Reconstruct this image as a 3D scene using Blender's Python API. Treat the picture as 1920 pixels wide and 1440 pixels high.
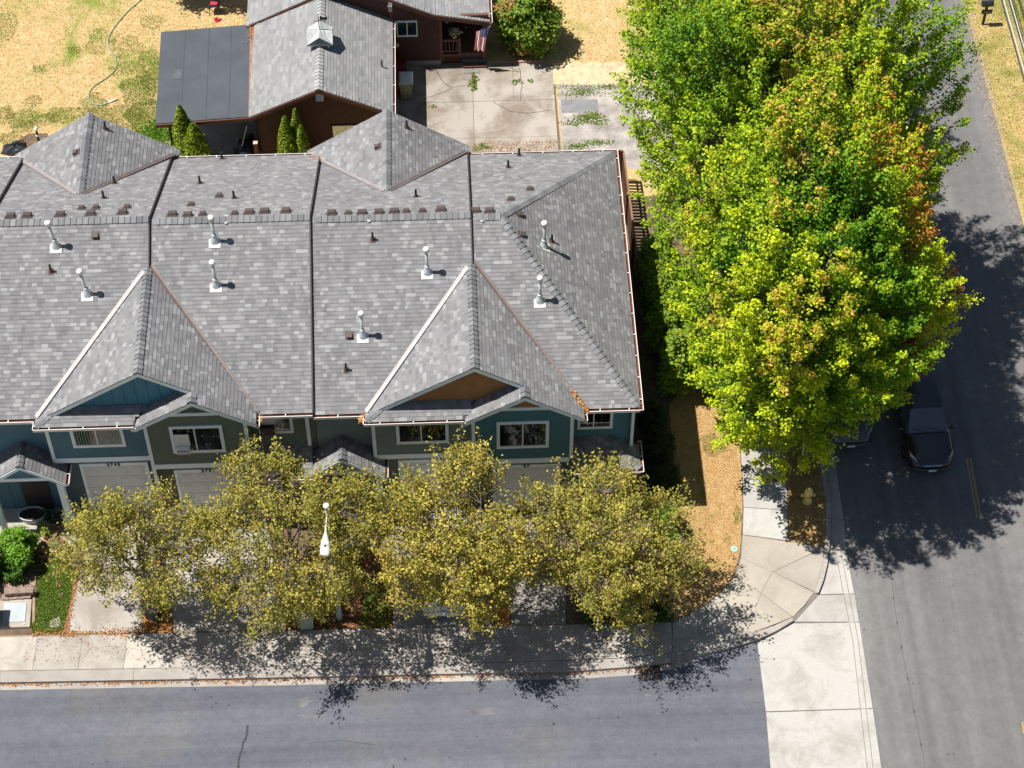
import bpy, bmesh, math, random
import numpy as np
from mathutils import Vector, Matrix

# ---------------------------------------------------------------- scene, camera, light
for o in list(bpy.data.objects):
    bpy.data.objects.remove(o)
S = bpy.context.scene
COL = S.collection
cam_d = bpy.data.cameras.new("camera")
cam_d.sensor_width = 36.0
cam_d.lens = 72.83
cam_d.clip_start = 1.0
cam_d.clip_end = 2000.0
cam = bpy.data.objects.new("camera", cam_d)
cam.location = (-1.877, -48.862, 60.383)
cam.rotation_euler = (math.radians(90 - 51.0), 0, math.radians(-2.2))
COL.objects.link(cam)
S.camera = cam

SUN_DIR = Vector((0.465, -0.03, -1.0)).normalized()
w = bpy.data.worlds.new("World")
S.world = w
w.use_nodes = True
nt = w.node_tree
nt.nodes.clear()
sky = nt.nodes.new("ShaderNodeTexSky")
sky.sky_type = 'NISHITA'
sky.sun_disc = False
sky.sun_elevation = math.radians(65)
sky.sun_rotation = math.atan2(-0.465, 0.03)
bg = nt.nodes.new("ShaderNodeBackground")
bg.inputs['Strength'].default_value = 0.05
wo_ = nt.nodes.new("ShaderNodeOutputWorld")
nt.links.new(sky.outputs[0], bg.inputs[0])
nt.links.new(bg.outputs[0], wo_.inputs[0])
sun_d = bpy.data.lights.new("sun", 'SUN')
sun_d.energy = 5.0
sun_d.angle = math.radians(0.5)
sun_d.color = (1.0, 0.955, 0.88)
sun = bpy.data.objects.new("sun", sun_d)
sun.rotation_euler = SUN_DIR.to_track_quat('-Z', 'Y').to_euler()
sun.location = (-20, 0, 60)
COL.objects.link(sun)
S.view_settings.view_transform = 'Standard'
S.view_settings.look = 'None'
S.view_settings.exposure = 0.5
S.view_settings.gamma = 1.0
S.view_settings.use_curve_mapping = False
S.render.resolution_x = 1024
S.render.resolution_y = 768

R = random.Random(7)
NR = np.random.default_rng(11)

# ---------------------------------------------------------------- materials
def new_mat(name):
    m = bpy.data.materials.new(name)
    m.use_nodes = True
    n = m.node_tree
    b = n.nodes.get("Principled BSDF")
    return m, n, b

def N(nt, typ, **kw):
    n = nt.nodes.new(typ)
    for k, v in kw.items():
        setattr(n, k, v)
    return n

def ramp(nt, stops, fac=None, interp='LINEAR'):
    r = N(nt, "ShaderNodeValToRGB")
    r.color_ramp.interpolation = interp
    els = r.color_ramp.elements
    while len(els) < len(stops):
        els.new(0.5)
    for e, (p, c) in zip(els, stops):
        e.position = p
        e.color = (c[0], c[1], c[2], 1)
    if fac is not None:
        nt.links.new(fac, r.inputs[0])
    return r

def noise(nt, scale, detail=4, rough=0.6, vec=None, dist=0.0):
    n = N(nt, "ShaderNodeTexNoise")
    n.inputs['Scale'].default_value = scale
    n.inputs['Detail'].default_value = detail
    n.inputs['Roughness'].default_value = rough
    n.inputs['Distortion'].default_value = dist
    if vec is not None:
        nt.links.new(vec, n.inputs['Vector'])
    return n

def mixc(nt, a, b, fac, mode='MIX'):
    m = N(nt, "ShaderNodeMix", data_type='RGBA', blend_type=mode)
    if isinstance(fac, (int, float)):
        m.inputs[0].default_value = fac
    else:
        nt.links.new(fac, m.inputs[0])
    for v, s in ((a, 6), (b, 7)):
        if isinstance(v, tuple):
            m.inputs[s].default_value = (v[0], v[1], v[2], 1)
        else:
            nt.links.new(v, m.inputs[s])
    return m.outputs[2]

def math_(nt, op, a, b=None, clamp=False):
    m = N(nt, "ShaderNodeMath", operation=op, use_clamp=clamp)
    for i, v in enumerate((a, b)):
        if v is None:
            continue
        if isinstance(v, (int, float)):
            m.inputs[i].default_value = v
        else:
            nt.links.new(v, m.inputs[i])
    return m.outputs[0]

def pos(nt):
    return N(nt, "ShaderNodeNewGeometry").outputs['Position']

def bump(nt, b, h, strength, dist=0.02):
    bn = N(nt, "ShaderNodeBump")
    bn.inputs['Strength'].default_value = strength
    bn.inputs['Distance'].default_value = dist
    nt.links.new(h, bn.inputs['Height'])
    nt.links.new(bn.outputs[0], b.inputs['Normal'])

MATS = {}
def plain(name, c, rough=0.6, var=0.12, scale=3.0, metal=0.0, spec=0.4, fine=60.0):
    """base colour broken up by two noises: soft patches of weathering and a fine grain"""
    if name in MATS:
        return MATS[name]
    m, n, b = new_mat(name)
    p = pos(n)
    n1 = noise(n, scale, 5, 0.6, p)
    n2 = noise(n, fine, 2, 0.5, p)
    s = math_(n, 'ADD', math_(n, 'MULTIPLY', n1.outputs[0], 0.7), math_(n, 'MULTIPLY', n2.outputs[0], 0.3))
    lo = tuple(x * (1 - var * 1.7) for x in c)
    hi = tuple(min(1, x * (1 + var * 1.7)) for x in c)
    r = ramp(n, [(0.3, lo), (0.7, hi)], s)
    n.links.new(r.outputs[0], b.inputs['Base Color'])
    b.inputs['Roughness'].default_value = rough
    b.inputs['Metallic'].default_value = metal
    b.inputs['Specular IOR Level'].default_value = spec
    MATS[name] = m
    return m

def shingle_mat(name, stops, grain=0.16):
    m, n, b = new_mat(name)
    g = N(n, "ShaderNodeNewGeometry")
    oi = N(n, "ShaderNodeObjectInfo")
    f = math_(n, 'FRACT', math_(n, 'ADD', g.outputs['Random Per Island'], oi.outputs['Random']))
    r = ramp(n, stops, f, 'LINEAR')
    n1 = noise(n, 90, 2, 0.7, g.outputs['Position'])
    n2 = noise(n, 0.55, 4, 0.6, g.outputs['Position'])
    k = math_(n, 'ADD', math_(n, 'MULTIPLY', n1.outputs[0], grain * 3), math_(n, 'MULTIPLY', n2.outputs[0], 0.35))
    k = math_(n, 'ADD', k, 1 - grain * 1.5 - 0.175)
    mp = N(n, "ShaderNodeMapping"); mp.inputs['Scale'].default_value = (1.0, 0.16, 0.16)
    n.links.new(g.outputs['Position'], mp.inputs[0])
    n3 = noise(n, 2.4, 4, 0.65, mp.outputs[0])
    k = math_(n, 'MULTIPLY', k, math_(n, 'ADD', math_(n, 'MULTIPLY', n3.outputs[0], 0.42), 0.79))
    mm = N(n, "ShaderNodeVectorMath", operation='SCALE')
    n.links.new(r.outputs[0], mm.inputs[0])
    n.links.new(k, mm.inputs['Scale'])
    n.links.new(mm.outputs[0], b.inputs['Base Color'])
    b.inputs['Roughness'].default_value = 0.92
    b.inputs['Specular IOR Level'].default_value = 0.25
    bump(n, b, n1.outputs[0], 0.35, 0.008)
    MATS[name] = m
    return m

def asphalt_mat(name, base, warm, streak_axis=None):
    m, n, b = new_mat(name)
    p = pos(n)
    fine = noise(n, 45, 3, 0.75, p)
    mid = noise(n, 3.0, 5, 0.65, p)
    big = noise(n, 0.22, 4, 0.6, p, 0.6)
    blot = ramp(n, [(0.35, base), (0.52, tuple(x * 1.08 for x in base)), (0.72, warm)], big.outputs[0])
    c = blot.outputs[0]
    sp = ramp(n, [(0.28, (0.62,) * 3), (0.5, (1, 1, 1)), (0.72, (1.35, 1.33, 1.3))], fine.outputs[0])
    c = mixc(n, c, sp.outputs[0], 1.0, 'MULTIPLY')
    md = ramp(n, [(0.3, (0.88,) * 3), (0.7, (1.1,) * 3)], mid.outputs[0])
    c = mixc(n, c, md.outputs[0], 1.0, 'MULTIPLY')
    if streak_axis is not None:
        mp = N(n, "ShaderNodeMapping")
        mp.inputs['Scale'].default_value = (1.1, 0.03, 1) if streak_axis == 'Y' else (0.03, 1.1, 1)
        n.links.new(p, mp.inputs[0])
        st = noise(n, 1.6, 3, 0.6, mp.outputs[0])
        sr = ramp(n, [(0.32, (0.82, 0.82, 0.83)), (0.55, (1, 1, 1)), (0.75, (1.18, 1.17, 1.16))], st.outputs[0])
        c = mixc(n, c, sr.outputs[0], 1.0, 'MULTIPLY')
    dk = noise(n, 5.5, 1, 0.4, p)
    dkr = ramp(n, [(0.765, (1, 1, 1)), (0.80, (0.5, 0.5, 0.5))], dk.outputs[0])
    c = mixc(n, c, dkr.outputs[0], 1.0, 'MULTIPLY')
    n.links.new(c, b.inputs['Base Color'])
    b.inputs['Roughness'].default_value = 0.88
    b.inputs['Specular IOR Level'].default_value = 0.25
    bump(n, b, fine.outputs[0], 0.3, 0.01)
    MATS[name] = m
    return m

def concrete_mat(name, c0, dirt, amount=0.5, scale=0.9, lo=.38, hi=.68):
    m, n, b = new_mat(name)
    p = pos(n)
    oi = N(n, "ShaderNodeObjectInfo")
    big = noise(n, scale, 6, 0.68, p, 0.5)
    fine = noise(n, 38, 3, 0.75, p)
    f = ramp(n, [(lo, (0, 0, 0)), (hi, (amount,) * 3)], big.outputs[0])
    c = mixc(n, c0, dirt, f.outputs[0])
    sp = ramp(n, [(0.3, (0.8, 0.79, 0.78)), (0.5, (1, 1, 1)), (0.7, (1.14, 1.14, 1.14))], fine.outputs[0])
    c = mixc(n, c, sp.outputs[0], 1.0, 'MULTIPLY')
    ob = ramp(n, [(0, (0.87, 0.87, 0.87)), (1, (1.08, 1.075, 1.06))], oi.outputs['Random'])
    c = mixc(n, c, ob.outputs[0], 1.0, 'MULTIPLY')
    n.links.new(c, b.inputs['Base Color'])
    b.inputs['Roughness'].default_value = 0.9
    b.inputs['Specular IOR Level'].default_value = 0.25
    bump(n, b, fine.outputs[0], 0.2, 0.006)
    MATS[name] = m
    return m

def lawn_mat(name, straw, pale, green, g_lo, g_hi, gs=0.35):
    m, n, b = new_mat(name)
    p = pos(n)
    a = noise(n, gs, 5, 0.68, p, 0.7)
    a2 = noise(n, 2.6, 4, 0.7, p, 0.3)
    mid = noise(n, 9, 4, 0.75, p)
    fine = noise(n, 55, 3, 0.8, p)
    s = mixc(n, straw, pale, ramp(n, [(0.38, (0, 0, 0)), (0.66, (1, 1, 1))], a2.outputs[0]).outputs[0])
    mask = math_(n, 'ADD', math_(n, 'MULTIPLY', a.outputs[0], 0.62), math_(n, 'MULTIPLY', mid.outputs[0], 0.38))
    mr = ramp(n, [(g_lo, (0, 0, 0)), (g_hi, (1, 1, 1))], mask)
    c = mixc(n, s, green, mr.outputs[0])
    sp = ramp(n, [(0.25, (0.5, 0.48, 0.42)), (0.5, (1, 1, 1)), (0.75, (1.3, 1.28, 1.2))], fine.outputs[0])
    c = mixc(n, c, sp.outputs[0], 1.0, 'MULTIPLY')
    sp2 = ramp(n, [(0.3, (0.72, 0.7, 0.66)), (0.55, (1.05, 1.05, 1.05))], mid.outputs[0])
    c = mixc(n, c, sp2.outputs[0], 1.0, 'MULTIPLY')
    n.links.new(c, b.inputs['Base Color'])
    b.inputs['Roughness'].default_value = 0.95
    b.inputs['Specular IOR Level'].default_value = 0.1
    bump(n, b, fine.outputs[0], 0.6, 0.03)
    MATS[name] = m
    return m

def leaf_mat(name, trans=0.45, rough=0.5):
    m, n, b = new_mat(name)
    at = N(n, "ShaderNodeAttribute")
    at.attribute_name = "tint"
    n.links.new(at.outputs['Color'], b.inputs['Base Color'])
    b.inputs['Roughness'].default_value = rough
    b.inputs['Specular IOR Level'].default_value = 0.3
    tr = N(n, "ShaderNodeBsdfTranslucent")
    tc = mixc(n, at.outputs['Color'], (1.25, 1.3, 0.5), 1.0, 'MULTIPLY')
    n.links.new(tc, tr.inputs[0])
    mx = N(n, "ShaderNodeMixShader")
    mx.inputs[0].default_value = trans
    out = n.nodes.get("Material Output")
    n.links.new(b.outputs[0], mx.inputs[1])
    n.links.new(tr.outputs[0], mx.inputs[2])
    n.links.new(mx.outputs[0], out.inputs[0])
    MATS[name] = m
    return m

def glass_mat(name, tint, gloss=0.16):
    m, n, b = new_mat(name)
    n.nodes.remove(b)
    t = N(n, "ShaderNodeBsdfTransparent")
    t.inputs[0].default_value = (*tint, 1)
    g = N(n, "ShaderNodeBsdfGlossy")
    g.inputs['Roughness'].default_value = 0.03
    g.inputs[0].default_value = (0.9, 0.95, 1, 1)
    lw = N(n, "ShaderNodeLayerWeight")
    lw.inputs[0].default_value = 0.35
    f = math_(n, 'ADD', math_(n, 'MULTIPLY', math_(n, 'POWER', lw.outputs['Facing'], 3.0), 0.6), gloss, True)
    mx = N(n, "ShaderNodeMixShader")
    n.links.new(f, mx.inputs[0])
    n.links.new(t.outputs[0], mx.inputs[1])
    n.links.new(g.outputs[0], mx.inputs[2])
    n.links.new(mx.outputs[0], n.nodes.get("Material Output").inputs[0])
    MATS[name] = m
    return m

SH = shingle_mat("grey_shingle", [(0.0, (0.159, 0.157, 0.164)), (0.3, (0.191, 0.190, 0.197)), (0.5, (0.215, 0.211, 0.218)), (0.66, (0.182, 0.185, 0.196)), (0.8, (0.231, 0.231, 0.237)), (0.93, (0.291, 0.297, 0.305)), (1.0, (0.177, 0.176, 0.182))])
SHCAP = shingle_mat("grey_cap_shingle", [(0.0, (0.117, 0.120, 0.130)), (0.0, (0.140, 0.144, 0.156)), (0.5, (0.181, 0.185, 0.194)), (1.0, (0.226, 0.233, 0.244))])
SH2 = shingle_mat("pale_grey_shingle", [(0.0, (0.206, 0.210, 0.217)), (0.5, (0.239, 0.242, 0.248)), (0.85, (0.265, 0.267, 0.269)), (1.0, (0.290, 0.294, 0.294))], 0.34)
DECK = plain("roof_underlay", (.07, .07, .072), .95)
ASPH = asphalt_mat("side_street_asphalt", (.113, .121, .146), (.146, .145, .147), 'X')
ASPH2 = asphalt_mat("main_road_asphalt", (.146, .143, .144), (.172, .168, .166), 'Y')
CONC = concrete_mat("sidewalk_concrete", (.43, .40, .362), (.29, .262, .23), 0.85, .9, .44, .64)
CONC_W = concrete_mat("white_concrete", (.43, .42, .40), (.31, .29, .265), 0.85, .8, .46, .66)
CONC_A = concrete_mat("aged_tan_concrete", (.40, .365, .318), (.29, .258, .215), 0.8, 0.7)
CONC_D = concrete_mat("driveway_concrete", (.385, .36, .33), (.25, .225, .20), 0.85, 0.6, .44, .64)
CONC_B = concrete_mat("old_yard_concrete", (.37, .335, .30), (.20, .165, .13), 0.9, 0.55, .44, .62)
JOINT = plain("joint_dirt", (.16, .12, .085), .95, .25)
SOIL = plain("brown_soil", (.14, .095, .065), .95, .3, 2.0)
MULCH = plain("bark_mulch", (.13, .06, .035), .95, .4, 6.0)
LAWN = lawn_mat("dry_lawn", (.53, .365, .17), (.60, .455, .25), (.22, .28, .055), .50, .60)
LAWN_R = lawn_mat("verge_lawn", (.48, .345, .13), (.54, .42, .21), (.22, .235, .055), .44, .60, .5)
LAWN_F = lawn_mat("corner_lawn", (.43, .265, .112), (.50, .345, .17), (.19, .19, .045), .585, .70, .6)
LAWN_G = lawn_mat("green_lawn", (.11, .155, .028), (.15, .18, .04), (.08, .13, .02), .40, .60, .9)
GRAVEL = plain("grey_gravel", (.185, .168, .16), .95, .35, 12, fine=90)
SIDE = dict(
    blue=plain("blue_siding", (.075, .178, .235), .6, .05),
    green=plain("olive_siding", (.140, .170, .135), .6, .05),
    grey=plain("grey_siding", (.175, .225, .23), .6, .05),
    teal=plain("teal_siding", (.066, .178, .212), .6, .05))
OCHRE = plain("ochre_shake", (.34, .165, .06), .7, .1)
TRIM = plain("shade_tinted_white_trim", (.76, .87, .94), .5, .04)  # white trim with the blue fill of its shade mixed into the colour
WHITE = plain("white_paint", (.80, .79, .77), .45, .04)
GALV = plain("galvanised_flue", (.50, .54, .57), .45, .16, metal=0.35)
LITTER_IN = plain("gutter_debris", (.17, .055, .03), .95, .4, 8)
RUST = plain("orange_leaf_debris", (.52, .20, .045), .95, .4, 14)
COPPER = plain("valley_metal_brown", (.15, .118, .112), .5, .15)
VALLEY_L = plain("valley_metal_light", (.50, .47, .46), .5, .1)
BROWNV = plain("brown_vent_plastic", (.085, .066, .064), .6, .1)
BLACK = plain("black_plastic", (.015, .015, .017), .5, .1)
DOORW = plain("garage_door_paint", (.62, .63, .64), .5, .03)
BROWN = plain("brown_stained_siding", (.072, .031, .030), .75, .14, 4)
BROWN2 = plain("brown_trim_wood", (.135, .06, .048), .75, .15, 4)
ROLLR = plain("rolled_black_roofing", (.072, .082, .098), .9, .12, .8)
WOODF = plain("weathered_fence_wood", (.12, .062, .042), .85, .25, 5)
BARK = plain("tree_bark", (.20, .165, .14), .9, .25, 9)
STEEL = plain("painted_steel_pole", (.50, .56, .60), .45, .08, metal=.2)
TERRA = plain("terracotta", (.42, .17, .09), .8, .15, 8)
STONE = plain("retaining_stone", (.26, .19, .155), .9, .25, 9)
LEAF = leaf_mat("maple_leaf", .22, .6)
LEAFS = leaf_mat("small_tree_leaf", .22, .6)
LEAFD = leaf_mat("shrub_leaf", .3)
LITTER = leaf_mat("fallen_leaf", .1)
GLASS = glass_mat("window_glass", (.42, .52, .53), .07)
GLASSB = glass_mat("bright_window_glass", (.5, .6, .65), .3)
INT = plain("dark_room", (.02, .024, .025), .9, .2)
BLIND = plain("blind_fabric", (.40, .43, .43), .8, .05)

# ---------------------------------------------------------------- object helpers
WOFF = {}
def tag(o, label=None, cat=None, group=None, kind=None):
    if label: o['label'] = label
    if cat: o['category'] = cat
    if group: o['group'] = group
    if kind: o['kind'] = kind
    return o

def thing(name, label, cat, loc=(0, 0, 0), rotz=0.0, group=None, local=False):
    o = bpy.data.objects.new(name, None)
    o.empty_display_size = 0.2
    COL.objects.link(o)
    o.location = loc
    o.rotation_euler = (0, 0, rotz)
    WOFF[o.name] = Vector((0, 0, 0)) if local else Vector(loc)
    return tag(o, label, cat, group)

def off(parent):
    return WOFF.get(parent.name, Vector((0, 0, 0))) if parent is not None else Vector((0, 0, 0))

class MB:
    """collects polygons, then links them as one mesh object"""
    def __init__(s):
        s.v = []; s.f = []; s.m = []
    def poly(s, pts, mi=0):
        b = len(s.v)
        s.v.extend([tuple(p) for p in pts])
        s.f.append(tuple(range(b, b + len(pts)))); s.m.append(mi)
        return s
    def raw(s, vs, fs, mi=0):
        b = len(s.v)
        s.v.extend([tuple(p) for p in vs])
        for f in fs:
            s.f.append(tuple(i + b for i in f)); s.m.append(mi)
        return s
    def box(s, a, b, mi=0, M=None):
        x0, y0, z0 = a; x1, y1, z1 = b
        vs = [(x0, y0, z0), (x1, y0, z0), (x1, y1, z0), (x0, y1, z0), (x0, y0, z1), (x1, y0, z1), (x1, y1, z1), (x0, y1, z1)]
        if M is not None:
            vs = [M @ Vector(q) for q in vs]
        return s.raw(vs, [(3, 2, 1, 0), (4, 5, 6, 7), (0, 1, 5, 4), (1, 2, 6, 5), (2, 3, 7, 6), (3, 0, 4, 7)], mi)
    def beam(s, p, q, wid, hgt, up=(0, 0, 1), mi=0):
        p = Vector(p); q = Vector(q)
        d = (q - p).normalized()
        side = d.cross(Vector(up))
        if side.length < 1e-4:
            side = Vector((1, 0, 0))
        side.normalize()
        u = side.cross(d).normalized()
        a = side * wid / 2; c = u * hgt / 2
        vs = [p - a - c, p + a - c, p + a + c, p - a + c, q - a - c, q + a - c, q + a + c, q - a + c]
        return s.raw(vs, [(0, 1, 2, 3), (7, 6, 5, 4), (0, 4, 5, 1), (1, 5, 6, 2), (2, 6, 7, 3), (3, 7, 4, 0)], mi)
    def prism(s, pts, z0, z1, mi=0, bottom=False):
        n = len(pts)
        vs = [(p[0], p[1], z0) for p in pts] + [(p[0], p[1], z1) for p in pts]
        fs = [tuple(range(n, 2 * n))] + [(i, (i + 1) % n, n + (i + 1) % n, n + i) for i in range(n)]
        if bottom:
            fs.append(tuple(range(n - 1, -1, -1)))
        return s.raw(vs, fs, mi)
    def slab3(s, pts, thick, mi=0):
        """polygon in space given thickness downwards"""
        n = len(pts)
        vs = [tuple(p) for p in pts] + [(p[0], p[1], p[2] - thick) for p in pts]
        fs = [tuple(range(n)), tuple(range(2 * n - 1, n - 1, -1))] + [(i, n + i, n + (i + 1) % n, (i + 1) % n) for i in range(n)]
        return s.raw(vs, fs, mi)
    def tube(s, pts, rad, n=6, mi=0, cap=True):
        pts = [Vector(p) for p in pts]
        rads = rad if isinstance(rad, (list, tuple)) else [rad] * len(pts)
        b = len(s.v)
        ref = Vector((0, 0, 1))
        for i, p in enumerate(pts):
            d = (pts[min(i + 1, len(pts) - 1)] - pts[max(i - 1, 0)])
            if d.length < 1e-6: d = Vector((0, 0, 1))
            d.normalize()
            rr = ref if abs(d.z) < 0.95 else Vector((1, 0, 0))
            a = d.cross(rr).normalized(); c = d.cross(a)
            for k in range(n):
                t = 2 * math.pi * k / n
                s.v.append(tuple(p + (a * math.cos(t) + c * math.sin(t)) * rads[i]))
        for i in range(len(pts) - 1):
            for k in range(n):
                k2 = (k + 1) % n
                s.f.append((b + i * n + k, b + i * n + k2, b + (i + 1) * n + k2, b + (i + 1) * n + k)); s.m.append(mi)
        if cap:
            s.f.append(tuple(b + k for k in range(n - 1, -1, -1))); s.m.append(mi)
            e = b + (len(pts) - 1) * n
            s.f.append(tuple(e + k for k in range(n))); s.m.append(mi)
        return s
    def lathe(s, prof, c=(0, 0, 0), n=16, mi=0, M=None):
        b = len(s.v)
        for (r, z) in prof:
            for k in range(n):
                t = 2 * math.pi * k / n
                q = Vector((c[0] + r * math.cos(t), c[1] + r * math.sin(t), c[2] + z))
                if M is not None: q = M @ q
                s.v.append(tuple(q))
        for i in range(len(prof) - 1):
            for k in range(n):
                k2 = (k + 1) % n
                s.f.append((b + i * n + k, b + i * n + k2, b + (i + 1) * n + k2, b + (i + 1) * n + k)); s.m.append(mi)
        s.f.append(tuple(b + k for k in range(n - 1, -1, -1))); s.m.append(mi)
        e = b + (len(prof) - 1) * n
        s.f.append(tuple(e + k for k in range(n))); s.m.append(mi)
        return s
    def build(s, name, mats, parent=None, smooth=False, kind=None, label=None):
        o_ = off(parent)
        me = bpy.data.meshes.new(name)
        me.from_pydata([(x - o_.x, y - o_.y, z - o_.z) for x, y, z in s.v], [], s.f)
        if not isinstance(mats, (list, tuple)): mats = [mats]
        for m in mats: me.materials.append(m)
        if len(mats) > 1: me.polygons.foreach_set("material_index", s.m)
        if smooth: me.polygons.foreach_set("use_smooth", [True] * len(s.f))
        me.update()
        ob = bpy.data.objects.new(name, me)
        COL.objects.link(ob)
        if parent is not None:
            ob.parent = parent
            WOFF[ob.name] = o_
        if kind: ob['kind'] = kind
        if label: ob['label'] = label
        return ob

def copy_tree(o, parent=None, **kw):
    c = o.copy()
    COL.objects.link(c)
    if parent is not None: c.parent = parent
    WOFF[c.name] = WOFF.get(o.name, Vector((0, 0, 0)))
    for ch in [x for x in o.children]:
        copy_tree(ch, c)
    return c

def bevel(o, w=0.01, seg=1):
    bm = bmesh.new(); bm.from_mesh(o.data)
    bmesh.ops.remove_doubles(bm, verts=bm.verts, dist=1e-5)
    bmesh.ops.bevel(bm, geom=bm.edges[:], offset=w, segments=seg, affect='EDGES', profile=0.5, clamp_overlap=True)
    bm.to_mesh(o.data); bm.free()
    return o

# ---------------------------------------------------------------- leaves
def leaves(name, p, nrm, size, col, mat, parent=None, kind=None, wid=0.4, fold=0.14):
    n = len(p)
    o_ = off(parent)
    p = p - np.array(o_)
    nrm = nrm / (np.linalg.norm(nrm, axis=1, keepdims=True) + 1e-9)
    rv = NR.normal(size=(n, 3))
    t = np.cross(nrm, rv); t /= (np.linalg.norm(t, axis=1, keepdims=True) + 1e-9)
    b = np.cross(nrm, t)
    s = size[:, None]
    V = np.empty((n, 4, 3))
    V[:, 0] = p - t * s * .5
    V[:, 1] = p + b * s * wid + nrm * s * fold + t * s * .06
    V[:, 2] = p + t * s * .5
    V[:, 3] = p - b * s * wid + nrm * s * fold + t * s * .06
    me = bpy.data.meshes.new(name)
    me.vertices.add(n * 4)
    me.vertices.foreach_set("co", V.reshape(-1).astype(np.float32))
    idx = (np.arange(n)[:, None] * 4 + np.array([0, 1, 2, 0, 2, 3])[None, :]).reshape(-1)
    me.loops.add(n * 6)
    me.loops.foreach_set("vertex_index", idx.astype(np.int32))
    me.polygons.add(n * 2)
    me.polygons.foreach_set("loop_start", (np.arange(n * 2) * 3).astype(np.int32))
    me.update(calc_edges=True)
    a = me.attributes.new("tint", 'FLOAT_COLOR', 'FACE')
    cc = np.ones((n, 2, 4), np.float32)
    cc[:, :, :3] = np.clip(col, 0, 1)[:, None, :]
    a.data.foreach_set("color", cc.reshape(-1))
    me.materials.append(mat)
    ob = bpy.data.objects.new(name, me)
    COL.objects.link(ob)
    if parent is not None:
        ob.parent = parent; WOFF[ob.name] = o_
    if kind: ob['kind'] = kind
    return ob

def unit(v): return v / (np.linalg.norm(v, axis=-1, keepdims=True) + 1e-9)

def lump(d, seed, k=7):
    rg = np.random.default_rng(seed)
    ax = unit(rg.normal(size=(k, 3))); ph = rg.uniform(0, 6.28, k); fr = rg.uniform(2.2, 5.5, k)
    return sum(np.sin((d @ ax[i]) * fr[i] + ph[i]) for i in range(k)) / k

def crown_shoots(seed, c, rad, n, inner=.42, low=-.75, amp=.22, lobes=0, lobe_r=.5, spread=.62):
    """start points and directions of leafy shoots in an uneven crown"""
    rg = np.random.default_rng(seed)
    if lobes:
        i = np.arange(lobes) + .5
        ph = np.arccos(1 - 2 * i / lobes); th = math.pi * (1 + 5 ** .5) * i + rg.uniform(0, 6)
        lc = np.stack([np.cos(th) * np.sin(ph), np.sin(th) * np.sin(ph), np.cos(ph)], 1)
        lc = unit(lc + rg.normal(size=lc.shape) * .18) * rg.uniform(spread * .72, spread * 1.18, (lobes, 1))
        lr = lobe_r * rg.uniform(.72, 1.25, lobes)
        wgt = lr ** 2; k = rg.choice(lobes, n * 2, p=wgt / wgt.sum())
        d0 = unit(rg.normal(size=(n * 2, 3)))
        rr = rg.uniform(.35 ** 3, 1, n * 2) ** (1 / 3.)
        v = lc[k] + d0 * (lr[k] * rr)[:, None]
        nv = np.linalg.norm(v, axis=1)
        ok = (v[:, 2] > low) & (nv > inner * .8)
        v = v[ok][:n]; nv = nv[ok][:n]
        return np.array(c) + v * np.array(rad), v / (nv[:, None] + 1e-9), np.clip(nv, 0, 1.2), rg
    d = unit(rg.normal(size=(n * 2, 3)))
    d = d[d[:, 2] > low][:n]
    r = rg.uniform(inner ** 3, 1, len(d)) ** (1 / 3.)
    r = r * (1 + amp * lump(d, seed + 5) * 1.6)
    q = np.array(c) + d * np.array(rad) * r[:, None]
    return q, d, r, rg

def limbs(mb, rg, base, top, c, rad, n, r0, fork=0.35):
    """trunk and limbs; returns points along limbs for twigs to join"""
    base = Vector(base); top = Vector(top)
    pts = [base.lerp(top, t) + Vector((math.sin(t * 5) * .08, math.cos(t * 4) * .06, 0)) * (1 if 0 < t < 1 else 0) for t in (0, .25, .5, .75, 1)]
    mb.tube([base - Vector((0, 0, .12))] + pts, [r0 * 1.5, r0 * 1.25, r0, r0 * .9, r0 * .72, r0 * .5], 9)
    out = []
    for i in range(n):
        a = 2 * math.pi * (i * .618 + rg.uniform(-.05, .05)); el = rg.uniform(-.25, 1.25)
        tgt = Vector((c[0] + rad[0] * .78 * math.cos(a) * math.cos(el), c[1] + rad[1] * .78 * math.sin(a) * math.cos(el), c[2] + rad[2] * .78 * math.sin(el)))
        f = fork + (1 - fork) * i / n
        st = base.lerp(top, f)
        m1 = st.lerp(tgt, .4) + Vector((0, 0, .12 * (tgt - st).length)); m2 = st.lerp(tgt, .75) + Vector((0, 0, .1 * (tgt - st).length))
        L = [st, m1, m2, tgt]
        rr = r0 * (.5 - .25 * i / n)
        mb.tube(L, [rr, rr * .6, rr * .35, rr * .12], 6)
        for k in range(12):
            t = (k + 1) / 12 * 3; j = min(int(t), 2); out.append(L[j].lerp(L[j + 1], t - j))
    return np.array([tuple(x) for x in out])

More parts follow.
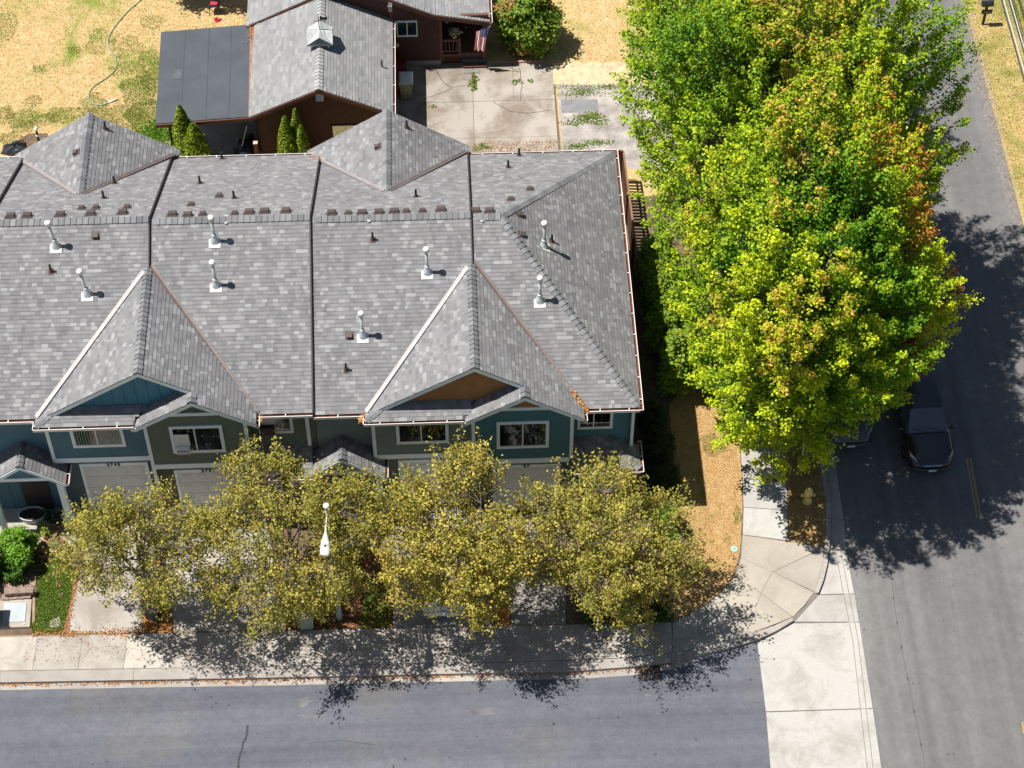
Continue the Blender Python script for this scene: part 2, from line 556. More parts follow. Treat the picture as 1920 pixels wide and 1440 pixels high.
def maple(name, label, seed, trunk, c, rad, nsh, per, colfn, group, lsize=.112):
    root = thing(name, label, 'tree', trunk, 0, group)
    q, d, r, rg = crown_shoots(seed, c, rad, nsh, .50, -.80, .16, 30, .41, .66)
    mb = MB()
    lp = limbs(mb, rg, trunk, (c[0], c[1], c[2] + rad[2] * .3), c, tuple(x * .74 for x in rad), 24, .21)
    sd = unit(d * np.array([.75, .75, .45]) + np.array([0, 0, .85]) + rg.normal(size=d.shape) * .22)
    L = rg.uniform(.6, 1.35, len(q))
    for i in range(len(q)):
        j = np.argmin(((lp - q[i]) ** 2).sum(1) + 3 * np.maximum(0, lp[:, 2] - q[i, 2]))
        e = q[i] + sd[i] * L[i] * .8
        mb.tube([lp[j], (lp[j] * .4 + q[i] * .6) + np.array([0, 0, -.05]), q[i], e], [.016, .012, .008, .003], 3, cap=False)
    mb.build('trunk', plain("maple_bark", (.10, .085, .065), .9, .25, 9), root, True)
    m = len(q)
    t = rg.uniform(0, 1, (m, per)) ** .8
    ax = sd[:, None, :] * (t * L[:, None])[:, :, None]
    wdt = (.30 * (1 - .78 * t) + .05)[:, :, None] * L[:, None, None]
    rd = rg.normal(size=(m, per, 3)); rd[:, :, 2] *= .55
    P = q[:, None, :] + ax + rd * wdt * .58
    nr = unit(rg.normal(size=(m, per, 3)) * .55 + np.array([0, 0, .75]) + unit(rd) * .5)
    col = colfn(q, d, r, t, rg)
    sz = rg.uniform(.7, 1.25, (m, per)) * lsize
    leaves('crown', P.reshape(-1, 3), nr.reshape(-1, 3), sz.reshape(-1), col.reshape(-1, 3), LEAF, root)
    return root

def tint(rg, shape, a, b, k):
    """blend two pigments by k and jitter each leaf"""
    a = np.array(a); b = np.array(b)
    c = a + (b - a) * np.clip(k, 0, 1)[..., None]
    return c * rg.uniform(.72, 1.3, shape + (1,)) * (1 + rg.normal(size=shape + (3,)) * .05)

def street_tree(name, label, seed, trunk, c, rad, nsh, per, group, warm=.5):
    root = thing(name, label, 'tree', trunk, 0, group)
    q, d, r, rg = crown_shoots(seed, c, rad, nsh, .2, -.85, .3, 13, .36, .72)
    mb = MB()
    lp = limbs(mb, rg, trunk, (c[0], c[1], c[2] + rad[2] * .3), c, rad, 16, .085, .3)
    sd = unit(d * .7 + np.array([0, 0, .75]) + rg.normal(size=d.shape) * .4)
    L = rg.uniform(.35, .85, len(q))
    # a few long upright whips above the crown
    wh = rg.choice(len(q), 90, replace=False)
    L[wh] *= rg.uniform(1.3, 2.1, 90); sd[wh] = unit(d[wh] * .8 + sd[wh] * .3 + np.array([0, 0, .45]))
    wh = wh[:16]; sd[wh] = unit(sd[wh] * .3 + np.array([0, 0, 1.]))
    for i in range(len(q)):
        j = np.argmin(((lp - q[i]) ** 2).sum(1))
        mb.tube([lp[j], lp[j] * .45 + q[i] * .55, q[i], q[i] + sd[i] * L[i]], [.013, .010, .007, .003], 3, cap=False)
    mb.build('trunk', BARK, root, True)
    m = len(q)
    t = rg.uniform(0, 1.0, (m, per))
    rd = rg.normal(size=(m, per, 3))
    P = q[:, None, :] + sd[:, None, :] * (t * L[:, None])[:, :, None] + rd * (.085 + .05 * (1 - t))[:, :, None]
    nr = unit(rg.normal(size=(m, per, 3)) * .75 + np.array([-.15, -.1, .6]))
    k = rg.uniform(0, 1, m)[:, None] * .6 + rg.uniform(0, 1, (m, per)) * .5 - .12
    col = tint(rg, (m, per), (.185, .20, .034), (.57, .46, .085), k * warm * 1.75)
    rust = rg.uniform(0, 1, (m, per)) < .022 * warm * 2
    col[rust] = np.array([.26, .10, .025]) * rg.uniform(.7, 1.3, (rust.sum(), 1))
    sz = rg.uniform(.7, 1.3, (m, per)) * .088
    leaves('crown', P.reshape(-1, 3), nr.reshape(-1, 3), sz.reshape(-1), col.reshape(-1, 3), LEAFS, root)
    return root

def shrub(name, label, seed, base, rad, n, per, ca, cb, group=None, cat='shrub', lsize=.07, square=0.0, warmtip=None, zoff=None, amp=.32, lobes=9):
    root = thing(name, label, cat, base, 0, group)
    c = (base[0], base[1], base[2] + (rad[2] * .92 if zoff is None else zoff))
    q, d, r, rg = crown_shoots(seed, (0, 0, 0), (1, 1, 1), n, .5, -.9, amp * (1 - square), 0 if square > 0 else lobes, .46, .62)
    if square > 0:
        mx = np.abs(d).max(1, keepdims=True)
        q = q * (1 - square) + (d / mx) * r[:, None] * square
    q = np.array(c) + q * np.array(rad)
    mb = MB()
    for i in range(0, len(q), 5):
        mb.tube([base, np.array(base) * .5 + q[i] * .5 + np.array([0, 0, .1 * rad[2]]), q[i]], [.02, .014, .006], 4, cap=False)
    mb.build('stem', BARK, root)
    m = len(q)
    rd = rg.normal(size=(m, per, 3))
    P = q[:, None, :] + rd * np.array(rad) * .10
    nr = unit(rg.normal(size=(m, per, 3)) * .6 + np.array([0, 0, .6]) + d[:, None, :] * .6)
    k = rg.uniform(0, 1, (m, 1)) * .7 + rg.uniform(0, 1, (m, per)) * .3
    col = tint(rg, (m, per), ca, cb, k)
    if warmtip is not None:
        hit = (lump(d, seed + 9) > .12)[:, None] & (rg.uniform(0, 1, (m, per)) < .6)
        col[hit] = np.array(warmtip) * rg.uniform(.6, 1.3, (hit.sum(), 1))
    sz = rg.uniform(.7, 1.3, (m, per)) * lsize
    leaves('foliage', P.reshape(-1, 3), nr.reshape(-1, 3), sz.reshape(-1), col.reshape(-1, 3), LEAFD, root)
    return root

def scatter(name, n, sampler, size, cols, mat=None, parent=None, upright=0.0, z=.02, label=None, kind='stuff', seed=3):
    rg = np.random.default_rng(seed)
    xy = sampler(rg, n)
    n = len(xy)
    P = np.concatenate([xy, np.full((n, 1), z) + rg.uniform(0, .02, (n, 1))], 1)
    nr = unit(rg.normal(size=(n, 3)) * (.35 + upright) + np.array([0, 0, 1 - upright]))
    cols = np.array(cols)
    c = cols[rg.integers(0, len(cols), n)] * rg.uniform(.65, 1.3, (n, 1))
    o = leaves(name, P, nr, rg.uniform(.6, 1.3, n) * size, c, mat or LITTER, parent, kind, .33)
    if label: o['label'] = label
    return o

def in_poly(pts, poly):
    x, y = pts[:, 0], pts[:, 1]
    ins = np.zeros(len(pts), bool)
    j = len(poly) - 1
    for i in range(len(poly)):
        xi, yi = poly[i]; xj, yj = poly[j]
        with np.errstate(divide='ignore', invalid='ignore'):
            k = ((yi > y) != (yj > y)) & (x < (xj - xi) * (y - yi) / (yj - yi + 1e-12) + xi)
        ins ^= k; j = i
    return ins

def poly_sampler(poly):
    pl = np.array(poly)
    lo, hi = pl.min(0), pl.max(0)
    def f(rg, n):
        p = rg.uniform(lo, hi, (n * 2, 2))
        return p[in_poly(p, poly)][:n]
    return f

def line_sampler(pts, wid):
    pts = np.array(pts, float)
    def f(rg, n):
        seg = np.linalg.norm(np.diff(pts, axis=0), axis=1)
        i = rg.choice(len(seg), n, p=seg / seg.sum())
        t = rg.uniform(0, 1, (n, 1))
        keep = np.sin(t[:, 0] * 9 + i) * .5 + .5 + rg.uniform(0, .8, n) > .55
        q = pts[i] * (1 - t) + pts[i + 1] * t + rg.normal(size=(n, 2)) * wid
        return q[keep]
    return f

# ---------------------------------------------------------------- shingles
CAMP = Vector((-1.877, -48.862, 60.383))
def clip(poly, clipper):
    """convex clip in 2D"""
    out = poly
    n = len(clipper)
    for i in range(n):
        ax, ay = clipper[i]; bx, by = clipper[(i + 1) % n]
        ins = lambda p: (bx - ax) * (p[1] - ay) - (by - ay) * (p[0] - ax) >= -1e-9
        res = []
        for k in range(len(out)):
            p, q = out[k], out[(k + 1) % len(out)]
            ip, iq = ins(p), ins(q)
            if ip: res.append(p)
            if ip != iq:
                dx, dy = q[0] - p[0], q[1] - p[1]
                den = (bx - ax) * dy - (by - ay) * dx
                t = ((by - ay) * (p[0] - ax) - (bx - ax) * (p[1] - ay)) / den
                res.append((p[0] + dx * t, p[1] + dy * t))
        out = res
        if len(out) < 3: return []
    return out

WID = (.10, .13, .165, .205, .26, .305)
TAB = {}
EXPO = .143
def tab_mesh(wi, mat, expo):
    key = (wi, mat.name, expo)
    if key not in TAB:
        mb = MB(); tab_geo(mb, [(0, 0), (WID[wi], 0), (WID[wi], expo + .02), (0, expo + .02)], 0, expo, lambda u, v, h: (u, v, h))
        me = bpy.data.meshes.new('shingle')
        me.from_pydata(mb.v, [], mb.f); me.materials.append(mat); me.update()
        TAB[key] = me
    return TAB[key]

def tab_geo(mb, poly, v0, expo, f, th=.019):
    n = len(poly)
    def h(v): return max(.004, th - (th - .004) * (v - v0) / expo)
    top = [f(u, v, h(v)) for u, v in poly]
    bot = [f(u, v, 0) for u, v in poly]
    b = len(mb.v)
    mb.v.extend(top + bot)
    mb.f.append(tuple(b + i for i in range(n))); mb.m.append(0)
    for i in range(n):
        j = (i + 1) % n
        mb.f.append((b + i, b + n + i, b + n + j, b + j)); mb.m.append(0)

class Shingles:
    """collects one roof's shingles; the biggest in view become parts, the rest one mesh"""
    def __init__(s, mat): s.full = []; s.mb = MB(); s.mat = mat; s.rg = random.Random(5)
    def plane(s, O, U, V, polys, expo=EXPO, skip=None, widths=WID, thick=.019):
        O = Vector(O); U = Vector(U).normalized(); V = Vector(V).normalized(); Nn = U.cross(V)
        rg = s.rg
        for poly in polys:
            # counter-clockwise
            ar = sum(poly[i][0] * poly[(i + 1) % len(poly)][1] - poly[(i + 1) % len(poly)][0] * poly[i][1] for i in range(len(poly)))
            if ar < 0: poly = poly[::-1]
            us = [p[0] for p in poly]; vs = [p[1] for p in poly]
            k0 = int(math.floor(min(vs) / expo + 1e-6)); k1 = int(math.ceil(max(vs) / expo - 1e-6))
            for k in range(k0, k1):
                v0 = k * expo
                u = min(us) - rg.random() * .3
                while u < max(us):
                    wi = 5 if widths == 'tab' else (rg.choice((0, 1, 2, 2, 3, 3, 4)) if widths is WID else None)
                    wd = WID[wi] if wi is not None else widths
                    rect = [(u + .003, v0), (u + wd - .003, v0), (u + wd - .003, v0 + expo + .02), (u + .003, v0 + expo + .02)]
                    pc = clip(rect, poly)
                    if len(pc) >= 3:
                        cu = sum(p[0] for p in pc) / len(pc); cv = sum(p[1] for p in pc) / len(pc)
                        cw = O + U * cu + V * cv
                        if skip is None or not skip(cw.x, cw.y, cw.z):
                            whole = len(pc) == 4 and wi is not None and all(abs(a[0] - b[0]) + abs(a[1] - b[1]) < 1e-6 for a, b in zip(sorted(pc), sorted(rect)))
                            if whole:
                                s.full.append(((cw - CAMP).length, wi, O + U * u + V * v0, U, V, Nn, expo, pc, v0))
                            else:
                                tab_geo(s.mb, pc, v0, expo, lambda a, b, h: tuple(O + U * a + V * b + Nn * h), thick)
                    u += wd
    def finish(s, roof, limit=300):
        o_ = off(roof)
        s.full.sort(key=lambda t: t[0])
        for i, (dd, wi, P, U, V, Nn, expo, pc, v0) in enumerate(s.full):
            if i < limit:
                ob = bpy.data.objects.new('shingle', tab_mesh(wi, s.mat, expo))
                COL.objects.link(ob)
                ob.parent = roof
                M = Matrix((U, V, Nn)).transposed().to_4x4()
                M.translation = P - o_
                ob.matrix_local = M
            else:
                b = P
                u0 = pc[0][0]
                tab_geo(s.mb, [(0, 0), (WID[wi], 0), (WID[wi], expo + .02), (0, expo + .02)], 0, expo, lambda a, c, h: tuple(b + U * a + V * c + Nn * h))
        s.mb.build('shingle', s.mat, roof, kind='stuff')

def ridge_caps(roof, p0, p1, nA, nB, mat=None, step=.205, half=.15, name='ridge_cap'):
    """bent cap shingles laid along a ridge or hip from p0 (low or near end) to p1"""
    mat = mat or SHCAP
    p0 = Vector(p0); p1 = Vector(p1); d = (p1 - p0).normalized()
    nA = Vector(nA).normalized(); nB = Vector(nB).normalized()
    sA = nA.cross(d).normalized(); sB = nB.cross(d).normalized()
    if sA.dot(nB) > 0: sA = -sA
    if sB.dot(nA) > 0: sB = -sB
    up = (nA + nB).normalized()
    L = step * 1.25
    me = None
    n = int((p1 - p0).length / step)
    mb = MB()
    def ring(x, h): return [sA * half + nA * h + d * x, up * (h + .012) + d * x, sB * half + nB * h + d * x]
    a = ring(0, .058); b = ring(L, .020); a2 = ring(0, .012)
    mb.raw(a + b + a2, [(0, 1, 4, 3), (1, 2, 5, 4), (6, 7, 1, 0), (7, 8, 2, 1), (0, 3, 6), (2, 8, 5)])
    me = bpy.data.meshes.new(name)
    me.from_pydata(mb.v, [], mb.f); me.materials.append(mat); me.update()
    o_ = off(roof)
    for i in range(n):
        ob = bpy.data.objects.new(name, me)
        COL.objects.link(ob); ob.parent = roof
        ob.location = p0 + d * (i * step) - o_

# ---------------------------------------------------------------- the setting
def plate(name, pts, z, mat, zb=-.2, parent=None, kind='structure', label=None):
    return MB().prism(pts, zb, z, 0).build(name, mat, parent, kind=kind if parent is None else None, label=label)

plate('ground', [(-600, -600), (600, -600), (600, 600), (-600, 600)], -.2, MATS['dry_lawn'], -.4)
side_street = plate('side_street', [(-300, -60), (9.0, -60), (9.0, -9.6), (7.2, -11.3), (4, -11.9), (-300, -9.5)], -.14, ASPH, -.19)
main_road = plate('main_road', [(9.0, -300), (20.38, -300), (20.38, 300), (9.0, 300)], -.136, ASPH2, -.19)
plate('yard', [(-300, -10.2), (-17.80,-11.19), (-1.53,-11.61), (4.99,-11.54), (7.91,-10.90), (9.63,-9.66), (10.39,-8.35), (10.84,-5.84), (11.1, -3), (11.1, 300), (-300, 300)], 0, MATS['dry_lawn'])
plate('road_verge', [(20.80, -300), (300, -300), (300, 300), (20.80, 300)], -.1, MATS['verge_lawn'])
plate('road_shoulder', [(20.36, -300), (20.85, -300), (20.85, 300), (20.36, 300)], -.128, GRAVEL, -.19)
plate('opposite_yard', [(-300, -300), (8, -300), (8, -24), (-300, -24)], -.02, MATS['dry_lawn'])
# ragged pale dust where the road shoulder meets the grass
scatter('gravel_edge', 9000, line_sampler([(20.84, -20), (20.9, 0), (20.86, 24)], .09), .055, [(.56, .45, .30), (.50, .38, .24), (.36, .30, .25)], z=-.10, seed=21)

# gutter pan, kerb and white crossing slab
kf = [(-60, -11.45), (-17.68,-12.22), (-13.21,-12.30), (-8.74,-12.38), (-1.56,-12.48), (2.04,-12.50), (3.49,-12.43), (4.93,-12.27), (5.69,-12.11), (6.47,-11.93), (7.27,-11.73), (7.97,-11.50), (8.63,-11.19), (9.26,-10.80)]
kb = [(-60, -11.05), (-17.73,-11.80), (-13.25,-11.88), (-8.75,-11.97), (-1.55,-12.09), (2.06,-12.12), (3.51,-12.09), (4.95,-11.98), (5.71,-11.84), (6.49,-11.66), (7.24,-11.45), (7.87,-11.24), (8.54,-11.01), (9.22,-10.69)]
kg = [(-60, -11.72), (-17.66,-12.45), (-13.20,-12.53), (-8.73,-12.62), (-1.57,-12.71), (2.03,-12.75), (3.47,-12.70), (4.91,-12.50), (5.67,-12.26), (6.46,-12.00)]
kf2 = [(10.27,-9.71), (10.53,-9.14), (10.75,-8.48), (10.99,-7.44), (11.22,-5.85), (11.2, -4.9), (11.28, -2), (11.32, 4), (11.32, 11.4), (11.32, 120)]
kb2 = [(10.10,-9.72), (10.37,-9.09), (10.59,-8.45), (10.81,-7.44), (11.03,-5.84), (11.02, -4.9), (11.1, -2), (11.14, 4), (11.14, 11.4), (11.14, 120)]
kerb = thing('kerb', None, None); kerb['kind'] = 'structure'
KC = concrete_mat("kerb_concrete", (.40, .372, .345), (.27, .238, .21), .75)
def strip(name, A, B, z, zb, mat, parent, gap=.008, ztilt=0):
    for i in range(len(A) - 1):
        a0 = Vector((*A[i], 0)); a1 = Vector((*A[i + 1], 0)); b0 = Vector((*B[i], 0)); b1 = Vector((*B[i + 1], 0))
        d = (a1 - a0).normalized() * gap
        p = [a0 + d, a1 - d, b1 - d, b0 + d]
        zt = [z - ztilt, z - ztilt, z, z]
        vs = [(q.x, q.y, t) for q, t in zip(p, zt)] + [(q.x, q.y, zb) for q in p]
        MB().raw(vs, [(0, 1, 2, 3), (0, 4, 5, 1), (1, 5, 6, 2), (2, 6, 7, 3), (3, 7, 4, 0)]).build(name, mat, parent)
strip('kerb_segment', kf, kb, .012, -.16, KC, kerb, .005, .02)
strip('kerb_segment', kf2, kb2, .012, -.16, KC, kerb, .005, .02)
gutter_pan = thing('gutter', None, None); gutter_pan['kind'] = 'structure'
strip('gutter_slab', kg, [q for q in kf[:10]], -.13, -.18, KC, gutter_pan, .004)
gr = [(11.49,-7.87), (11.59,-6.80), (11.62, -4.9), (11.7, -2), (11.75, 4), (11.75, 11.4), (11.75, 120)]
strip('gutter_slab', gr, [(10.94,-7.85), (11.11,-6.78), (11.21, -4.9), (11.29, -2), (11.33, 4), (11.33, 11.4), (11.33, 120)], -.126, -.18, KC, gutter_pan, .004)
crossing = thing('crossing_pan', None, None); crossing['kind'] = 'structure'
def ring_poly(name, pts, z, mat, parent, zb=-.19):
    return MB().prism(pts, zb, z).build(name, mat, parent)
ring_poly('slab', [(7.94,-11.59), (8.62,-11.23), (9.27,-10.85), (11.53,-10.91), (11.49,-14.26), (7.92,-14.25)], -.124, CONC_W, crossing)
ring_poly('slab', [(9.30,-10.78), (9.77,-10.28), (10.28,-9.74), (11.53,-9.76), (11.52,-10.87)], -.124, CONC_W, crossing)
ring_poly('slab', [(10.31,-9.70), (10.55,-9.14), (10.77,-8.48), (10.93,-7.90), (11.49,-7.92), (11.52,-9.71)], -.124, CONC_W, crossing)
ring_poly('slab', [(7.92,-14.29), (11.49,-14.30), (11.43,-17.34), (10.64,-20.29), (7.66,-20.18)], -.124, CONC_W, crossing)
# two tooled grooves down the pan: shade and dirt painted as flat dark strips
for a, b in ((0, 0), (9, 9)):
    q = [(11.10,-7.45), (11.20,-11.67), (10.81,-20.30)]
    mb = MB()
    for i in range(2):
        p0 = Vector((q[i][0] + a * .021, q[i][1], -.1195)); p1 = Vector((q[i + 1][0] + a * .021, q[i + 1][1], -.1195))
        s_ = Vector((.011, 0, 0))
        mb.poly([p0 - s_, p0 + s_, p1 + s_, p1 - s_])
    mb.build('groove', plain("groove_shadow_dirt", (.20, .18, .16), .95), crossing)
# broken white edge of the pan over the asphalt
rg_ = random.Random(4)
edge = []
for i in range(46):
    t = i / 45
    edge.append((11.50 - .28 * t + rg_.uniform(-.05, .04), -7.87 - 8.9 * t))
ring_poly('ragged_edge', edge + [(11.0, -16.8), (11.2, -7.87)], -.129, concrete_mat("edge_mortar", (.36, .33, .305), (.26, .23, .205), .7), crossing)

sidewalk = MB().prism([(-60, -9.95), (-17.89,-10.41), (5.10,-10.72), (6.07,-10.18), (6.79,-9.64), (7.39,-8.87), (7.72,-7.91), (8.01,-6.03), (8.14,-4.73), (8.22, -2.3), (8.27, 120), (9.96, 120), (9.93, -2.4), (9.77,-4.84), (9.50,-7.52), (10.71,-7.84), (10.12,-9.70), (9.24,-10.69), (7.87,-11.24), (4.95,-12.02), (-1.55,-12.11), (-17.73,-11.81), (-60, -11.1)], -.1, .006).build('sidewalk', JOINT, None, kind='structure')
def slab(pts, mat, parent, name='slab', z=.02, gap=.007, zb=0):
    c = Vector((sum(p[0] for p in pts) / len(pts), sum(p[1] for p in pts) / len(pts)))
    q = []
    for p in pts:
        v = Vector((p[0], p[1])) - c
        q.append(c + v * (1 - gap / max(v.length, .2)))
    return MB().prism([(p.x, p.y) for p in q], zb, z).build(name, mat, parent)
def lerp2(pts, x):
    for (x0, y0), (x1, y1) in zip(pts, pts[1:]):
        if x0 <= x <= x1: return y0 + (y1 - y0) * (x - x0) / (x1 - x0)
    return pts[-1][1]
sb = [(-60, -9.95), (-17.89,-10.44), (5.10,-10.74)]
kb_ = [(p[0], p[1] + .015) for p in kb]
x = -38.06
while x < 4.6:
    x1 = x + 1.53 if x < 3.0 else (5.02,-11.43)[0]
    slab([(x, lerp2(kb_, x)), (x1, lerp2(kb_, x1)), (x1 + .03, lerp2(sb, x1 + .03)), (x + .03, lerp2(sb, x + .03))], CONC, sidewalk)
    if x1 > 4.6: break
    x = x1
CA = CONC_A
slab([(5.10,-10.75), (5.65,-10.49), (6.07,-10.20), (6.44,-9.96), (7.01,-10.33), (7.41,-11.42), (6.50,-11.64), (4.97,-11.98)], CONC, sidewalk)
slab([(6.44,-9.96), (6.79,-9.66), (7.16,-9.30), (7.43,-8.98), (8.27,-9.67), (7.56,-11.38), (7.41,-11.42), (7.01,-10.33)], CA, sidewalk)
slab([(8.27,-9.67), (9.22,-10.67), (8.54,-10.97), (7.87,-11.22), (7.56,-11.38)], CA, sidewalk)
slab([(7.43,-8.98), (7.61,-8.56), (7.73,-8.16), (8.76,-8.81), (8.27,-9.67)], CA, sidewalk)
slab([(8.76,-8.81), (10.10,-9.70), (9.70,-10.23), (9.24,-10.67), (8.27,-9.67)], CA, sidewalk)
slab([(8.76,-8.81), (10.70,-7.87), (10.59,-8.45), (10.37,-9.09), (10.13,-9.68)], CA, sidewalk)
slab([(7.73,-8.16), (7.89,-7.21), (9.48,-7.55), (10.71,-7.84), (8.76,-8.81)], CA, sidewalk)
slab([(7.90,-7.19), (8.06,-6.01), (9.61,-6.21), (9.48,-7.50)], CONC_W, sidewalk)
slab([(8.06,-5.99), (8.16,-4.76), (9.74,-4.94), (9.62,-6.19)], CONC_W, sidewalk)
yy = -4.75
while yy < 40:
    y1 = yy + 1.52
    xl = lambda y: 8.17 + min(.1, max(0, (y + 4.75) * .04)); xr = lambda y: 9.75 + min(.18, max(0, (y + 4.75) * .07))
    slab([(xl(yy), yy), (xr(yy), yy), (xr(y1), y1), (xl(y1), y1)], CONC, sidewalk)
    yy = y1
# slab ramp between kerb ends
MB().poly([(*(9.22,-10.69), .018), (*(10.10,-9.71), .018), (*(10.29,-9.73), -.122), (*(9.28,-10.83), -.122)]).build('ramp', CONC_A, sidewalk)

plate('verge', [(9.52,-7.50), (9.79,-4.85), (9.95, -2.4), (9.98, 120), (11.12, 120), (11.0, -4.9), (11.01,-5.84), (10.73,-7.82)], .012, MATS['corner_lawn'], -.1)
corner_lawn = plate('corner_lawn', [(5.05,-10.73), (6.07,-10.19), (6.79,-9.65), (7.39,-8.88), (7.72,-7.91), (8.02,-6.03), (8.15,-4.73), (8.2, -2.3), (8.22, 9.6), (4.6, 9.6), (4.2, -5)], .005, MATS['corner_lawn'], -.1)
plate('soil_bed', [(4.0, 9.4), (7.9, 9.7), (7.6, 5.5), (6.6, 4.8), (6.7, .0), (5.8, -1.2), (5.7, -6.0), (3.9, -6.1)], .009, SOIL, -.05)
plate('planting_bed', [(1.46,-10.68), (5.14,-10.72), (5.64,-6.10), (4.40,-5.35), (1.75,-5.25)], .007, SOIL, -.05)
plate('front_soil', [(-60, -5), (-60, -9.9), (-17.89,-10.39), (1.46,-10.65), (1.75,-5.25), (4.0, -5)], .003, SOIL, -.05)
plate('mulch_bed', [(-8.20,-10.54), (-4.48,-10.59), (-4.46,-7.49), (-7.79,-7.43)], .012, MULCH, -.05)
plate('bed_grass', [(-5.67,-10.55), (-4.61,-10.55), (-4.51,-8.56), (-5.35,-8.60)], .016, MATS['green_lawn'], -.05)
for nm, pts in (('a', [(-13.06,-10.44), (-12.01,-10.46), (-12.21,-9.04), (-12.99,-9.01)]), ('b', [(-0.99,-10.65), (-0.45,-10.66), (-0.51,-9.49), (-1.01,-9.47)])):
    plate('litter_strip', pts, .012, RUST, -.05)
# driveways
dw = MB().prism([(-15.08,-6.14), (-15.52,-8.70), (-15.65,-10.38), (-13.08,-10.44), (-13.00,-8.79), (-13.07,-5.50), (-15.07,-5.43)], -.05, .016).build('driveway', CONC_D, None, kind='structure')
slab([(-15.04,-6.19), (-15.50,-8.65), (-12.99,-8.68), (-13.04,-5.97), (-15.02,-5.89)], CONC_D, dw, z=.022, gap=.01)
slab([(-15.52,-8.70), (-15.63,-10.36), (-13.10,-10.42), (-13.01,-8.73)], CONC_D, dw, z=.021, gap=.01)
for pts in ([(-11.97,-10.46), (-8.22,-10.52), (-8.50,-8.74), (-8.98,-5.66), (-12.78,-5.51), (-12.23,-8.71)], [(-4.46,-10.58), (-1.01,-10.62), (-1.28,-5.96), (-4.51,-5.83)], [(-0.43,-10.62), (1.44,-10.65), (1.69,-6.07), (-0.42,-5.99)]):
    d_ = MB().prism(pts, -.05, .016).build('driveway', CONC_D, None, kind='structure')
# left front garden
lg = [(-16.85,-7.35), (-15.84,-7.26), (-15.65,-7.85), (-15.62,-8.91), (-15.69,-9.56), (-15.78,-10.34), (-16.77,-10.36), (-16.87,-10.12), (-16.79,-8.87), (-16.89,-7.87)]
plate('green_lawn', lg, .02, MATS['green_lawn'], -.05)
plate('paved_path', [(-16.17,-6.10), (-15.67,-6.10), (-15.66,-6.72), (-16.25,-6.88), (-17.16,-7.07), (-17.30,-6.15)], .018, CONC_A, -.05)
EDG = [[(-17.06,-7.12), (-15.96,-7.11), (-15.93,-7.25), (-17.03,-7.25)], [(-17.02,-8.42), (-17.03,-7.30), (-16.93,-7.30), (-16.89,-8.42)], [(-16.84,-9.95), (-16.99,-8.51), (-16.88,-8.51), (-16.76,-9.85)]]
for e_ in EDG:
    plate('garden_edging', e_, .055, plain("edging_timber", (.33, .22, .16), .9, .2), -.05)
plate('stepping_stone', [(-16.24,-9.87), (-15.94,-9.66), (-15.86,-10.03), (-16.00,-10.16), (-16.26,-10.10)], .035, CONC_A, -.05)

# back yard paving: slabs with weedy joints, and the patched strip beside them
yard_pave = MB().prism([(-3.35, 12.4), (-3.2, 17.75), (2.45, 17.6), (2.5, 11.6), (-1.5, 11.5)], -.05, .006).build('yard_paving', JOINT, None, kind='structure')
gx = [(-4.3, -4.3), (-3.25, -3.3), (-1.02, -1.07), (0.7, 0.66), (2.4, 2.4)]
gy = [12.3, 13.15, 15.35, 17.68]
for i in range(4):
    for j in range(3):
        if i in (1, 2) or True:
            a, b = gx[i], gx[i + 1]
            f0, f1 = (gy[j] - 12.9) / 4.8, (gy[j + 1] - 12.9) / 4.8
            X = lambda g, f: g[1] + (g[0] - g[1]) * f
            if i == 2 and j in (0, 1):
                b = gx[i + 2]
            if i == 3 and j in (0, 1): continue
            slab([(X(a, f0), gy[j]), (X(b, f0), gy[j]), (X(b, f1), gy[j + 1]), (X(a, f1), gy[j + 1])], CONC_B, yard_pave, gap=.014)
plate('side_parking', [(2.55, 11.3), (2.55, 16.6), (5.8, 16.4), (7.9, 16.2), (7.9, 11.0)], .006, plain("worn_parking_grit", (.33, .30, .28), .95, .34, 1.2), -.05)
plate('asphalt_patch', [(2.65, 14.55), (4.2, 14.5), (4.2, 15.3), (2.65, 15.35)], .012, plain("blue_grey_patch", (.21, .212, .22), .95, .15), -.05)
plate('bare_strip', [(2.3, 16.3), (8, 16.0), (8, 17.4), (2.4, 17.7)], .008, plain("pale_dry_straw", (.56, .43, .27), .95, .22, 3), -.05)
plate('moss_strip', [(-1.2, 11.9), (2.4, 11.7), (2.4, 12.25), (-1.2, 12.3)], .026, plain("rusty_moss", (.24, .13, .06), .95, .6, 3.5), -.05)
plate('dirt_patch', [(-19.94,13.81), (-19.54,14.17), (-18.77,14.14), (-18.58,13.35), (-19.85,12.93)], .006, SOIL, -.05)
plate('carport_floor', [(-13.8, 11.2), (-13.8, 17.6), (-10.1, 17.6), (-10.1, 11.2)], .01, CONC_D, -.05)

# things lying in the setting: lids, drain, paint
def at2(q): return Vector((q[0], q[1], 0))
mh = thing('manhole_cover', 'small round iron utility lid set in the shaded main road', 'utility lid', (*(14.10,-5.77), -.136))
c = off(mh)
MB().lathe([(.13, 0), (.13, .012), (.0, .014)], c, 20).build('lid', plain("worn_iron", (.14, .14, .15), .6, .2), mh)
MB().lathe([(.155, 0), (.155, .01), (.135, .01), (.135, 0)], c, 20).build('rim', plain("rim_grey", (.30, .30, .31), .7, .1), mh)
gl = thing('valve_lid', 'round pale green utility lid in the dry corner lawn', 'utility lid', (*(7.54,-7.79), .004))
c = off(gl)
GREENP = plain("pale_green_plastic", (.30, .50, .42), .6, .1)
MB().lathe([(.13, 0), (.13, .03), (.12, .035)], c, 20).build('lid', GREENP, gl)
MB().lathe([(.04, .035), (.04, .042)], c, 10).build('knob', plain("green_dark", (.15, .30, .26), .6), gl)
dr = thing('storm_drain', 'rusty iron storm drain grate in the gutter below the kerb', 'drain grate', (*(4.16,-12.60), -.13))
c = off(dr)
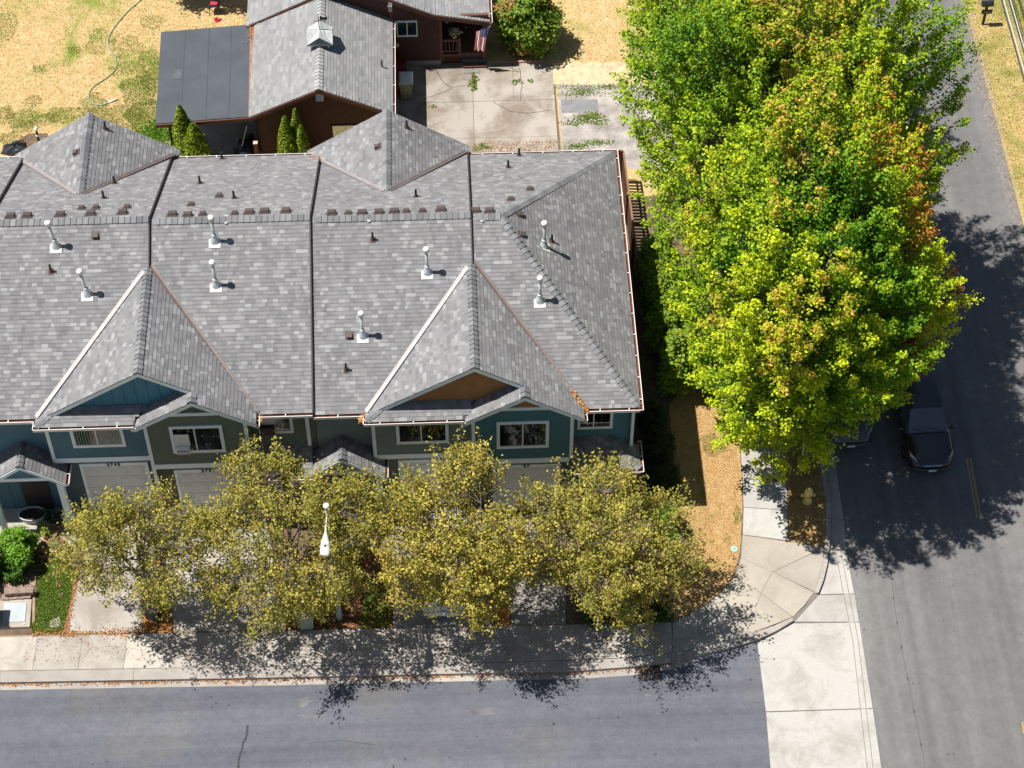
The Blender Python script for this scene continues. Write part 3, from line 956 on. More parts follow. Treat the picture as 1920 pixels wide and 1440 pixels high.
IRON = plain("rusty_iron", (.075, .048, .04), .8, .3, 12)
b = MB()
for s_ in (-1, 1):
    b.box((c.x - .36, c.y + s_ * .28 - .03, c.z), (c.x + .36, c.y + s_ * .28 + .03, c.z + .022))
    b.box((c.x + s_ * .34 - .03, c.y - .25, c.z + .001), (c.x + s_ * .34 + .03, c.y + .25, c.z + .021))
b.build('frame', IRON, dr)
MB().box((c.x - .31, c.y - .25, c.z + .001), (c.x + .31, c.y + .25, c.z + .005)).build('pit', BLACK, dr)
for i in range(9):
    xx = c.x - .28 + i * .07
    MB().box((xx - .014, c.y - .25, c.z + .007), (xx + .014, c.y + .25, c.z + .019)).build('bar', plain("grate_bar", (.07, .068, .068), .7, .2), dr)
YEL = plain("faded_yellow_paint", (.30, .225, .10), .85, .3, 18)
p0, p1 = (16.53,-3.99), (16.43,-6.68)
for k in (0, 1):
    MB().prism([(p0[0] - .10 + k * .13, p0[1]), (p0[0] - .02 + k * .13, p0[1]), (p1[0] - .02 + k * .13, p1[1]), (p1[0] - .10 + k * .13, p1[1])], -.15, -.131).build('lane_marking', YEL, main_road)
q0, q1 = (16.38,-14.97), (16.34,-15.41)
MB().prism([(q0[0] - .03, q0[1]), (q0[0] + .12, q0[1]), (q1[0] + .12, q1[1]), (q1[0] - .03, q1[1])], -.15, -.131).build('lane_marking', YEL, main_road)
TAR = plain("tar_seal", (.045, .05, .06), .7, .15)
def crack(pts, wid, parent, z, mat=TAR):
    mb = MB(); rr = random.Random(len(pts))
    P = []
    for (a, b_) in zip(pts, pts[1:]):
        for t in range(4):
            f = t / 4; P.append((a[0] + (b_[0] - a[0]) * f + rr.uniform(-.025, .025), a[1] + (b_[1] - a[1]) * f))
    P.append(pts[-1])
    for a, b_ in zip(P, P[1:]):
        d = (Vector(b_) - Vector(a)); n_ = Vector((-d.y, d.x)).normalized() * wid * .5
        A, B_ = Vector(a), Vector(b_) + d * .1
        mb.poly([(*(A - n_), z), (*(B_ - n_), z), (*(B_ + n_), z), (*(A + n_), z)])
    return mb.build('crack', mat, parent)
crack([(-9.33,-14.09), (-9.35,-14.49), (-9.48,-14.98), (-9.55,-15.37), (-9.54,-16.34)], .075, side_street, -.1355)
STAIN = plain("road_stain", (.132, .134, .144), .92, .25, 2.5)
def stain(q, rx_, ry_, seed, par, z, mat):
    rr_ = random.Random(seed); pts = []
    for k in range(22):
        a = 6.2832 * k / 22; f = rr_.uniform(.55, 1.1)
        pts.append((q[0] + rx_ * f * math.cos(a), q[1] + ry_ * f * math.sin(a), z))
    MB().poly(pts).build('stain', mat, par)
stain((-7.18,-13.81), .55, .13, 1, side_street, -.1372, STAIN); stain((-7.46,-13.29), .3, .2, 2, side_street, -.1372, STAIN)
stain((-1.51,-13.88), .6, .18, 3, side_street, -.1372, STAIN); stain((4.04,-13.48), .2, .06, 4, side_street, -.1372, STAIN)
DRIP = plain("oil_drip", (.05, .05, .055), .6, .2)
for i, q in enumerate(((-10.53,-13.37), (-9.98,-13.31), (-10.39,-13.22), (-13.85,-15.30), (-9.37,-15.12), (5.49,-15.20), (4.12,-15.70))): stain(q, .05, .045, 20 + i, side_street, -.1368, DRIP)
crack([(-7.33,-14.86), (-6.20,-14.79), (-5.14,-14.99)], .02, side_street, -.1355, plain("hairline", (.07, .075, .09), .8))
crack([(12.9, -17), (12.82, -12), (12.95, -8)], .025, main_road, -.131, plain("seam_line", (.105, .103, .104), .8))
crack([(-4.51,-15.76), (-4.50,-16.54)], .05, side_street, -.1355)
crack([(19.35,17.87), (20.02,17.78), (20.44,17.80), (20.76,17.75)], .05, main_road, -.127)
crack([(-2.6, 17.4), (-2.3, 16.6), (-1.9, 16.2)], .03, yard_pave, .0235)
crack([(-3.1, 15.6), (-2.4, 15.9), (-1.8, 16.3), (-1.4, 16.35)], .025, yard_pave, .0235)
crack([(-.2, 15.3), (.5, 14.7), (1.2, 14.55), (2.2, 14.7)], .025, yard_pave, .0235)
crack([(1.0, 17.4), (1.05, 16.2), (.95, 15.4)], .025, yard_pave, .0235)

# fallen leaves and weeds nobody could count
OR = [(.46, .19, .05), (.36, .13, .035), (.52, .30, .10), (.28, .11, .04)]
scatter('fallen_leaves', 2800, line_sampler([kf[1], kf[2], kf[3], kf[4], kf[5], kf[6], kf[7]], .055), .06, OR, z=-.12, seed=5)
scatter('fallen_leaves', 500, line_sampler([(-15.62,-10.34), (-15.52,-8.70), (-15.51,-7.58)], .05), .06, OR, z=.025, seed=6)
scatter('fallen_leaves', 650, line_sampler([(-16.77,-10.36), (-15.78,-10.38), (-13.06,-10.46)], .09), .06, OR, z=.03, seed=7)
scatter('fallen_leaves', 1500, poly_sampler([(-13.03,-10.40), (-12.05,-10.44), (-12.25,-9.04), (-12.95,-9.01)]), .06, OR, z=.018, seed=8)
scatter('fallen_leaves', 2600, poly_sampler([(-8.17,-10.54), (-4.48,-10.58), (-4.46,-7.49), (-7.79,-7.43)]), .06, OR + [(.16, .06, .03)] * 3, z=.018, seed=9)
scatter('fallen_leaves', 1800, poly_sampler([(-17, -9.9), (4.5, -10.3), (4.5, -12.0), (-17, -11.5)]), .045, OR + [(.35, .30, .08)], z=.03, seed=10)
scatter('fallen_leaves', 700, poly_sampler([(-1.2, 11.6), (2.4, 11.6), (2.4, 12.9), (-1.2, 12.9)]), .06, OR, z=.03, seed=11)
GRN = [(.20, .30, .05), (.27, .34, .07), (.15, .22, .04)]
def weed(name, poly, n, size=.13, seed=1, cols=GRN, z=.02):
    pl = np.array(poly); c_ = pl.mean(0); h_ = (pl.max(0) - pl.min(0)) / 2
    rg = np.random.default_rng(seed)
    blobs = c_ + rg.uniform(-1, 1, (7, 2)) * h_ * .85
    f = lambda rg2, m: (lambda k: blobs[k] + rg2.normal(size=(m, 2)) * np.maximum(h_ * .28, .03))(rg2.integers(0, 7, m))
    scatter(name, int(n * .7), f, size, cols, LEAFD, None, .55, z, seed=seed)
def weed_(name, poly, n, size=.13, seed=1, cols=GRN, z=.02): scatter(name, n, poly_sampler(poly), size, cols, LEAFD, None, .55, z, seed=seed)
weed('weeds', [(-1.15, 16.3), (-.92, 16.3), (-.9, 17.4), (-1.2, 17.3)], 260, .12, 31)
weed('weeds', [(-1.1, 15.9), (-.9, 15.9), (-.92, 16.3), (-1.1, 16.3)], 60, .12, 32)
weed('weeds', [(.6, 16.3), (1.1, 16.4), (1.1, 16.7), (.6, 16.8)], 120, .1, 33)
weed('weeds', [(1.3, 16.4), (1.55, 16.4), (1.55, 16.6), (1.3, 16.6)], 50, .1, 34)
weed('weeds', [(-3.0, 15.0), (-2.6, 15.0), (-2.6, 15.2), (-3.0, 15.2)], 50, .1, 35)
weed('weeds', [(-1.2, 12.5), (-.4, 12.4), (-.4, 12.75), (-1.2, 12.8)], 160, .1, 36)
weed('weeds', [(2.7, 15.5), (5.2, 15.6), (5.4, 16.3), (3.0, 16.3)], 900, .075, 37)
weed('weeds', [(2.75, 13.8), (4.4, 13.9), (4.3, 14.6), (2.8, 14.5)], 1000, .08, 38)
weed('weeds', [(2.8, 12.4), (4.6, 12.3), (4.6, 12.9), (2.8, 12.9)], 700, .07, 39)
weed('weeds', [(-15.77,14.03), (-14.38,14.61), (-13.69,13.57), (-13.63,12.69), (-15.12,12.75)], 6500, .13, 40, [(.17, .33, .04), (.24, .40, .05), (.12, .22, .03)])
# grass blades: long dry tufts that give the lawns a nap
def blades(name, poly, n, size, cols, z, seed):
    pl = np.array(poly); rg = np.random.default_rng(seed)
    p = rg.uniform(pl.min(0), pl.max(0), (int(n * 1.6), 2)); p = p[in_poly(p, poly)][:n]
    k = lump(np.concatenate([p * .35, np.ones((len(p), 1))], 1), seed, 9) + rg.normal(size=len(p)) * .3
    a = np.array(cols[0]); b_ = np.array(cols[1])
    c_ = a + (b_ - a) * np.clip(k * 1.2 + .42, 0, 1)[:, None]
    c_ = c_ * rg.uniform(.75, 1.2, (len(p), 1))
    P = np.concatenate([p, np.full((len(p), 1), z + size * .22)], 1)
    nr = unit(rg.normal(size=(len(p), 3)) * np.array([1, 1, .45]) + np.array([0, 0, .35]))
    return leaves(name, P, nr, rg.uniform(.5, 1.25, len(p)) * size, c_, LITTER, None, 'stuff', .16, .05)
ST = (.55, .40, .205)
blades('lawn_grass', [(-22, 10.5), (-13.9, 10.5), (-13.9, 17.5), (-10.4, 17.8), (-10.4, 23.5), (-22.5, 23.5)], 30000, .075, [ST, (.40, .33, .10)], 0, 51)
def green_patch(c, r_, n, seed, z=0, cols=((.30, .36, .06), (.17, .30, .035)), size=.075):
    a_ = np.linspace(0, 6.283, 14)[:-1]
    rg = np.random.default_rng(seed)
    blades('lawn_grass', [(c[0] + r_[0] * math.cos(t) * rg.uniform(.6, 1.2), c[1] + r_[1] * math.sin(t) * rg.uniform(.6, 1.2)) for t in a_], n, size, cols, z, seed)
for i, (px_, rx_, ry_, n_) in enumerate((((-17.05,19.85), .9, .9, 900), ((-15.97,19.30), .9, .8, 1000), ((-21.26,20.88), .7, 1.1, 900), ((-15.19,16.59), 1.0, 1.2, 2600), ((-14.72,14.78), 1.0, 1.5, 5200), ((-16.07,15.00), 1.3, .9, 3200), ((-14.67,17.23), .5, 1.0, 1500), ((-20.27,13.82), .5, .5, 700), ((-20.67,15.33), .5, .6, 700), ((-16.93,15.84), .7, .6, 900),
        ((-18.21,15.24), 1.2, .5, 1200), ((-19.96,14.99), 1.0, .6, 1100), ((-18.14,19.21), .4, .35, 250), ((-19.51,18.08), .4, .4, 250), ((-19.64,16.10), .5, .4, 320), ((-15.86,17.94), .8, .5, 700), ((-14.88,18.58), .7, .6, 700), ((-19.80,14.50), .6, .35, 500), ((-18.96,14.95), .7, .4, 600), ((-14.94,20.99), .6, .5, 400))):
    green_patch(px_, (rx_, ry_), n_, 400 + i)
blades('lawn_grass', [(4.0, 17.2), (10.9, 17.2), (10.9, 24), (2.6, 24), (2.6, 18.4)], 9000, .08, [ST, (.34, .25, .09)], 0, 52)
blades('verge_grass', [(20.95, 3), (24.5, 3), (24.5, 23), (20.95, 23)], 20000, .085, [(.42, .31, .125), (.20, .22, .045)], -.1, 53)
blades('corner_grass', [(5.12,-10.71), (6.07,-10.22), (6.78,-9.68), (7.37,-8.91), (7.70,-7.91), (7.98,-6.03), (8.10,-4.73), (8.1, -2.3), (8.1, 6), (6.6, 6), (6.6, -5.4), (5.64,-6.10)], 15000, .06, [(.47, .30, .125), (.40, .29, .11)], .005, 54)
blades('verge_grass', [(9.56,-7.46), (9.83,-4.85), (9.99, -2.4), (11.0, -2.4), (10.97,-5.84), (10.70,-7.78)], 5000, .06, [(.36, .22, .085), (.24, .20, .05)], .012, 55)
blades('green_grass', lg, 8000, .08, [(.11, .20, .02), (.17, .24, .035)], .02, 56)
for px_, rx_, ry_ in (((-16.25,-7.96), .14, .16), ((-15.96,-7.70), .18, .16), ((-16.09,-8.43), .12, .13), ((-16.78,-7.49), .15, .12), ((-15.96,-8.85), .1, .1)):
    green_patch(px_, (rx_, ry_), 130, int(1000 + 100 * rx_ + px_[0] * 10) % 997, .045, ((.44, .33, .17), (.38, .28, .12)), .07)
for px_, rx_, ry_, n_ in (((7.80,-6.30), .16, .45, 420), ((7.21,-3.17), .55, .5, 1100), ((6.66,-4.84), .2, .8, 260), ((7.31,-7.33), .15, .3, 90), ((6.00,-6.70), .3, .6, 160)):
    green_patch(px_, (rx_, ry_), n_, 440 + n_, .006, ((.16, .26, .03), (.27, .31, .05)), .06)

# ---------------------------------------------------------------- townhouses
YM, YF, YB, PITCH, RZ = .53, -5.60, 6.66, .5065, 8.56
NF = Vector((0, -PITCH, 1)).normalized(); NB = Vector((0, PITCH, 1)).normalized()
GM = .635                       # pitch of the front gables
UN = {}
def text_part(s_, loc, size, mat, parent, depth=.015):
    cu = bpy.data.curves.new('numeral', 'FONT'); cu.body = s_; cu.size = size; cu.extrude = depth; cu.align_x = 'CENTER'; cu.align_y = 'CENTER'; cu.space_character = 1.25
    t = bpy.data.objects.new('tmp', cu); COL.objects.link(t)
    t.rotation_euler = (math.radians(90), 0, 0)
    dg = bpy.context.evaluated_depsgraph_get(); dg.update()
    me = bpy.data.meshes.new_from_object(t.evaluated_get(dg))
    bpy.data.objects.remove(t)
    me.materials.clear(); me.materials.append(mat)
    o = bpy.data.objects.new('house_number', me); COL.objects.link(o)
    o.rotation_euler = (math.radians(90), 0, 0)
    o.parent = parent; o.location = Vector(loc) - off(parent)
    return o

def siding(parent, x0, x1, y, z0, z1, mat, name='siding', top=None, lap=.15):
    """overlapping boards on a wall that faces the street; top(x)->z trims them under a gable"""
    mb = MB(); k = 0; z = z0
    while z < z1 - .01:
        zt = min(z + lap, z1)
        xa, xb = x0, x1
        if top is not None:
            xs = [x0 + (x1 - x0) * i / 80 for i in range(81)]
            ok = [q for q in xs if top(q) >= zt]
            if len(ok) < 2: break
            xa, xb = ok[0], ok[-1]
        mb.raw([(xa, y - .034, z), (xb, y - .034, z), (xb, y - .004, zt), (xa, y - .004, zt), (xa, y, z), (xb, y, z)], [(0, 1, 2, 3), (4, 5, 1, 0)])
        z += lap
    return mb.build(name, mat, parent, kind='stuff')

def window(parent, x0, x1, z0, z1, y, split=.5, blinds=False, grid=None, glass=None, frame_w=.11, inside=None, trim=None):
    """slider window: a trim frame with sash bars, two panes and what shows behind them"""
    f = MB()
    f.box((x0, y - .07, z0), (x1, y, z0 + frame_w)); f.box((x0, y - .07, z1 - frame_w), (x1, y, z1))
    f.box((x0, y - .069, z0 + frame_w), (x0 + frame_w, y, z1 - frame_w)); f.box((x1 - frame_w, y - .069, z0 + frame_w), (x1, y, z1 - frame_w))
    wn = f.build('window', trim or TRIM, parent)
    a, b_, c_, d_ = x0 + frame_w, x1 - frame_w, z0 + frame_w, z1 - frame_w
    m = a + (b_ - a) * split
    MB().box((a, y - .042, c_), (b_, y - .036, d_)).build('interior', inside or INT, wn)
    s_ = MB(); t = .022
    s_.box((a, y - .066, c_), (b_, y - .045, c_ + t * 1.6)); s_.box((a, y - .066, d_ - t), (b_, y - .045, d_))
    s_.box((m - t, y - .067, c_ + t * 1.6), (m + t, y - .046, d_ - t))
    s_.build('sash', WHITE, wn)
    for u, v in ((a, m - t), (m + t, b_)):
        MB().box((u, y - .056, c_ + t * 1.6), (v, y - .052, d_ - t)).build('pane', glass or GLASS, wn)
    if grid:
        g = MB()
        for (u, v) in grid[0]:
            for i in range(1, grid[1]):
                q = u + (v - u) * i / grid[1]; g.box((q - .008, y - .051, c_ + .04), (q + .008, y - .044, d_ - .03))
            for zz in grid[2]: g.box((u, y - .0505, zz - .008), (v, y - .0445, zz + .008))
        g.build('glazing_bar', WHITE, wn)
    if blinds:
        n = int((b_ - a) / .085)
        for i in range(n):
            q = a + (i + .5) * (b_ - a) / n
            M = Matrix.Translation((q, y - .048, 0)) @ Matrix.Rotation(.5, 4, 'Z')
            MB().box((-.036, -.002, c_ + .05), (.036, .002, d_ - .02), M=M).build('blind_slat', BLIND, wn)
    return wn

def garage(parent, x0, x1, z0, z1, y, num=None, nz=.12):
    t = MB()
    t.box((x0 - .11, y - .05, z0), (x0, y, z1)); t.box((x1, y - .05, z0), (x1 + .11, y, z1)); t.box((x0 - .11, y - .051, z1), (x1 + .11, y, z1 + .13))
    t.build('garage_frame', TRIM, parent)
    door = MB().box((x0, y - .02, z0), (x1, y - .003, z1)).build('garage_door', DOORW, parent)
    me = None
    hh = (z1 - z0) / 4; ww = (x1 - x0) / 4
    for i in range(4):
        MB().box((x0 + .005, y - .034, z0 + i * hh + .012), (x1 - .005, y - .021, z0 + (i + 1) * hh - .012)).build('panel', DOORW, door)
        for j in range(4):
            p = MB(); a = x0 + j * ww + .09; b_ = x0 + (j + 1) * ww - .09; c_ = z0 + i * hh + .13; d_ = z0 + (i + 1) * hh - .11
            p.raw([(a, y - .0345, c_), (b_, y - .0345, c_), (b_, y - .0345, d_), (a, y - .0345, d_), (a + .05, y - .052, c_ + .05), (b_ - .05, y - .052, c_ + .05), (b_ - .05, y - .052, d_ - .05), (a + .05, y - .052, d_ - .05)],
                  [(4, 5, 6, 7), (0, 1, 5, 4), (1, 2, 6, 5), (2, 3, 7, 6), (3, 0, 4, 7)])
            p.build('raised_panel', DOORW, door)
    if num:
        text_part(num, ((x0 + x1) / 2, y - .065, z1 + .065), .2, BLACK, parent)

def gutter(parent, p, q, inward, litter=True, ends=(1, 1)):
    """K-gutter from p to q; inward points to the roof; the trough shows brown debris and strap ends"""
    p = Vector(p); q = Vector(q); d = (q - p).normalized(); n = Vector(inward).normalized(); L = (q - p).length
    mb = MB(); wd = .125; hh = .11
    A = lambda u, v, z: p + d * u + n * v + Vector((0, 0, z))
    mb.raw([A(0, 0, 0), A(L, 0, 0), A(L, .02, 0), A(0, .02, 0), A(0, 0, -hh), A(L, 0, -hh), A(L, .02, -hh), A(0, .02, -hh)], [(0, 1, 2, 3), (0, 4, 5, 1), (3, 2, 6, 7), (4, 7, 6, 5), (0, 3, 7, 4), (1, 5, 6, 2)])
    mb.raw([A(0, .02, -hh + .005), A(L, .02, -hh + .005), A(L, wd, -hh + .005), A(0, wd, -hh + .005), A(0, .02, -hh - .006), A(L, .02, -hh - .006), A(L, wd, -hh - .006), A(0, wd, -hh - .006)], [(0, 1, 2, 3), (7, 6, 5, 4)])
    for e, u in zip(ends, (0, L)):
        if e: mb.poly([A(u, 0, -.001), A(u, wd, -.001), A(u, wd, -hh), A(u, 0, -hh)])
    g = mb.build('gutter', WHITE, parent)
    if litter:
        k = MB(); k.poly([A(.01, .021, -hh + .045), A(L - .01, .021, -hh + .045), A(L - .01, wd, -hh + .05), A(.01, wd, -hh + .05)])
        k.build('debris', LITTER_IN, g)
    n_ = max(1, int(L / .95))
    for i in range(n_):
        u = (i + .5) * L / n_
        MB().raw([A(u - .014, .0, .008), A(u + .014, .0, .008), A(u + .014, wd + .01, .012), A(u - .014, wd + .01, .012), A(u - .014, .0, .0), A(u + .014, .0, .0), A(u + .014, wd + .01, .003), A(u - .014, wd + .01, .003)], [(0, 1, 2, 3), (0, 4, 5, 1), (1, 5, 6, 2), (3, 7, 4, 0)]).build('strap', WHITE, g)
    return g

def valley(parent, p, q, wid, mat, up=(0, 0, 1)):
    p = Vector(p); q = Vector(q); d = (q - p).normalized(); s_ = d.cross(Vector(up)).normalized() * wid / 2
    lift = Vector((0, 0, .062)); e = Vector((0, 0, .03))
    MB().raw([p - s_ + lift + e, p + lift, p + s_ + lift + e, q - s_ + lift + e, q + lift, q + s_ + lift + e, p - s_ + lift - e, p + s_ + lift - e, q - s_ + lift - e, q + s_ + lift - e],
             [(0, 1, 4, 3), (1, 2, 5, 4), (0, 3, 8, 6), (2, 7, 9, 5)]).build('valley_flashing', mat, parent)

def fascia(parent, pts, h, th, mat, name='fascia'):
    """board under a rake: pts run along the roof edge, the board hangs below them, facing the street"""
    mb = MB()
    for a, b_ in zip(pts, pts[1:]):
        a = Vector(a); b_ = Vector(b_)
        mb.raw([a, b_, b_ - Vector((0, 0, h)), a - Vector((0, 0, h)), a + Vector((0, th, 0)), b_ + Vector((0, th, 0)), b_ + Vector((0, th, -h)), a + Vector((0, th, -h))],
               [(0, 3, 2, 1), (0, 1, 5, 4), (3, 7, 6, 2), (4, 5, 6, 7)])
    return mb.build(name, mat, parent)

def box_vent(parent, P, nrm, big=True):
    nrm = Vector(nrm).normalized(); up = (Vector((0, 0, 1)) - nrm * nrm.z)
    if up.length < .01: up = Vector((0, 1, 0))
    up.normalize(); rt = up.cross(nrm)
    M = Matrix((rt, up, nrm)).transposed().to_4x4(); M.translation = Vector(P)
    w_, d_, h_ = (.155, .095, .16) if big else (.10, .08, .13)
    mb = MB()
    mb.raw([M @ Vector(q) for q in [(-w_, -d_, .02), (w_, -d_, .02), (w_, d_, .02), (-w_, d_, .02), (-w_ * .96, -d_, h_), (w_ * .96, -d_, h_), (w_ * .8, d_ * .9, h_ * .75), (-w_ * .8, d_ * .9, h_ * .75), (-w_, -d_ - .03, h_ * .8), (w_, -d_ - .03, h_ * .8)]],
           [(4, 5, 6, 7), (1, 2, 6, 5), (3, 0, 4, 7), (2, 3, 7, 6), (8, 9, 5, 4), (0, 1, 9, 8)])
    mb.box((-w_ - .05, -d_ - .05, .021), (w_ + .05, d_ + .08, .027), M=M)
    return mb.build('roof_vent', BROWNV, parent)

def pipe_vent(parent, P, nrm):
    P = Vector(P); nrm = Vector(nrm).normalized()
    up = (Vector((0, 0, 1)) - nrm * nrm.z).normalized(); rt = up.cross(nrm)
    M = Matrix((rt, up, nrm)).transposed().to_4x4(); M.translation = P
    o = MB().tube([P, P + Vector((0, 0, .36))], .04, 8).build('vent_pipe', BLACK, parent)
    mb = MB(); mb.box((-.09, -.10, .02), (.09, .12, .027), M=M); mb.lathe([(.075, 0), (.05, .12)], P, 8)
    mb.build('pipe_boot', plain("boot_brown", (.085, .055, .05), .7, .15), o)
    return o

def flue(parent, P, nrm, lean=(0, 0)):
    P = Vector(P); nrm = Vector(nrm).normalized()
    up = (Vector((0, 0, 1)) - nrm * nrm.z).normalized(); rt = up.cross(nrm)
    M = Matrix((rt, up, nrm)).transposed().to_4x4(); M.translation = P
    top = P + Vector((lean[0], lean[1], 1.08))
    o = MB().tube([P - Vector((0, 0, .1)), P + Vector((lean[0] * .25, 0, .3)), top], .055, 12).build('flue_pipe', GALV, parent, True)
    mb = MB(); mb.box((-.20, -.25, .022), (.20, .06, .03), M=M)
    mb.build('flue_flashing', plain("weathered_white_metal", (.62, .62, .61), .5, .2, 5), o)
    mb = MB(); mb.lathe([(.15, -.04), (.13, .1), (.075, .24), (.07, .30), (.09, .31), (.065, .34)], P, 14)
    mb.build('storm_collar', plain("flue_cone", (.62, .66, .69), .4, .06, metal=.3), o, True)
    mb = MB(); mb.lathe([(.06, -.04), (.10, -.03), (.11, .05), (.11, .10), (.095, .13), (.0, .145)], top, 14)
    mb.build('flue_cap', MATS['weathered_white_metal'], o, True)
    return o

def deck(parent_roof_list, mb, *polys):
    for p in polys: mb.slab3(p, .06)

def zf(y, o): return RZ + o - PITCH * (YM - y)
def zb(y, o): return RZ + o - PITCH * (y - YM)

def bay_skip(P):
    def f(x, y, z): return y < -1.6 and (P - 3.35 + max(0, (-4.9 - y)) * -.2) < x < P + 3.35 and (abs(x - P) < .78 * (-1.25 - y))
    return f

def make_unit(key, x0, x1, o, wo, side, label, cols):
    """one townhouse: 'L' units carry the left half of a shared front gable, 'R' units the right half"""
    t = thing('townhouse', label, 'townhouse', ((x0 + x1) / 2, YM, 0), 0, 'stepped townhouses in one row')
    UN[key] = t
    main = cols['main']
    P = x1 if side == 'L' else x0
    P = P - .04
    # core walls
    mb = MB()
    ztop = zf(-5.15, o) - .12
    xw = x1 - .01 if key != 'D' else 3.93
    mb.box((x0 + .01, -5.15, -.1), (xw, 6.15, ztop))
    mb.raw([(x0 + .01, -5.15, ztop + .002), (x1 - .01, -5.15, ztop + .002), (x1 - .01, YM, RZ + o - .12), (x0 + .01, YM, RZ + o - .12), (x0 + .01, 6.15, ztop + .002), (x1 - .01, 6.15, ztop + .002)] , [(0, 3, 4), (1, 5, 2)] if key != 'D' else [(0, 3, 4)])
    mb.build('wall', main, t)
    # roof
    rf = MB()
    zg = 7.75 + (o if side == 'L' else o + .12)
    e = lambda pts: rf.slab3(pts, .07)
    xe = x1 if key != 'D' else None
    yv = YM - (RZ + o - zg) / PITCH
    if key != 'D':
        e([(x0, YM, RZ + o), (x1, YM, RZ + o), (x1, YB, zb(YB, o)), (x0, YB, zb(YB, o))])
        bx0, bx1 = (x0, P - 3.45) if side == 'L' else (P + 3.45, x1)
        e([(bx0, YF, zf(YF, o)), (bx1, YF, zf(YF, o)), (bx1, YM, RZ + o), (bx0, YM, RZ + o)])
        cx0, cx1 = (P - 3.45, x1) if side == 'L' else (x0, P + 3.45)
        e([(cx0, -4.6, zf(-4.6, o)), (cx1, -4.6, zf(-4.6, o)), (cx1, YM, RZ + o), (cx0, YM, RZ + o)])
    else:
        e([(x0, YM, RZ), (-.38, YM, RZ), (4.12, YB, zb(YB, 0)), (x0, YB, zb(YB, 0))])
        e([(4.12, YF, zf(YF, 0)), (4.12, YB, zb(YB, 0)), (-.38, YM, RZ)])
        e([(x0, -4.6, zf(-4.6, 0)), (P + 3.45, -4.6, zf(-4.6, 0)), (P + 3.45, YF, zf(YF, 0)), (4.12, YF, zf(YF, 0)), (-.38, YM, RZ), (x0, YM, RZ)])
    xa, xb = (P - 3.65, P) if side == 'L' else (P, P + 3.65)
    ze = zg - GM * 3.65
    yve = YM - (RZ + o - ze) / PITCH
    if side == 'L':
        e([(P, -5.62, zg), (P, yv, zg), (P - 3.65, max(yve, -5.62), ze), (P - 3.65, -5.62, ze)])
    else:
        e([(P, yv, zg), (P, -5.62, zg), (P + 1.65, -5.62, zg - GM * 1.65), (P + 1.65, -6.08, zg - GM * 1.65), (P + 3.65, -6.08, ze), (P + 3.65, max(yve, -5.62), ze)])
        # left slope of the small gable
        zs = zg - GM * 1.65
        e([(P + 1.65, -6.08, zs), (P + 1.65, -5.1, zs), (P - .35, -5.1, zs - GM * 2), (P - .35, -6.08, zs - GM * 2)])
    roof = rf.build('roof', DECK, t)
    sh = Shingles(SH); sh.rg.seed(ord(key))
    sl = math.sqrt(1 + PITCH ** 2)
    Vf = Vector((0, 1, PITCH)); Vb = Vector((0, -1, PITCH))
    Lf = (YM - YF) * sl; Lb = (YB - YM) * sl
    sk = bay_skip(P)
    if key != 'D':
        sh.plane((x0, YF, zf(YF, o)), (1, 0, 0), Vf, [[(0, 0), (x1 - x0, 0), (x1 - x0, Lf), (0, Lf)]], skip=sk)
        sh.plane((x1, YB, zb(YB, o)), (-1, 0, 0), Vb, [[(0, 0), (x1 - x0, 0), (x1 - x0, Lb), (0, Lb)]], skip=lambda x, y, z: back_skip(key, x, y))
    else:
        sh.plane((x0, YF, zf(YF, o)), (1, 0, 0), Vf, [[(0, 0), (4.12 - x0, 0), (-.38 - x0, Lf), (0, Lf)]], skip=sk)
        sh.plane((4.12, YB, zb(YB, o)), (-1, 0, 0), Vb, [[(0, 0), (4.12 - x0, 0), (4.12 - x0, Lb), (4.5, Lb)]])
        hr = RZ - zf(YF, 0); hl = math.hypot(4.5, hr)
        sh.plane((4.12, YF, zf(YF, 0)), (0, 1, 0), (-4.5, 0, hr), [[(0, 0), (YB - YF, 0), (YM - YF, hl)]])
        nh = Vector((hr, 0, 4.5))
        ridge_caps(roof, (4.06, YF + .06, zf(YF, 0)), (-.38, YM, RZ), NF, nh)
        ridge_caps(roof, (4.06, YB - .06, zb(YB, 0)), (-.38, YM, RZ), NB, nh)
    # gable planes
    sg = math.sqrt(1 + GM ** 2)
    if side == 'L':
        U = (0, -1, 0)
        L = 3.65 * sg
        sh.plane((P - 3.65, yv, ze), U, (1, 0, GM), [[(yv - max(yve, -5.62), 0), (yv + 5.64, 0), (yv + 5.64, L), (0, L)]])
    else:
        L = 3.65 * sg; L2 = 2.0 * sg
        O = (P + 3.65, -6.10, ze)
        sh.plane(O, (0, 1, 0), (-1, 0, GM), [[(.46, 0), (max(yve, -5.62) + 6.10, 0), (yv + 6.10, L), (.46, L)], [(0, 0), (.46, 0), (.46, L2), (0, L2)]])
        sh.plane((P - .35, -5.1, zs - GM * 2), (0, -1, 0), (1, 0, GM), [[(0, 0), (1.0, 0), (1.0, L2), (0, L2)]])
        nL = Vector((-GM, 0, 1)); nR = Vector((GM, 0, 1))
        ridge_caps(roof, (P + 1.65, -6.1, zs), (P + 1.65, -5.55, zs), nL, nR)
        ridge_caps(roof, (P, -5.66, zg), (P, yv + .1, zg), nL, nR)
    ridge_caps(roof, ((x1 if key != 'D' else -.38), YM, RZ + o), (x0 + .02, YM, RZ + o), NF, NB)
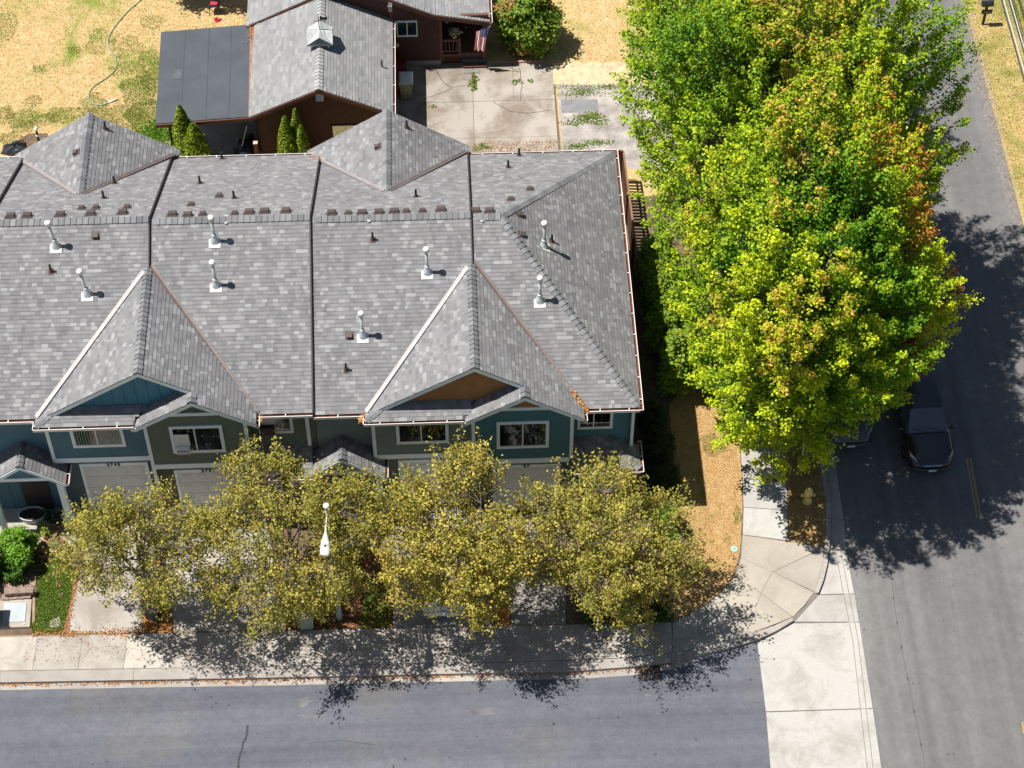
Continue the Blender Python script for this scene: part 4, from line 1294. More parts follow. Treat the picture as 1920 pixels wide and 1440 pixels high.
    # step wall where this roof stands above its right neighbour
    if key != 'D':
        mb = MB(); h = .16
        for (y0_, z0_, y1_, z1_) in ((YF - .02, zf(YF, o), YM, RZ + o), (YM, RZ + o, YB + .02, zb(YB, o))):
            mb.raw([(x1 - .02, y0_, z0_ + .022), (x1 + .03, y0_, z0_ + .022), (x1 + .03, y1_, z1_ + .022), (x1 - .02, y1_, z1_ + .022), (x1 - .02, y0_, z0_ - h), (x1 + .03, y0_, z0_ - h), (x1 + .03, y1_, z1_ - h), (x1 - .02, y1_, z1_ - h)],
                   [(0, 1, 2, 3), (1, 5, 6, 2), (0, 4, 5, 1), (3, 2, 6, 7)])
        if side == 'L':
            mb = MB()
            for (y0_, z0_, y1_, z1_) in ((yv + .02, zf(yv, o), YM, RZ + o), (YM, RZ + o, YB + .02, zb(YB, o))):
                mb.raw([(x1 - .02, y0_, z0_ + .022), (x1 + .03, y0_, z0_ + .022), (x1 + .03, y1_, z1_ + .022), (x1 - .02, y1_, z1_ + .022), (x1 - .02, y0_, z0_ - h), (x1 + .03, y0_, z0_ - h), (x1 + .03, y1_, z1_ - h), (x1 - .02, y1_, z1_ - h)],
                       [(0, 1, 2, 3), (1, 5, 6, 2), (0, 4, 5, 1), (3, 2, 6, 7)])
        mb.build('step_flashing', plain("dark_step_metal", (.05, .04, .04), .6, .15), roof)
    # gutters along the eaves
    zfe = zf(YF, o) - .005; zbe = zb(YB, o) - .005
    if side == 'L':
        gutter(t, (x0, YF - .12, zfe), (P - 3.78, YF - .12, zfe), (0, 1, 0))
        gutter(t, (P - 3.78, YF - .12, zfe), (P - 3.78, -6.08, zfe), (1, 0, 0), ends=(0, 0))
        gutter(t, (P - 3.78, -6.08, zfe), (P - .40, -6.08, zfe), (0, 1, 0))
        MB().box((P - .52, -6.07, zfe - .25), (P - .40, -5.96, zfe - .10)).build('downspout', WHITE, t)
    else:
        xe_ = x1 if key != 'D' else 4.24
        gutter(t, (P + 3.72, YF - .12, zfe), (xe_, YF - .12, zfe), (0, 1, 0))
        gutter(t, (P + 3.77, -6.1, zfe), (P + 3.77, YF - .0, zfe), (-1, 0, 0), ends=(1, 0))
        if key == 'D':
            gutter(t, (4.24, YF - .12, zfe), (4.24, YB + .12, zfe), (-1, 0, 0))
    xbe = x1 if key != 'D' else 4.24
    gutter(t, (x0 if key not in 'AC' else P - .0, YB + .12, zbe), (xbe, YB + .12, zbe), (0, -1, 0), litter=key in 'BD') if key not in 'AC' else None
    # fascia and soffit boards of the main eave
    MB().box((x0 + .004, YF + .02, zfe - .19), ((P - 3.5) if side == 'L' else x1, YF + .045, zfe - .02)).build('fascia', TRIM, t) if side == 'L' else MB().box((P + 3.5, YF + .02, zfe - .19), (x1 if key != 'D' else 4.1, YF + .045, zfe - .02)).build('fascia', TRIM, t)
    if key == 'D':
        MB().box((4.09, YF + .05, zfe - .19), (4.115, YB, zfe - .02)).build('fascia', TRIM, t)
    # ---- bay
    if side == 'L':
        yw, xl, xr = -5.5, P - 3.55, P - .15
        bay = cols['bay']
        MB().box((xl, yw, 2.95 + wo), (xr + .3, -5.0, zfe - .02)).build('bay_wall', bay, t)
        siding(t, xl + .1, xr, yw, 3.17 + wo, zfe - .02, bay)
        MB().box((xl, yw - .05, 3.17 + wo), (xl + .12, yw, zfe - .05)).build('corner_board', TRIM, t)
        MB().box((xl, yw - .055, 2.92 + wo), (xr, yw + .1, 3.168 + wo)).build('band_board', TRIM, t)
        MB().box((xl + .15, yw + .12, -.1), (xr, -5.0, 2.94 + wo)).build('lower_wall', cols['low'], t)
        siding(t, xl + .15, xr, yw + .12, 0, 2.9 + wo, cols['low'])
        garage(t, P - 2.62, P - .48, .05 + wo, 2.55 + wo, yw + .10, cols.get('num'))
        window(t, P - 2.72, P - .93, 3.76 + wo, 5.22 + wo, yw, .47, blinds=cols.get('blinds', False), grid=cols.get('grid'))
        # pent roof under the gable
        zt = zfe + .005 + .31
        yt = -5.36
        pr = MB()
        pr.slab3([(P - 3.70, -5.98, zfe), (P - .36, -5.98, zfe), (P - .36, yt, zt), (P - 2.95, yt, zt)], .05)
        pr.slab3([(P - 3.70, yt, zfe), (P - 3.70, -5.98, zfe), (P - 2.95, yt, zt)], .05)
        pent = pr.build('pent_roof', DECK, t)
        s2 = Shingles(SH); s2.rg.seed(ord(key) + 40)
        lp = math.hypot(.62, zt - zfe)
        s2.plane((P - 3.70, -5.98, zfe), (1, 0, 0), (0, .62, zt - zfe), [[(0, 0), (3.34 + .5, 0), (3.34 + .5, lp), (.75, lp)]], skip=lambda x, y, z: x > P - .35 + (-z + zfe + .05) * -1.55)
        s2.plane((P - 3.70, yt, zfe), (0, -1, 0), (.75, 0, zt - zfe), [[(0, 0), (.62, 0), (0, math.hypot(.75, zt - zfe))]])
        s2.finish(pent, 60)
        ridge_caps(pent, (P - 3.66, -5.94, zfe), (P - 2.97, yt - .02, zt), Vector((0, -(zt - zfe), .62)), Vector((-(zt - zfe), 0, .75)), half=.12)
        # gable wall, set back from the rake
        gy = yt + .02
        zlow = zt - .05
        def top(q): return zg - GM * abs(q - P) - .08
        hwg = (zg - .1 - zlow) / GM
        gw = MB().raw([(P - hwg, gy, zlow), (P + hwg, gy, zlow), (P, gy, top(P)), (P - hwg, gy + .1, zlow), (P + hwg, gy + .1, zlow), (P, gy + .1, top(P))], [(0, 1, 2), (3, 5, 4)]).build('gable_wall', cols['gable'], t)
        if cols['gstyle'] == 'batten':
            for i in range(-8, 8):
                q = P + i * .40 + .1
                if top(q) > zlow + .1: MB().box((q - .028, gy - .03, zlow), (q + .028, gy + .001, top(q) - .02)).build('batten', cols['gable'], gw)
        else:
            zz = zlow; r_ = 0
            while zz < top(P) - .06:
                hw = (zg - .08 - zz) / GM
                n_ = 0; q = P - min(hw, hwg) + (r_ % 2) * .07
                while q < P + min(hw, hwg) - .1:
                    if min(top(q), top(q + .14)) > zz + .10:
                        b_ = MB(); b_.raw([(q + .005, gy - .02, zz), (q + .07, gy - .022, zz - .03), (q + .135, gy - .02, zz), (q + .135, gy - .004, zz + .17), (q + .005, gy - .004, zz + .17), (q + .005, gy, zz), (q + .135, gy, zz), (q + .07, gy, zz - .03)], [(0, 1, 2, 3, 4), (5, 7, 1, 0), (7, 6, 2, 1)])
                        if n_ == 0 and r_ == 0: acc = MB()
                        acc.raw(b_.v, b_.f); n_ += 1
                    q += .14
                zz += .155; r_ += 1
            acc.build('shake', cols['gable'], gw, kind='stuff')
        # rake boards of the big gable
        dz = Vector((0, 0, -.03))
        fascia(t, [Vector((P - 3.68, -5.64, zg - GM * 3.68)) + dz, Vector((P, -5.64, zg)) + dz], .17, .045, TRIM, 'rake_board')
        fascia(t, [Vector((P + .002, -5.64, zg)) + dz, Vector((P + 1.75, -5.64, zg - GM * 1.75)) + dz], .17, .045, TRIM, 'rake_board')
        MB().slab3([(P - 3.6, -5.6, zg - GM * 3.6 - .1), (P, -5.6, zg - .1), (P, -5.2, zg - .1), (P - 3.6, -5.2, zg - GM * 3.6 - .1)], .02).build('soffit', TRIM, t)
        valley(roof, (P - 3.68, YF + .02, zf(YF, o) + .0), (P - .12, yv - .08, zg - .07), .14, VALLEY_L)
    else:
        yw, xl, xr = -5.85, P - .15, P + 3.32
        bay = cols['bay']
        zs = zg - GM * 1.65
        def top2(q): return zs - GM * abs(q - P - 1.65) - .10
        MB().raw([(xl, yw, 2.9 + wo), (xr, yw, 2.9 + wo), (xr, yw, top2(xr)), (P + 1.65, yw, top2(P + 1.65)), (xl, yw, top2(xl)),
                  (xl, -5.0, 2.9 + wo), (xr, -5.0, 2.9 + wo), (xr, -5.0, top2(xr)), (xl, -5.0, top2(xl))], [(0, 1, 2, 3, 4), (1, 6, 7, 2), (0, 4, 8, 5), (0, 5, 6, 1)]).build('bay_wall', bay, t)
        zband = zs - GM * 1.33 - .12
        siding(t, xl + .1, xr - .1, yw, 3.17 + wo, zband, bay, top=top2)
        MB().box((P + .35, yw - .05, zband), (P + 2.95, yw, zband + .15)).build('gable_band', TRIM, t)
        hh = MB()
        hh.raw([(P + .45, yw - .012, zband + .15), (P + 2.85, yw - .012, zband + .15), (P + 1.65, yw - .012, zs - .14)], [(0, 1, 2)])
        gp = hh.build('gable_panel', cols['gable'], t)
        if cols['gstyle'] == 'batten':
            for i in range(-2, 3):
                q = P + 1.65 + i * .4
                MB().box((q - .028, yw - .035, zband + .15), (q + .028, yw - .011, max(zband + .2, top2(q) - .08))).build('batten', cols['gable'], gp)
        for q in (xl, xr - .12):
            MB().box((q, yw - .05, 3.17 + wo if q > P else 1.2), (q + .12, yw, top2(q + (.12 if q > P else 0)) - .03)).build('corner_board', TRIM, t)
        MB().box((xl + .121, yw - .055, 2.92 + wo), (xr - .12, yw + .1, 3.168 + wo)).build('band_board', TRIM, t)
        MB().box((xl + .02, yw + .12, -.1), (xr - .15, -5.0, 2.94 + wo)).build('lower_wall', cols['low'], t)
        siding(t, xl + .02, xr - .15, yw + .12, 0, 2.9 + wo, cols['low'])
        garage(t, P + .66, P + 2.80, .05 + wo, 2.55 + wo, yw + .10, cols.get('num'))
        window(t, P + .70, P + 2.48, 3.79 + wo, 5.26 + wo, yw, .5 if key == 'D' else .46, grid=cols.get('grid'))
        dz = Vector((0, 0, -.03))
        fascia(t, [Vector((P - .38, -6.10, zs - GM * 2.03)) + dz, Vector((P + 1.65, -6.10, zs)) + dz, Vector((P + 3.68, -6.10, ze)) + dz], .17, .045, TRIM, 'rake_board')
        MB().slab3([(P - .3, -6.05, zs - GM * 1.95 - .09), (P + 1.65, -6.05, zs - .09), (P + 1.65, -5.85, zs - .09), (P - .3, -5.85, zs - GM * 1.95 - .09)], .02).build('soffit', TRIM, t)
        valley(roof, (P + 3.70, YF + .02, zf(YF, o) + .0), (P + .10, yv - .06, zg - .06), .17, COPPER)
    return t, roof, sh

BACKG = {'A': (-15.2, 7.71, 3.05), 'C': (-4.35, 7.49, 3.05)}
def back_skip(key, x, y):
    if key not in BACKG: return False
    rx, rz, hw = BACKG[key]
    yv = YM + (RZ + (.36 if key == 'A' else .12) - rz) / PITCH
    return y > yv + .35 and abs(x - rx) < (y - yv) * .80 - .3

def back_gable(t, roof, sh, key, o):
    rx, rz, hw = BACKG[key]
    m = .65
    yv = YM + (RZ + o - rz) / PITCH
    ye = 7.08
    ze = rz - m * hw
    yfoot = YM + (RZ + o - ze) / PITCH
    mb = MB()
    for s_ in (-1, 1):
        pts = [(rx, yv, rz), (rx, ye, rz), (rx + s_ * hw, ye, ze), (rx + s_ * hw, min(yfoot, ye), ze)]
        mb.slab3(pts if s_ > 0 else pts[::-1], .07)
    mb.build('back_gable_deck', DECK, roof)
    sm = math.sqrt(1 + m * m); L = hw * sm
    a = ye - min(yfoot, ye); b_ = ye - yv
    sh.plane((rx + hw, min(yfoot, ye) - .0, ze), (0, 1, 0), (-1, 0, m), [[(0, 0), (a + .0001, 0), (a, L), (-(min(yfoot, ye) - yv), L)]])
    sh.plane((rx - hw, ye, ze), (0, -1, 0), (1, 0, m), [[(0, 0), (a + .0001, 0), (b_, L), (0, L)]])
    ridge_caps(roof, (rx, ye + .02, rz), (rx, yv + .05, rz), Vector((-m, 0, 1)), Vector((m, 0, 1)))
    yk = YM + (RZ + o - ze) / PITCH
    for s_, mt in ((-1, plain("valley_grey", (.27, .24, .24), .6, .1)), (1, COPPER)):
        valley(roof, (rx + s_ * .12, yv + .06, rz - .06), (rx + s_ * (hw - .15), yk - .12, ze + .09), .15, mt)
    # end wall of the back gable
    MB().raw([(rx - hw + .4, 6.65, 2), (rx + hw - .4, 6.65, 2), (rx + hw - .4, 6.65, ze + .2), (rx, 6.65, rz - .1), (rx - hw + .4, 6.65, ze + .2)], [(4, 3, 2, 1, 0)]).build('back_wall', SIDE['blue'], t)
    for s_ in (-1, 1):
        fascia(t, [(rx, ye - .03, rz - .03), (rx + s_ * hw, ye - .03, ze - .03)], .16, .03, TRIM, 'rake_board')

G_B = ([(-9.45 - .65, -9.45 - .05)], 2, [])
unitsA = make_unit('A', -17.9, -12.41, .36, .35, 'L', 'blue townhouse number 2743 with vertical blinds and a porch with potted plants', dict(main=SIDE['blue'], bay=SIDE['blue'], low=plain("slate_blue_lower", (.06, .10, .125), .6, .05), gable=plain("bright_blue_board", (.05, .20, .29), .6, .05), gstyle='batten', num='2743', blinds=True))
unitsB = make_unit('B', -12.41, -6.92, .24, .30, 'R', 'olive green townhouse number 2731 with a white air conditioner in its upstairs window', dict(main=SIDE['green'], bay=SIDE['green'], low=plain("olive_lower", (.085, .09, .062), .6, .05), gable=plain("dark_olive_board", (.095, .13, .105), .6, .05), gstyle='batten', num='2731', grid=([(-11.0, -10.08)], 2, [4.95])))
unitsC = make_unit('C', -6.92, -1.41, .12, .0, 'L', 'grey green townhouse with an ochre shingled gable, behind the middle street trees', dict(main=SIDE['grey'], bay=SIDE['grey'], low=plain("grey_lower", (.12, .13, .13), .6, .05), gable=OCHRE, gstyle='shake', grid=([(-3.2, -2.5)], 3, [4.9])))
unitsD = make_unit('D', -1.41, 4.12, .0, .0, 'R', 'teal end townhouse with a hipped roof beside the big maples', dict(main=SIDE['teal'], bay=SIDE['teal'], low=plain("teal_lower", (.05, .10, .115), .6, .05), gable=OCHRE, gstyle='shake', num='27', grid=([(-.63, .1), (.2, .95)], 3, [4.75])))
# a sliver of the next unit to the left
zt_, zr_ = .48, None
tz = thing('townhouse', 'next townhouse of the row cut off at the left edge behind the blue one', 'townhouse', (-20.6, YM, 0), 0, 'stepped townhouses in one row')
UN['Z'] = tz
MB().box((-23.4, -5.15, -.1), (-17.91, 6.15, 5.4)).build('wall', SIDE['teal'], tz)
rf = MB()
rf.slab3([(-23.4, YM, RZ + .48), (-17.9, YM, RZ + .48), (-17.9, YB, zb(YB, .48)), (-23.4, YB, zb(YB, .48))], .07)
rf.slab3([(-23.4, YF, zf(YF, .48)), (-17.9, YF, zf(YF, .48)), (-17.9, YM, RZ + .48), (-23.4, YM, RZ + .48)], .07)
roofZ = rf.build('roof', DECK, tz)
shz = Shingles(SH)
slz = math.sqrt(1 + PITCH ** 2)
shz.plane((-17.9, YB, zb(YB, .48)), (-1, 0, 0), (0, -1, PITCH), [[(0, 0), (3.5, 0), (3.5, 6.13 * slz), (0, 6.13 * slz)]])
shz.plane((-23.4, YF, zf(YF, .48)), (1, 0, 0), (0, 1, PITCH), [[(0, 0), (5.5, 0), (5.5, 6.13 * slz), (0, 6.13 * slz)]], widths=.3)
shz.finish(roofZ, 40)
mb = MB()
for (y0_, z0_, y1_, z1_) in ((YF, zf(YF, .48), YM, RZ + .48), (YM, RZ + .48, YB + .02, zb(YB, .48))):
    mb.raw([(-17.92, y0_, z0_ + .022), (-17.87, y0_, z0_ + .022), (-17.87, y1_, z1_ + .022), (-17.92, y1_, z1_ + .022), (-17.92, y0_, z0_ - .16), (-17.87, y0_, z0_ - .16), (-17.87, y1_, z1_ - .16), (-17.92, y1_, z1_ - .16)], [(0, 1, 2, 3), (1, 5, 6, 2), (0, 4, 5, 1), (3, 2, 6, 7)])
mb.build('step_flashing', MATS['dark_step_metal'], roofZ)
gutter(tz, (-23.4, YB + .12, zb(YB, .48)), (-17.9, YB + .12, zb(YB, .48)), (0, -1, 0), False)

for key, (t, roof, sh), o in (('A', unitsA, .36), ('C', unitsC, .12)):
    back_gable(t, roof, sh, key, o)
# ---- lower entry roofs and porches
def pent(t, x0, x1, ze, zt, ye, yt, key, hip=0.0):
    pr = MB()
    pr.slab3([(x0, ye, ze), (x1, ye, ze), (x1 - hip, yt, zt), (x0, yt, zt)], .07)
    if hip: pr.slab3([(x1, ye, ze), (x1, yt, ze), (x1 - hip, yt, zt)], .07)
    rf = pr.build('entry_roof', DECK, t)
    s2 = Shingles(SH); s2.rg.seed(ord(key) + 7)
    lp = math.hypot(yt - ye, zt - ze)
    s2.plane((x0, ye, ze), (1, 0, 0), (0, yt - ye, zt - ze), [[(0, 0), (x1 - x0, 0), (x1 - x0 - hip, lp), (0, lp)]])
    if hip:
        s2.plane((x1, ye, ze), (0, 1, 0), (-hip, 0, zt - ze), [[(0, 0), (yt - ye, 0), (yt - ye, math.hypot(hip, zt - ze))]])
        ridge_caps(rf, (x1 - .03, ye + .03, ze), (x1 - hip, yt, zt), Vector((0, -(zt - ze), yt - ye)), Vector((zt - ze, 0, hip)), step=.22)
        gutter(t, (x1 + .12, ye - .12, ze - .01), (x1 + .12, yt + .2, ze - .01), (-1, 0, 0))
    s2.finish(rf, 120)
    gutter(t, (x0, ye - .12, ze - .01), (x1 + (.12 if hip else 0), ye - .12, ze - .01), (0, 1, 0))
    MB().box((x0, ye + .03, ze - .24), (x1 - .05, ye + .06, ze - .08)).build('fascia', TRIM, t)
    return rf
pent(UN['D'], 1.9, 4.22, 2.76, 3.42, -6.2, -5.15, 'D', 1.08)
pent(UN['B'], -9.1, -7.1, 2.92, 3.58, -6.2, -5.15, 'B')
MB().box((3.55, -6.1, -.1), (3.72, -5.93, 2.6)).build('porch_post', TRIM, UN['D'])
MB().box((-7.35, -6.1, -.1), (-7.18, -5.93, 2.75)).build('porch_post', TRIM, UN['B'])
MB().box((-7.24, -5.30, .1), (-7.12, -5.165, zf(YF, .24) - .2)).build('downspout', TRIM, UN['B'])
MB().box((3.90, -5.32, 2.9), (4.0, -5.16, 5.2)).build('corner_board', TRIM, UN['D'])
siding(UN['D'], 1.92, 3.9, -5.15, 2.4, 5.15, SIDE['teal'])
siding(UN['B'], -9.1, -7.0, -5.15, 2.4, 5.4, SIDE['green'])
siding(UN['C'], -6.9, -4.95, -5.15, 2.4, 5.3, SIDE['grey'])
siding(UN['A'], -17.9, -16.0, -5.15, 2.4, 5.5, SIDE['blue'])
window(UN['D'], 2.05, 3.27, 3.84, 4.98, -5.15, .45, grid=([(2.62, 3.15)], 2, [4.35]), frame_w=.1)
window(UN['B'], -8.86, -7.68, 4.13, 5.27, -5.15, .45, grid=([(-8.25, -7.8)], 2, [4.65]), frame_w=.1)

def gable_porch(t, rx, zr, hw, m, ye, yt, col, key):
    rf = MB(); ze = zr - m * hw
    for s_ in (-1, 1):
        pts = [(rx, ye, zr), (rx + s_ * hw, ye, ze), (rx + s_ * hw, yt, ze), (rx, yt, zr)]
        rf.slab3(pts if s_ < 0 else pts[::-1], .07)
    pr = rf.build('porch_roof', DECK, t)
    s2 = Shingles(SH); s2.rg.seed(ord(key) + 60)
    L = hw * math.sqrt(1 + m * m)
    s2.plane((rx + hw, ye, ze), (0, 1, 0), (-1, 0, m), [[(0, 0), (yt - ye, 0), (yt - ye, L), (0, L)]])
    s2.plane((rx - hw, yt, ze), (0, -1, 0), (1, 0, m), [[(0, 0), (yt - ye, 0), (yt - ye, L), (0, L)]])
    s2.finish(pr, 150)
    ridge_caps(pr, (rx, ye - .02, zr), (rx, yt, zr), Vector((-m, 0, 1)), Vector((m, 0, 1)), half=.13)
    fascia(t, [(rx - hw, ye - .02, ze - .03), (rx, ye - .02, zr - .03), (rx + hw, ye - .02, ze - .03)], .16, .045, TRIM, 'rake_board')
    gutter(t, (rx + hw + .12, ye - .02, ze - .02), (rx + hw + .12, ye + .85, ze - .02), (-1, 0, 0))
    zb_ = zr - m * .95
    MB().raw([(rx - .9, ye + .04, zb_), (rx + .9, ye + .04, zb_), (rx, ye + .04, zr - .12)], [(0, 1, 2)]).build('porch_gable', col, t)
    MB().box((rx - .90, ye + .0, zb_ - .16), (rx + .90, ye + .07, zb_ - .002)).build('porch_beam', TRIM, t)
    zp_ = zr - m * (hw - .08) - .1
    for s_ in (-1, 1):
        p = MB(); q = rx + s_ * (hw - .22)
        if s_ < 0:
            p.box((q - .09, ye + .03, .1), (q + .09, ye + .2, zp_)); p.build('porch_post', TRIM, t); continue
        p.box((q - .11, ye + .03, .95), (q + .11, ye + .22, zp_)); p.box((q - .13, ye + .0, .9), (q + .13, ye + .25, 1.0))
        po = p.build('porch_post', TRIM, t)
        MB().box((q - .17, ye - .03, -.05), (q + .17, ye + .29, .93)).build('post_base', plain("post_base_blue", (.15, .33, .44), .6, .08), po)
        MB().box((q - .2, ye - .06, .93), (q + .2, ye + .32, .985)).build('cap', TRIM, po)
    MB().box((rx - hw, ye - .1, -.1), (rx + hw, yt, .16)).build('porch_floor', CONC_D, t)
    MB().box((rx - .5, yt - .08, .16), (rx + .45, yt - .03, 2.2)).build('front_door', plain("dark_door", (.04, .035, .035), .5, .1), t)
gable_porch(UN['A'], -16.97, 4.05, 1.4, .74, -6.23, -5.15, SIDE['blue'], 'A')
gable_porch(UN['C'], -6.05, 3.87, 1.42, .77, -6.2, -5.15, SIDE['grey'], 'C')

# ---- things that stick out of the roofs
NH = Vector((RZ - zf(YF, 0), 0, 4.5))
NGR = Vector((.65, 0, 1)); NGL = Vector((-.65, 0, 1))
PIPES = {'A': [((-15.55,-0.27,8.52), NF), ((-14.47,-1.80,7.74), NF)], 'B': [((-10.17,-0.17,8.45), NF), ((-10.14,-1.56,7.74), NF)],
         'C': [((-2.95,-1.27,7.77), NF), ((-5.19,-3.20,6.79), NF)], 'D': [((1.11,0.01,7.53), NH), ((0.86,-2.19,7.18), NF)]}
for k, l in PIPES.items():
    for i, (p, n_) in enumerate(l): flue(UN[k], p, n_, (-.08 if k == 'A' else 0, 0))
BIG = {'A': [(-17.19,0.97,8.70), (-16.63,0.98,8.69), (-15.50,0.99,8.69), (-14.46,1.01,8.68), (-13.37,1.03,8.67)],
       'B': [(-11.67,0.95,8.59), (-11.13,0.86,8.63), (-9.03,0.95,8.59), (-8.50,0.99,8.57), (-7.77,0.98,8.57)],
       'C': [(-6.19,0.87,8.51), (-5.14,0.84,8.52), (-4.56,0.83,8.53), (-4.04,0.88,8.50), (-2.42,0.93,8.48)],
       'D': [(-1.22,0.94,8.35), (-0.74,0.90,8.37)]}
SML = {'A': [(-14.87,1.59,8.38), (-14.38,1.60,8.38), (-13.30,1.57,8.39)], 'B': [(-11.14,1.88,8.11), (-10.24,2.63,7.74), (-10.63,0.95,8.59), (-9.53,0.92,8.60)],
       'C': [(-5.62,0.90,8.49), (-3.62,0.90,8.49), (-3.06,0.90,8.49)], 'D': [(0.04,2.00,7.81), (0.76,2.93,7.34)]}
for k in 'ABCD':
    for p in BIG[k]: box_vent(UN[k], p, NB)
    for p in SML[k]: box_vent(UN[k], p, NB, False)
box_vent(UN['A'], (-15.53,5.26,7.50), NGL, False); box_vent(UN['C'], (-4.66,5.36,7.29), NGL, False)
box_vent(UN['A'], (-14.21,0.03,8.67), NF, False); box_vent(UN['C'], (-5.64,-3.18,6.80), NF, False)
box_vent(UN['D'], (0.30,1.01,8.09), NH, False); box_vent(UN['D'], (0.33,0.07,8.06), NH, False)
PV = {'A': [((-14.63,6.63,7.34), NGR), ((-14.11,4.00,7.16), NB), ((-14.26,2.55,7.90), NB), ((-15.70,-1.07,8.11), NF)], 'B': [((-10.55,6.51,5.77), NB), ((-11.07,4.01,7.04), NB), ((-9.69,2.43,7.84), NB)],
      'C': [((-3.62,6.60,7.02), NGR), ((-3.30,2.33,7.77), NB), ((-4.78,-0.20,8.31), NF), ((-5.77,-4.26,6.25), NF)], 'D': [((0.51,6.48,5.55), NB), ((0.06,5.26,6.16), NB), ((1.41,0.41,7.32), NH)]}
for k, l in PV.items():
    for p, n_ in l: pipe_vent(UN[k], p, n_)
RING = plain("white_ring", (.8, .8, .8), .5)
for k, p in (('B', (-9.78,0.37,8.72)), ('B', (-9.79,0.69,8.72)), ('C', (-4.90,0.38,8.61)), ('D', (-1.02,0.36,8.47))):
    p = Vector(p); MB().lathe([(.05, .03), (.05, .07), (.03, .07), (.03, .03)], p, 10).build('roof_anchor', RING, UN[k])
for key, (t, roof, sh) in (('A', unitsA), ('B', unitsB), ('C', unitsC), ('D', unitsD)):
    sh.finish(roof, 300)
# orange leaf litter caught in the low ends of the valleys
def pile(k, pts, n, w_, seed):
    rg = np.random.default_rng(seed)
    pts = np.array(pts); t_ = rg.uniform(0, 1, (n, 1)) ** 1.5
    P_ = pts[0] * (1 - t_) + pts[1] * t_ + rg.normal(size=(n, 3)) * np.array([w_, w_, .015]) + np.array([0, 0, .06])
    leaves('fallen_leaves', P_, unit(rg.normal(size=(n, 3)) * .4 + np.array([0, 0, 1])), rg.uniform(.6, 1.3, n) * .06, np.array(OR)[rg.integers(0, 3, n)] * 1.2, LITTER, UN[k], 'stuff')
pile('D', [(2.32, -5.75, 5.43), (1.8, -5.1, 5.8)], 260, .05, 1)
pile('C', [(-5.28, -5.85, 5.46), (-5.22, -5.68, 5.5)], 130, .05, 2)
pile('B', [(-8.7, -5.85, 5.6), (-8.7, -5.65, 5.6)], 60, .04, 3)
pile('C', [(-7.2, 6.5, 5.7), (-6.9, 6.1, 5.9)], 160, .05, 4)

# window air conditioners sit in the openings
def ac(label, x, y, z, wid, body, grille, hgt=.3):
    a = thing('air_conditioner', label, 'air conditioner', (x, y, z))
    bevel(MB().box((x - wid / 2, y - .25, z), (x + wid / 2, y - .08, z + hgt)).build('case', body, a), .02)
    g_ = MB().box((x - wid / 2 + .04, y - .258, z + .04), (x + wid / 2 - .04, y - .251, z + hgt - .05)).build('grille', grille, a)
    for i in range(5):
        zz = z + .07 + i * (hgt - .14) / 5
        MB().box((x - wid / 2 + .05, y - .266, zz), (x + wid / 2 - .05, y - .2585, zz + .018)).build('louvre', body, g_)
    MB().box((x - wid / 2 - .02, y - .076, z + hgt - .02), (x + wid / 2 + .02, y - .071, z + hgt + .62)).build('filler_panel', WHITE, a)
    return a
ac('white air conditioner with a brown grille in the olive house window', -11.38, -5.85, 4.22, .46, WHITE, plain("brown_grille", (.05, .035, .03), .7))
ac('black air conditioner in the small window under the olive house eave', -8.55, -5.15, 4.25, .48, BLACK, plain("grey_grille", (.12, .12, .125), .6), .42)

# ---------------------------------------------------------------- the brown house behind
bh = thing('brown_house', 'dark brown wooden house with grey shingle roofs, a carport and a porch', 'house', (-6, 17, 0))
HP = .49
GYF, GYB, GRX, GHW, GEZ = 12.0, 17.72, -7.2, 2.88, 2.62
GRZ = GEZ + HP * GHW
bw = MB()
wx0, wx1 = GRX - GHW + .3, GRX + GHW - .28
bw.raw([(wx0, 12.4, -.1), (wx1, 12.4, -.1), (wx1, 12.4, GRZ - HP * (wx1 - GRX) - .1), (GRX, 12.4, GRZ - .1), (wx0, 12.4, GRZ - HP * (GRX - wx0) - .1),
        (wx0, 17.7, -.1), (wx1, 17.7, -.1), (wx1, 17.7, 2.6), (wx0, 17.7, 2.6)], [(0, 1, 2, 3, 4), (1, 6, 7, 2), (5, 0, 4, 8)])
bw.build('garage_wall', BROWN, bh)
siding(bh, wx0, wx1, 12.4, 0, GRZ - .1, BROWN, top=lambda q: GRZ - HP * abs(q - GRX) - .12, lap=.2)
rf = MB()
for s_ in (-1, 1):
    pts = [(GRX, GYF, GRZ), (GRX + s_ * GHW, GYF, GEZ), (GRX + s_ * GHW, GYB, GEZ), (GRX, GYB, GRZ)]
    rf.slab3(pts if s_ < 0 else pts[::-1], .09)
groof = rf.build('garage_roof', BROWN2, bh)
sg = Shingles(SH2)
Lg = GHW * math.sqrt(1 + HP * HP)
WID2 = .305
sg.plane((GRX + GHW, GYF, GEZ), (0, 1, 0), (-1, 0, HP), [[(0, 0), (GYB - GYF, 0), (GYB - GYF, Lg), (0, Lg)]], expo=.137, widths='tab', thick=.042)
sg.plane((GRX - GHW, GYB, GEZ), (0, -1, 0), (1, 0, HP), [[(0, 0), (GYB - GYF, 0), (GYB - GYF, Lg), (0, Lg)]], expo=.137, widths='tab', thick=.042)
sg.finish(groof, 300)
CAP2 = shingle_mat("pale_cap", [(0, (.27, .275, .28)), (1, (.36, .37, .365))])
ridge_caps(groof, (GRX, GYF - .02, GRZ), (GRX, GYB, GRZ), Vector((-HP, 0, 1)), Vector((HP, 0, 1)), CAP2, half=.16)
fascia(bh, [(GRX - GHW, GYF - .03, GEZ - .02), (GRX, GYF - .03, GRZ - .02), (GRX + GHW, GYF - .03, GEZ - .02)], .18, .03, BROWN2, 'rake_board')
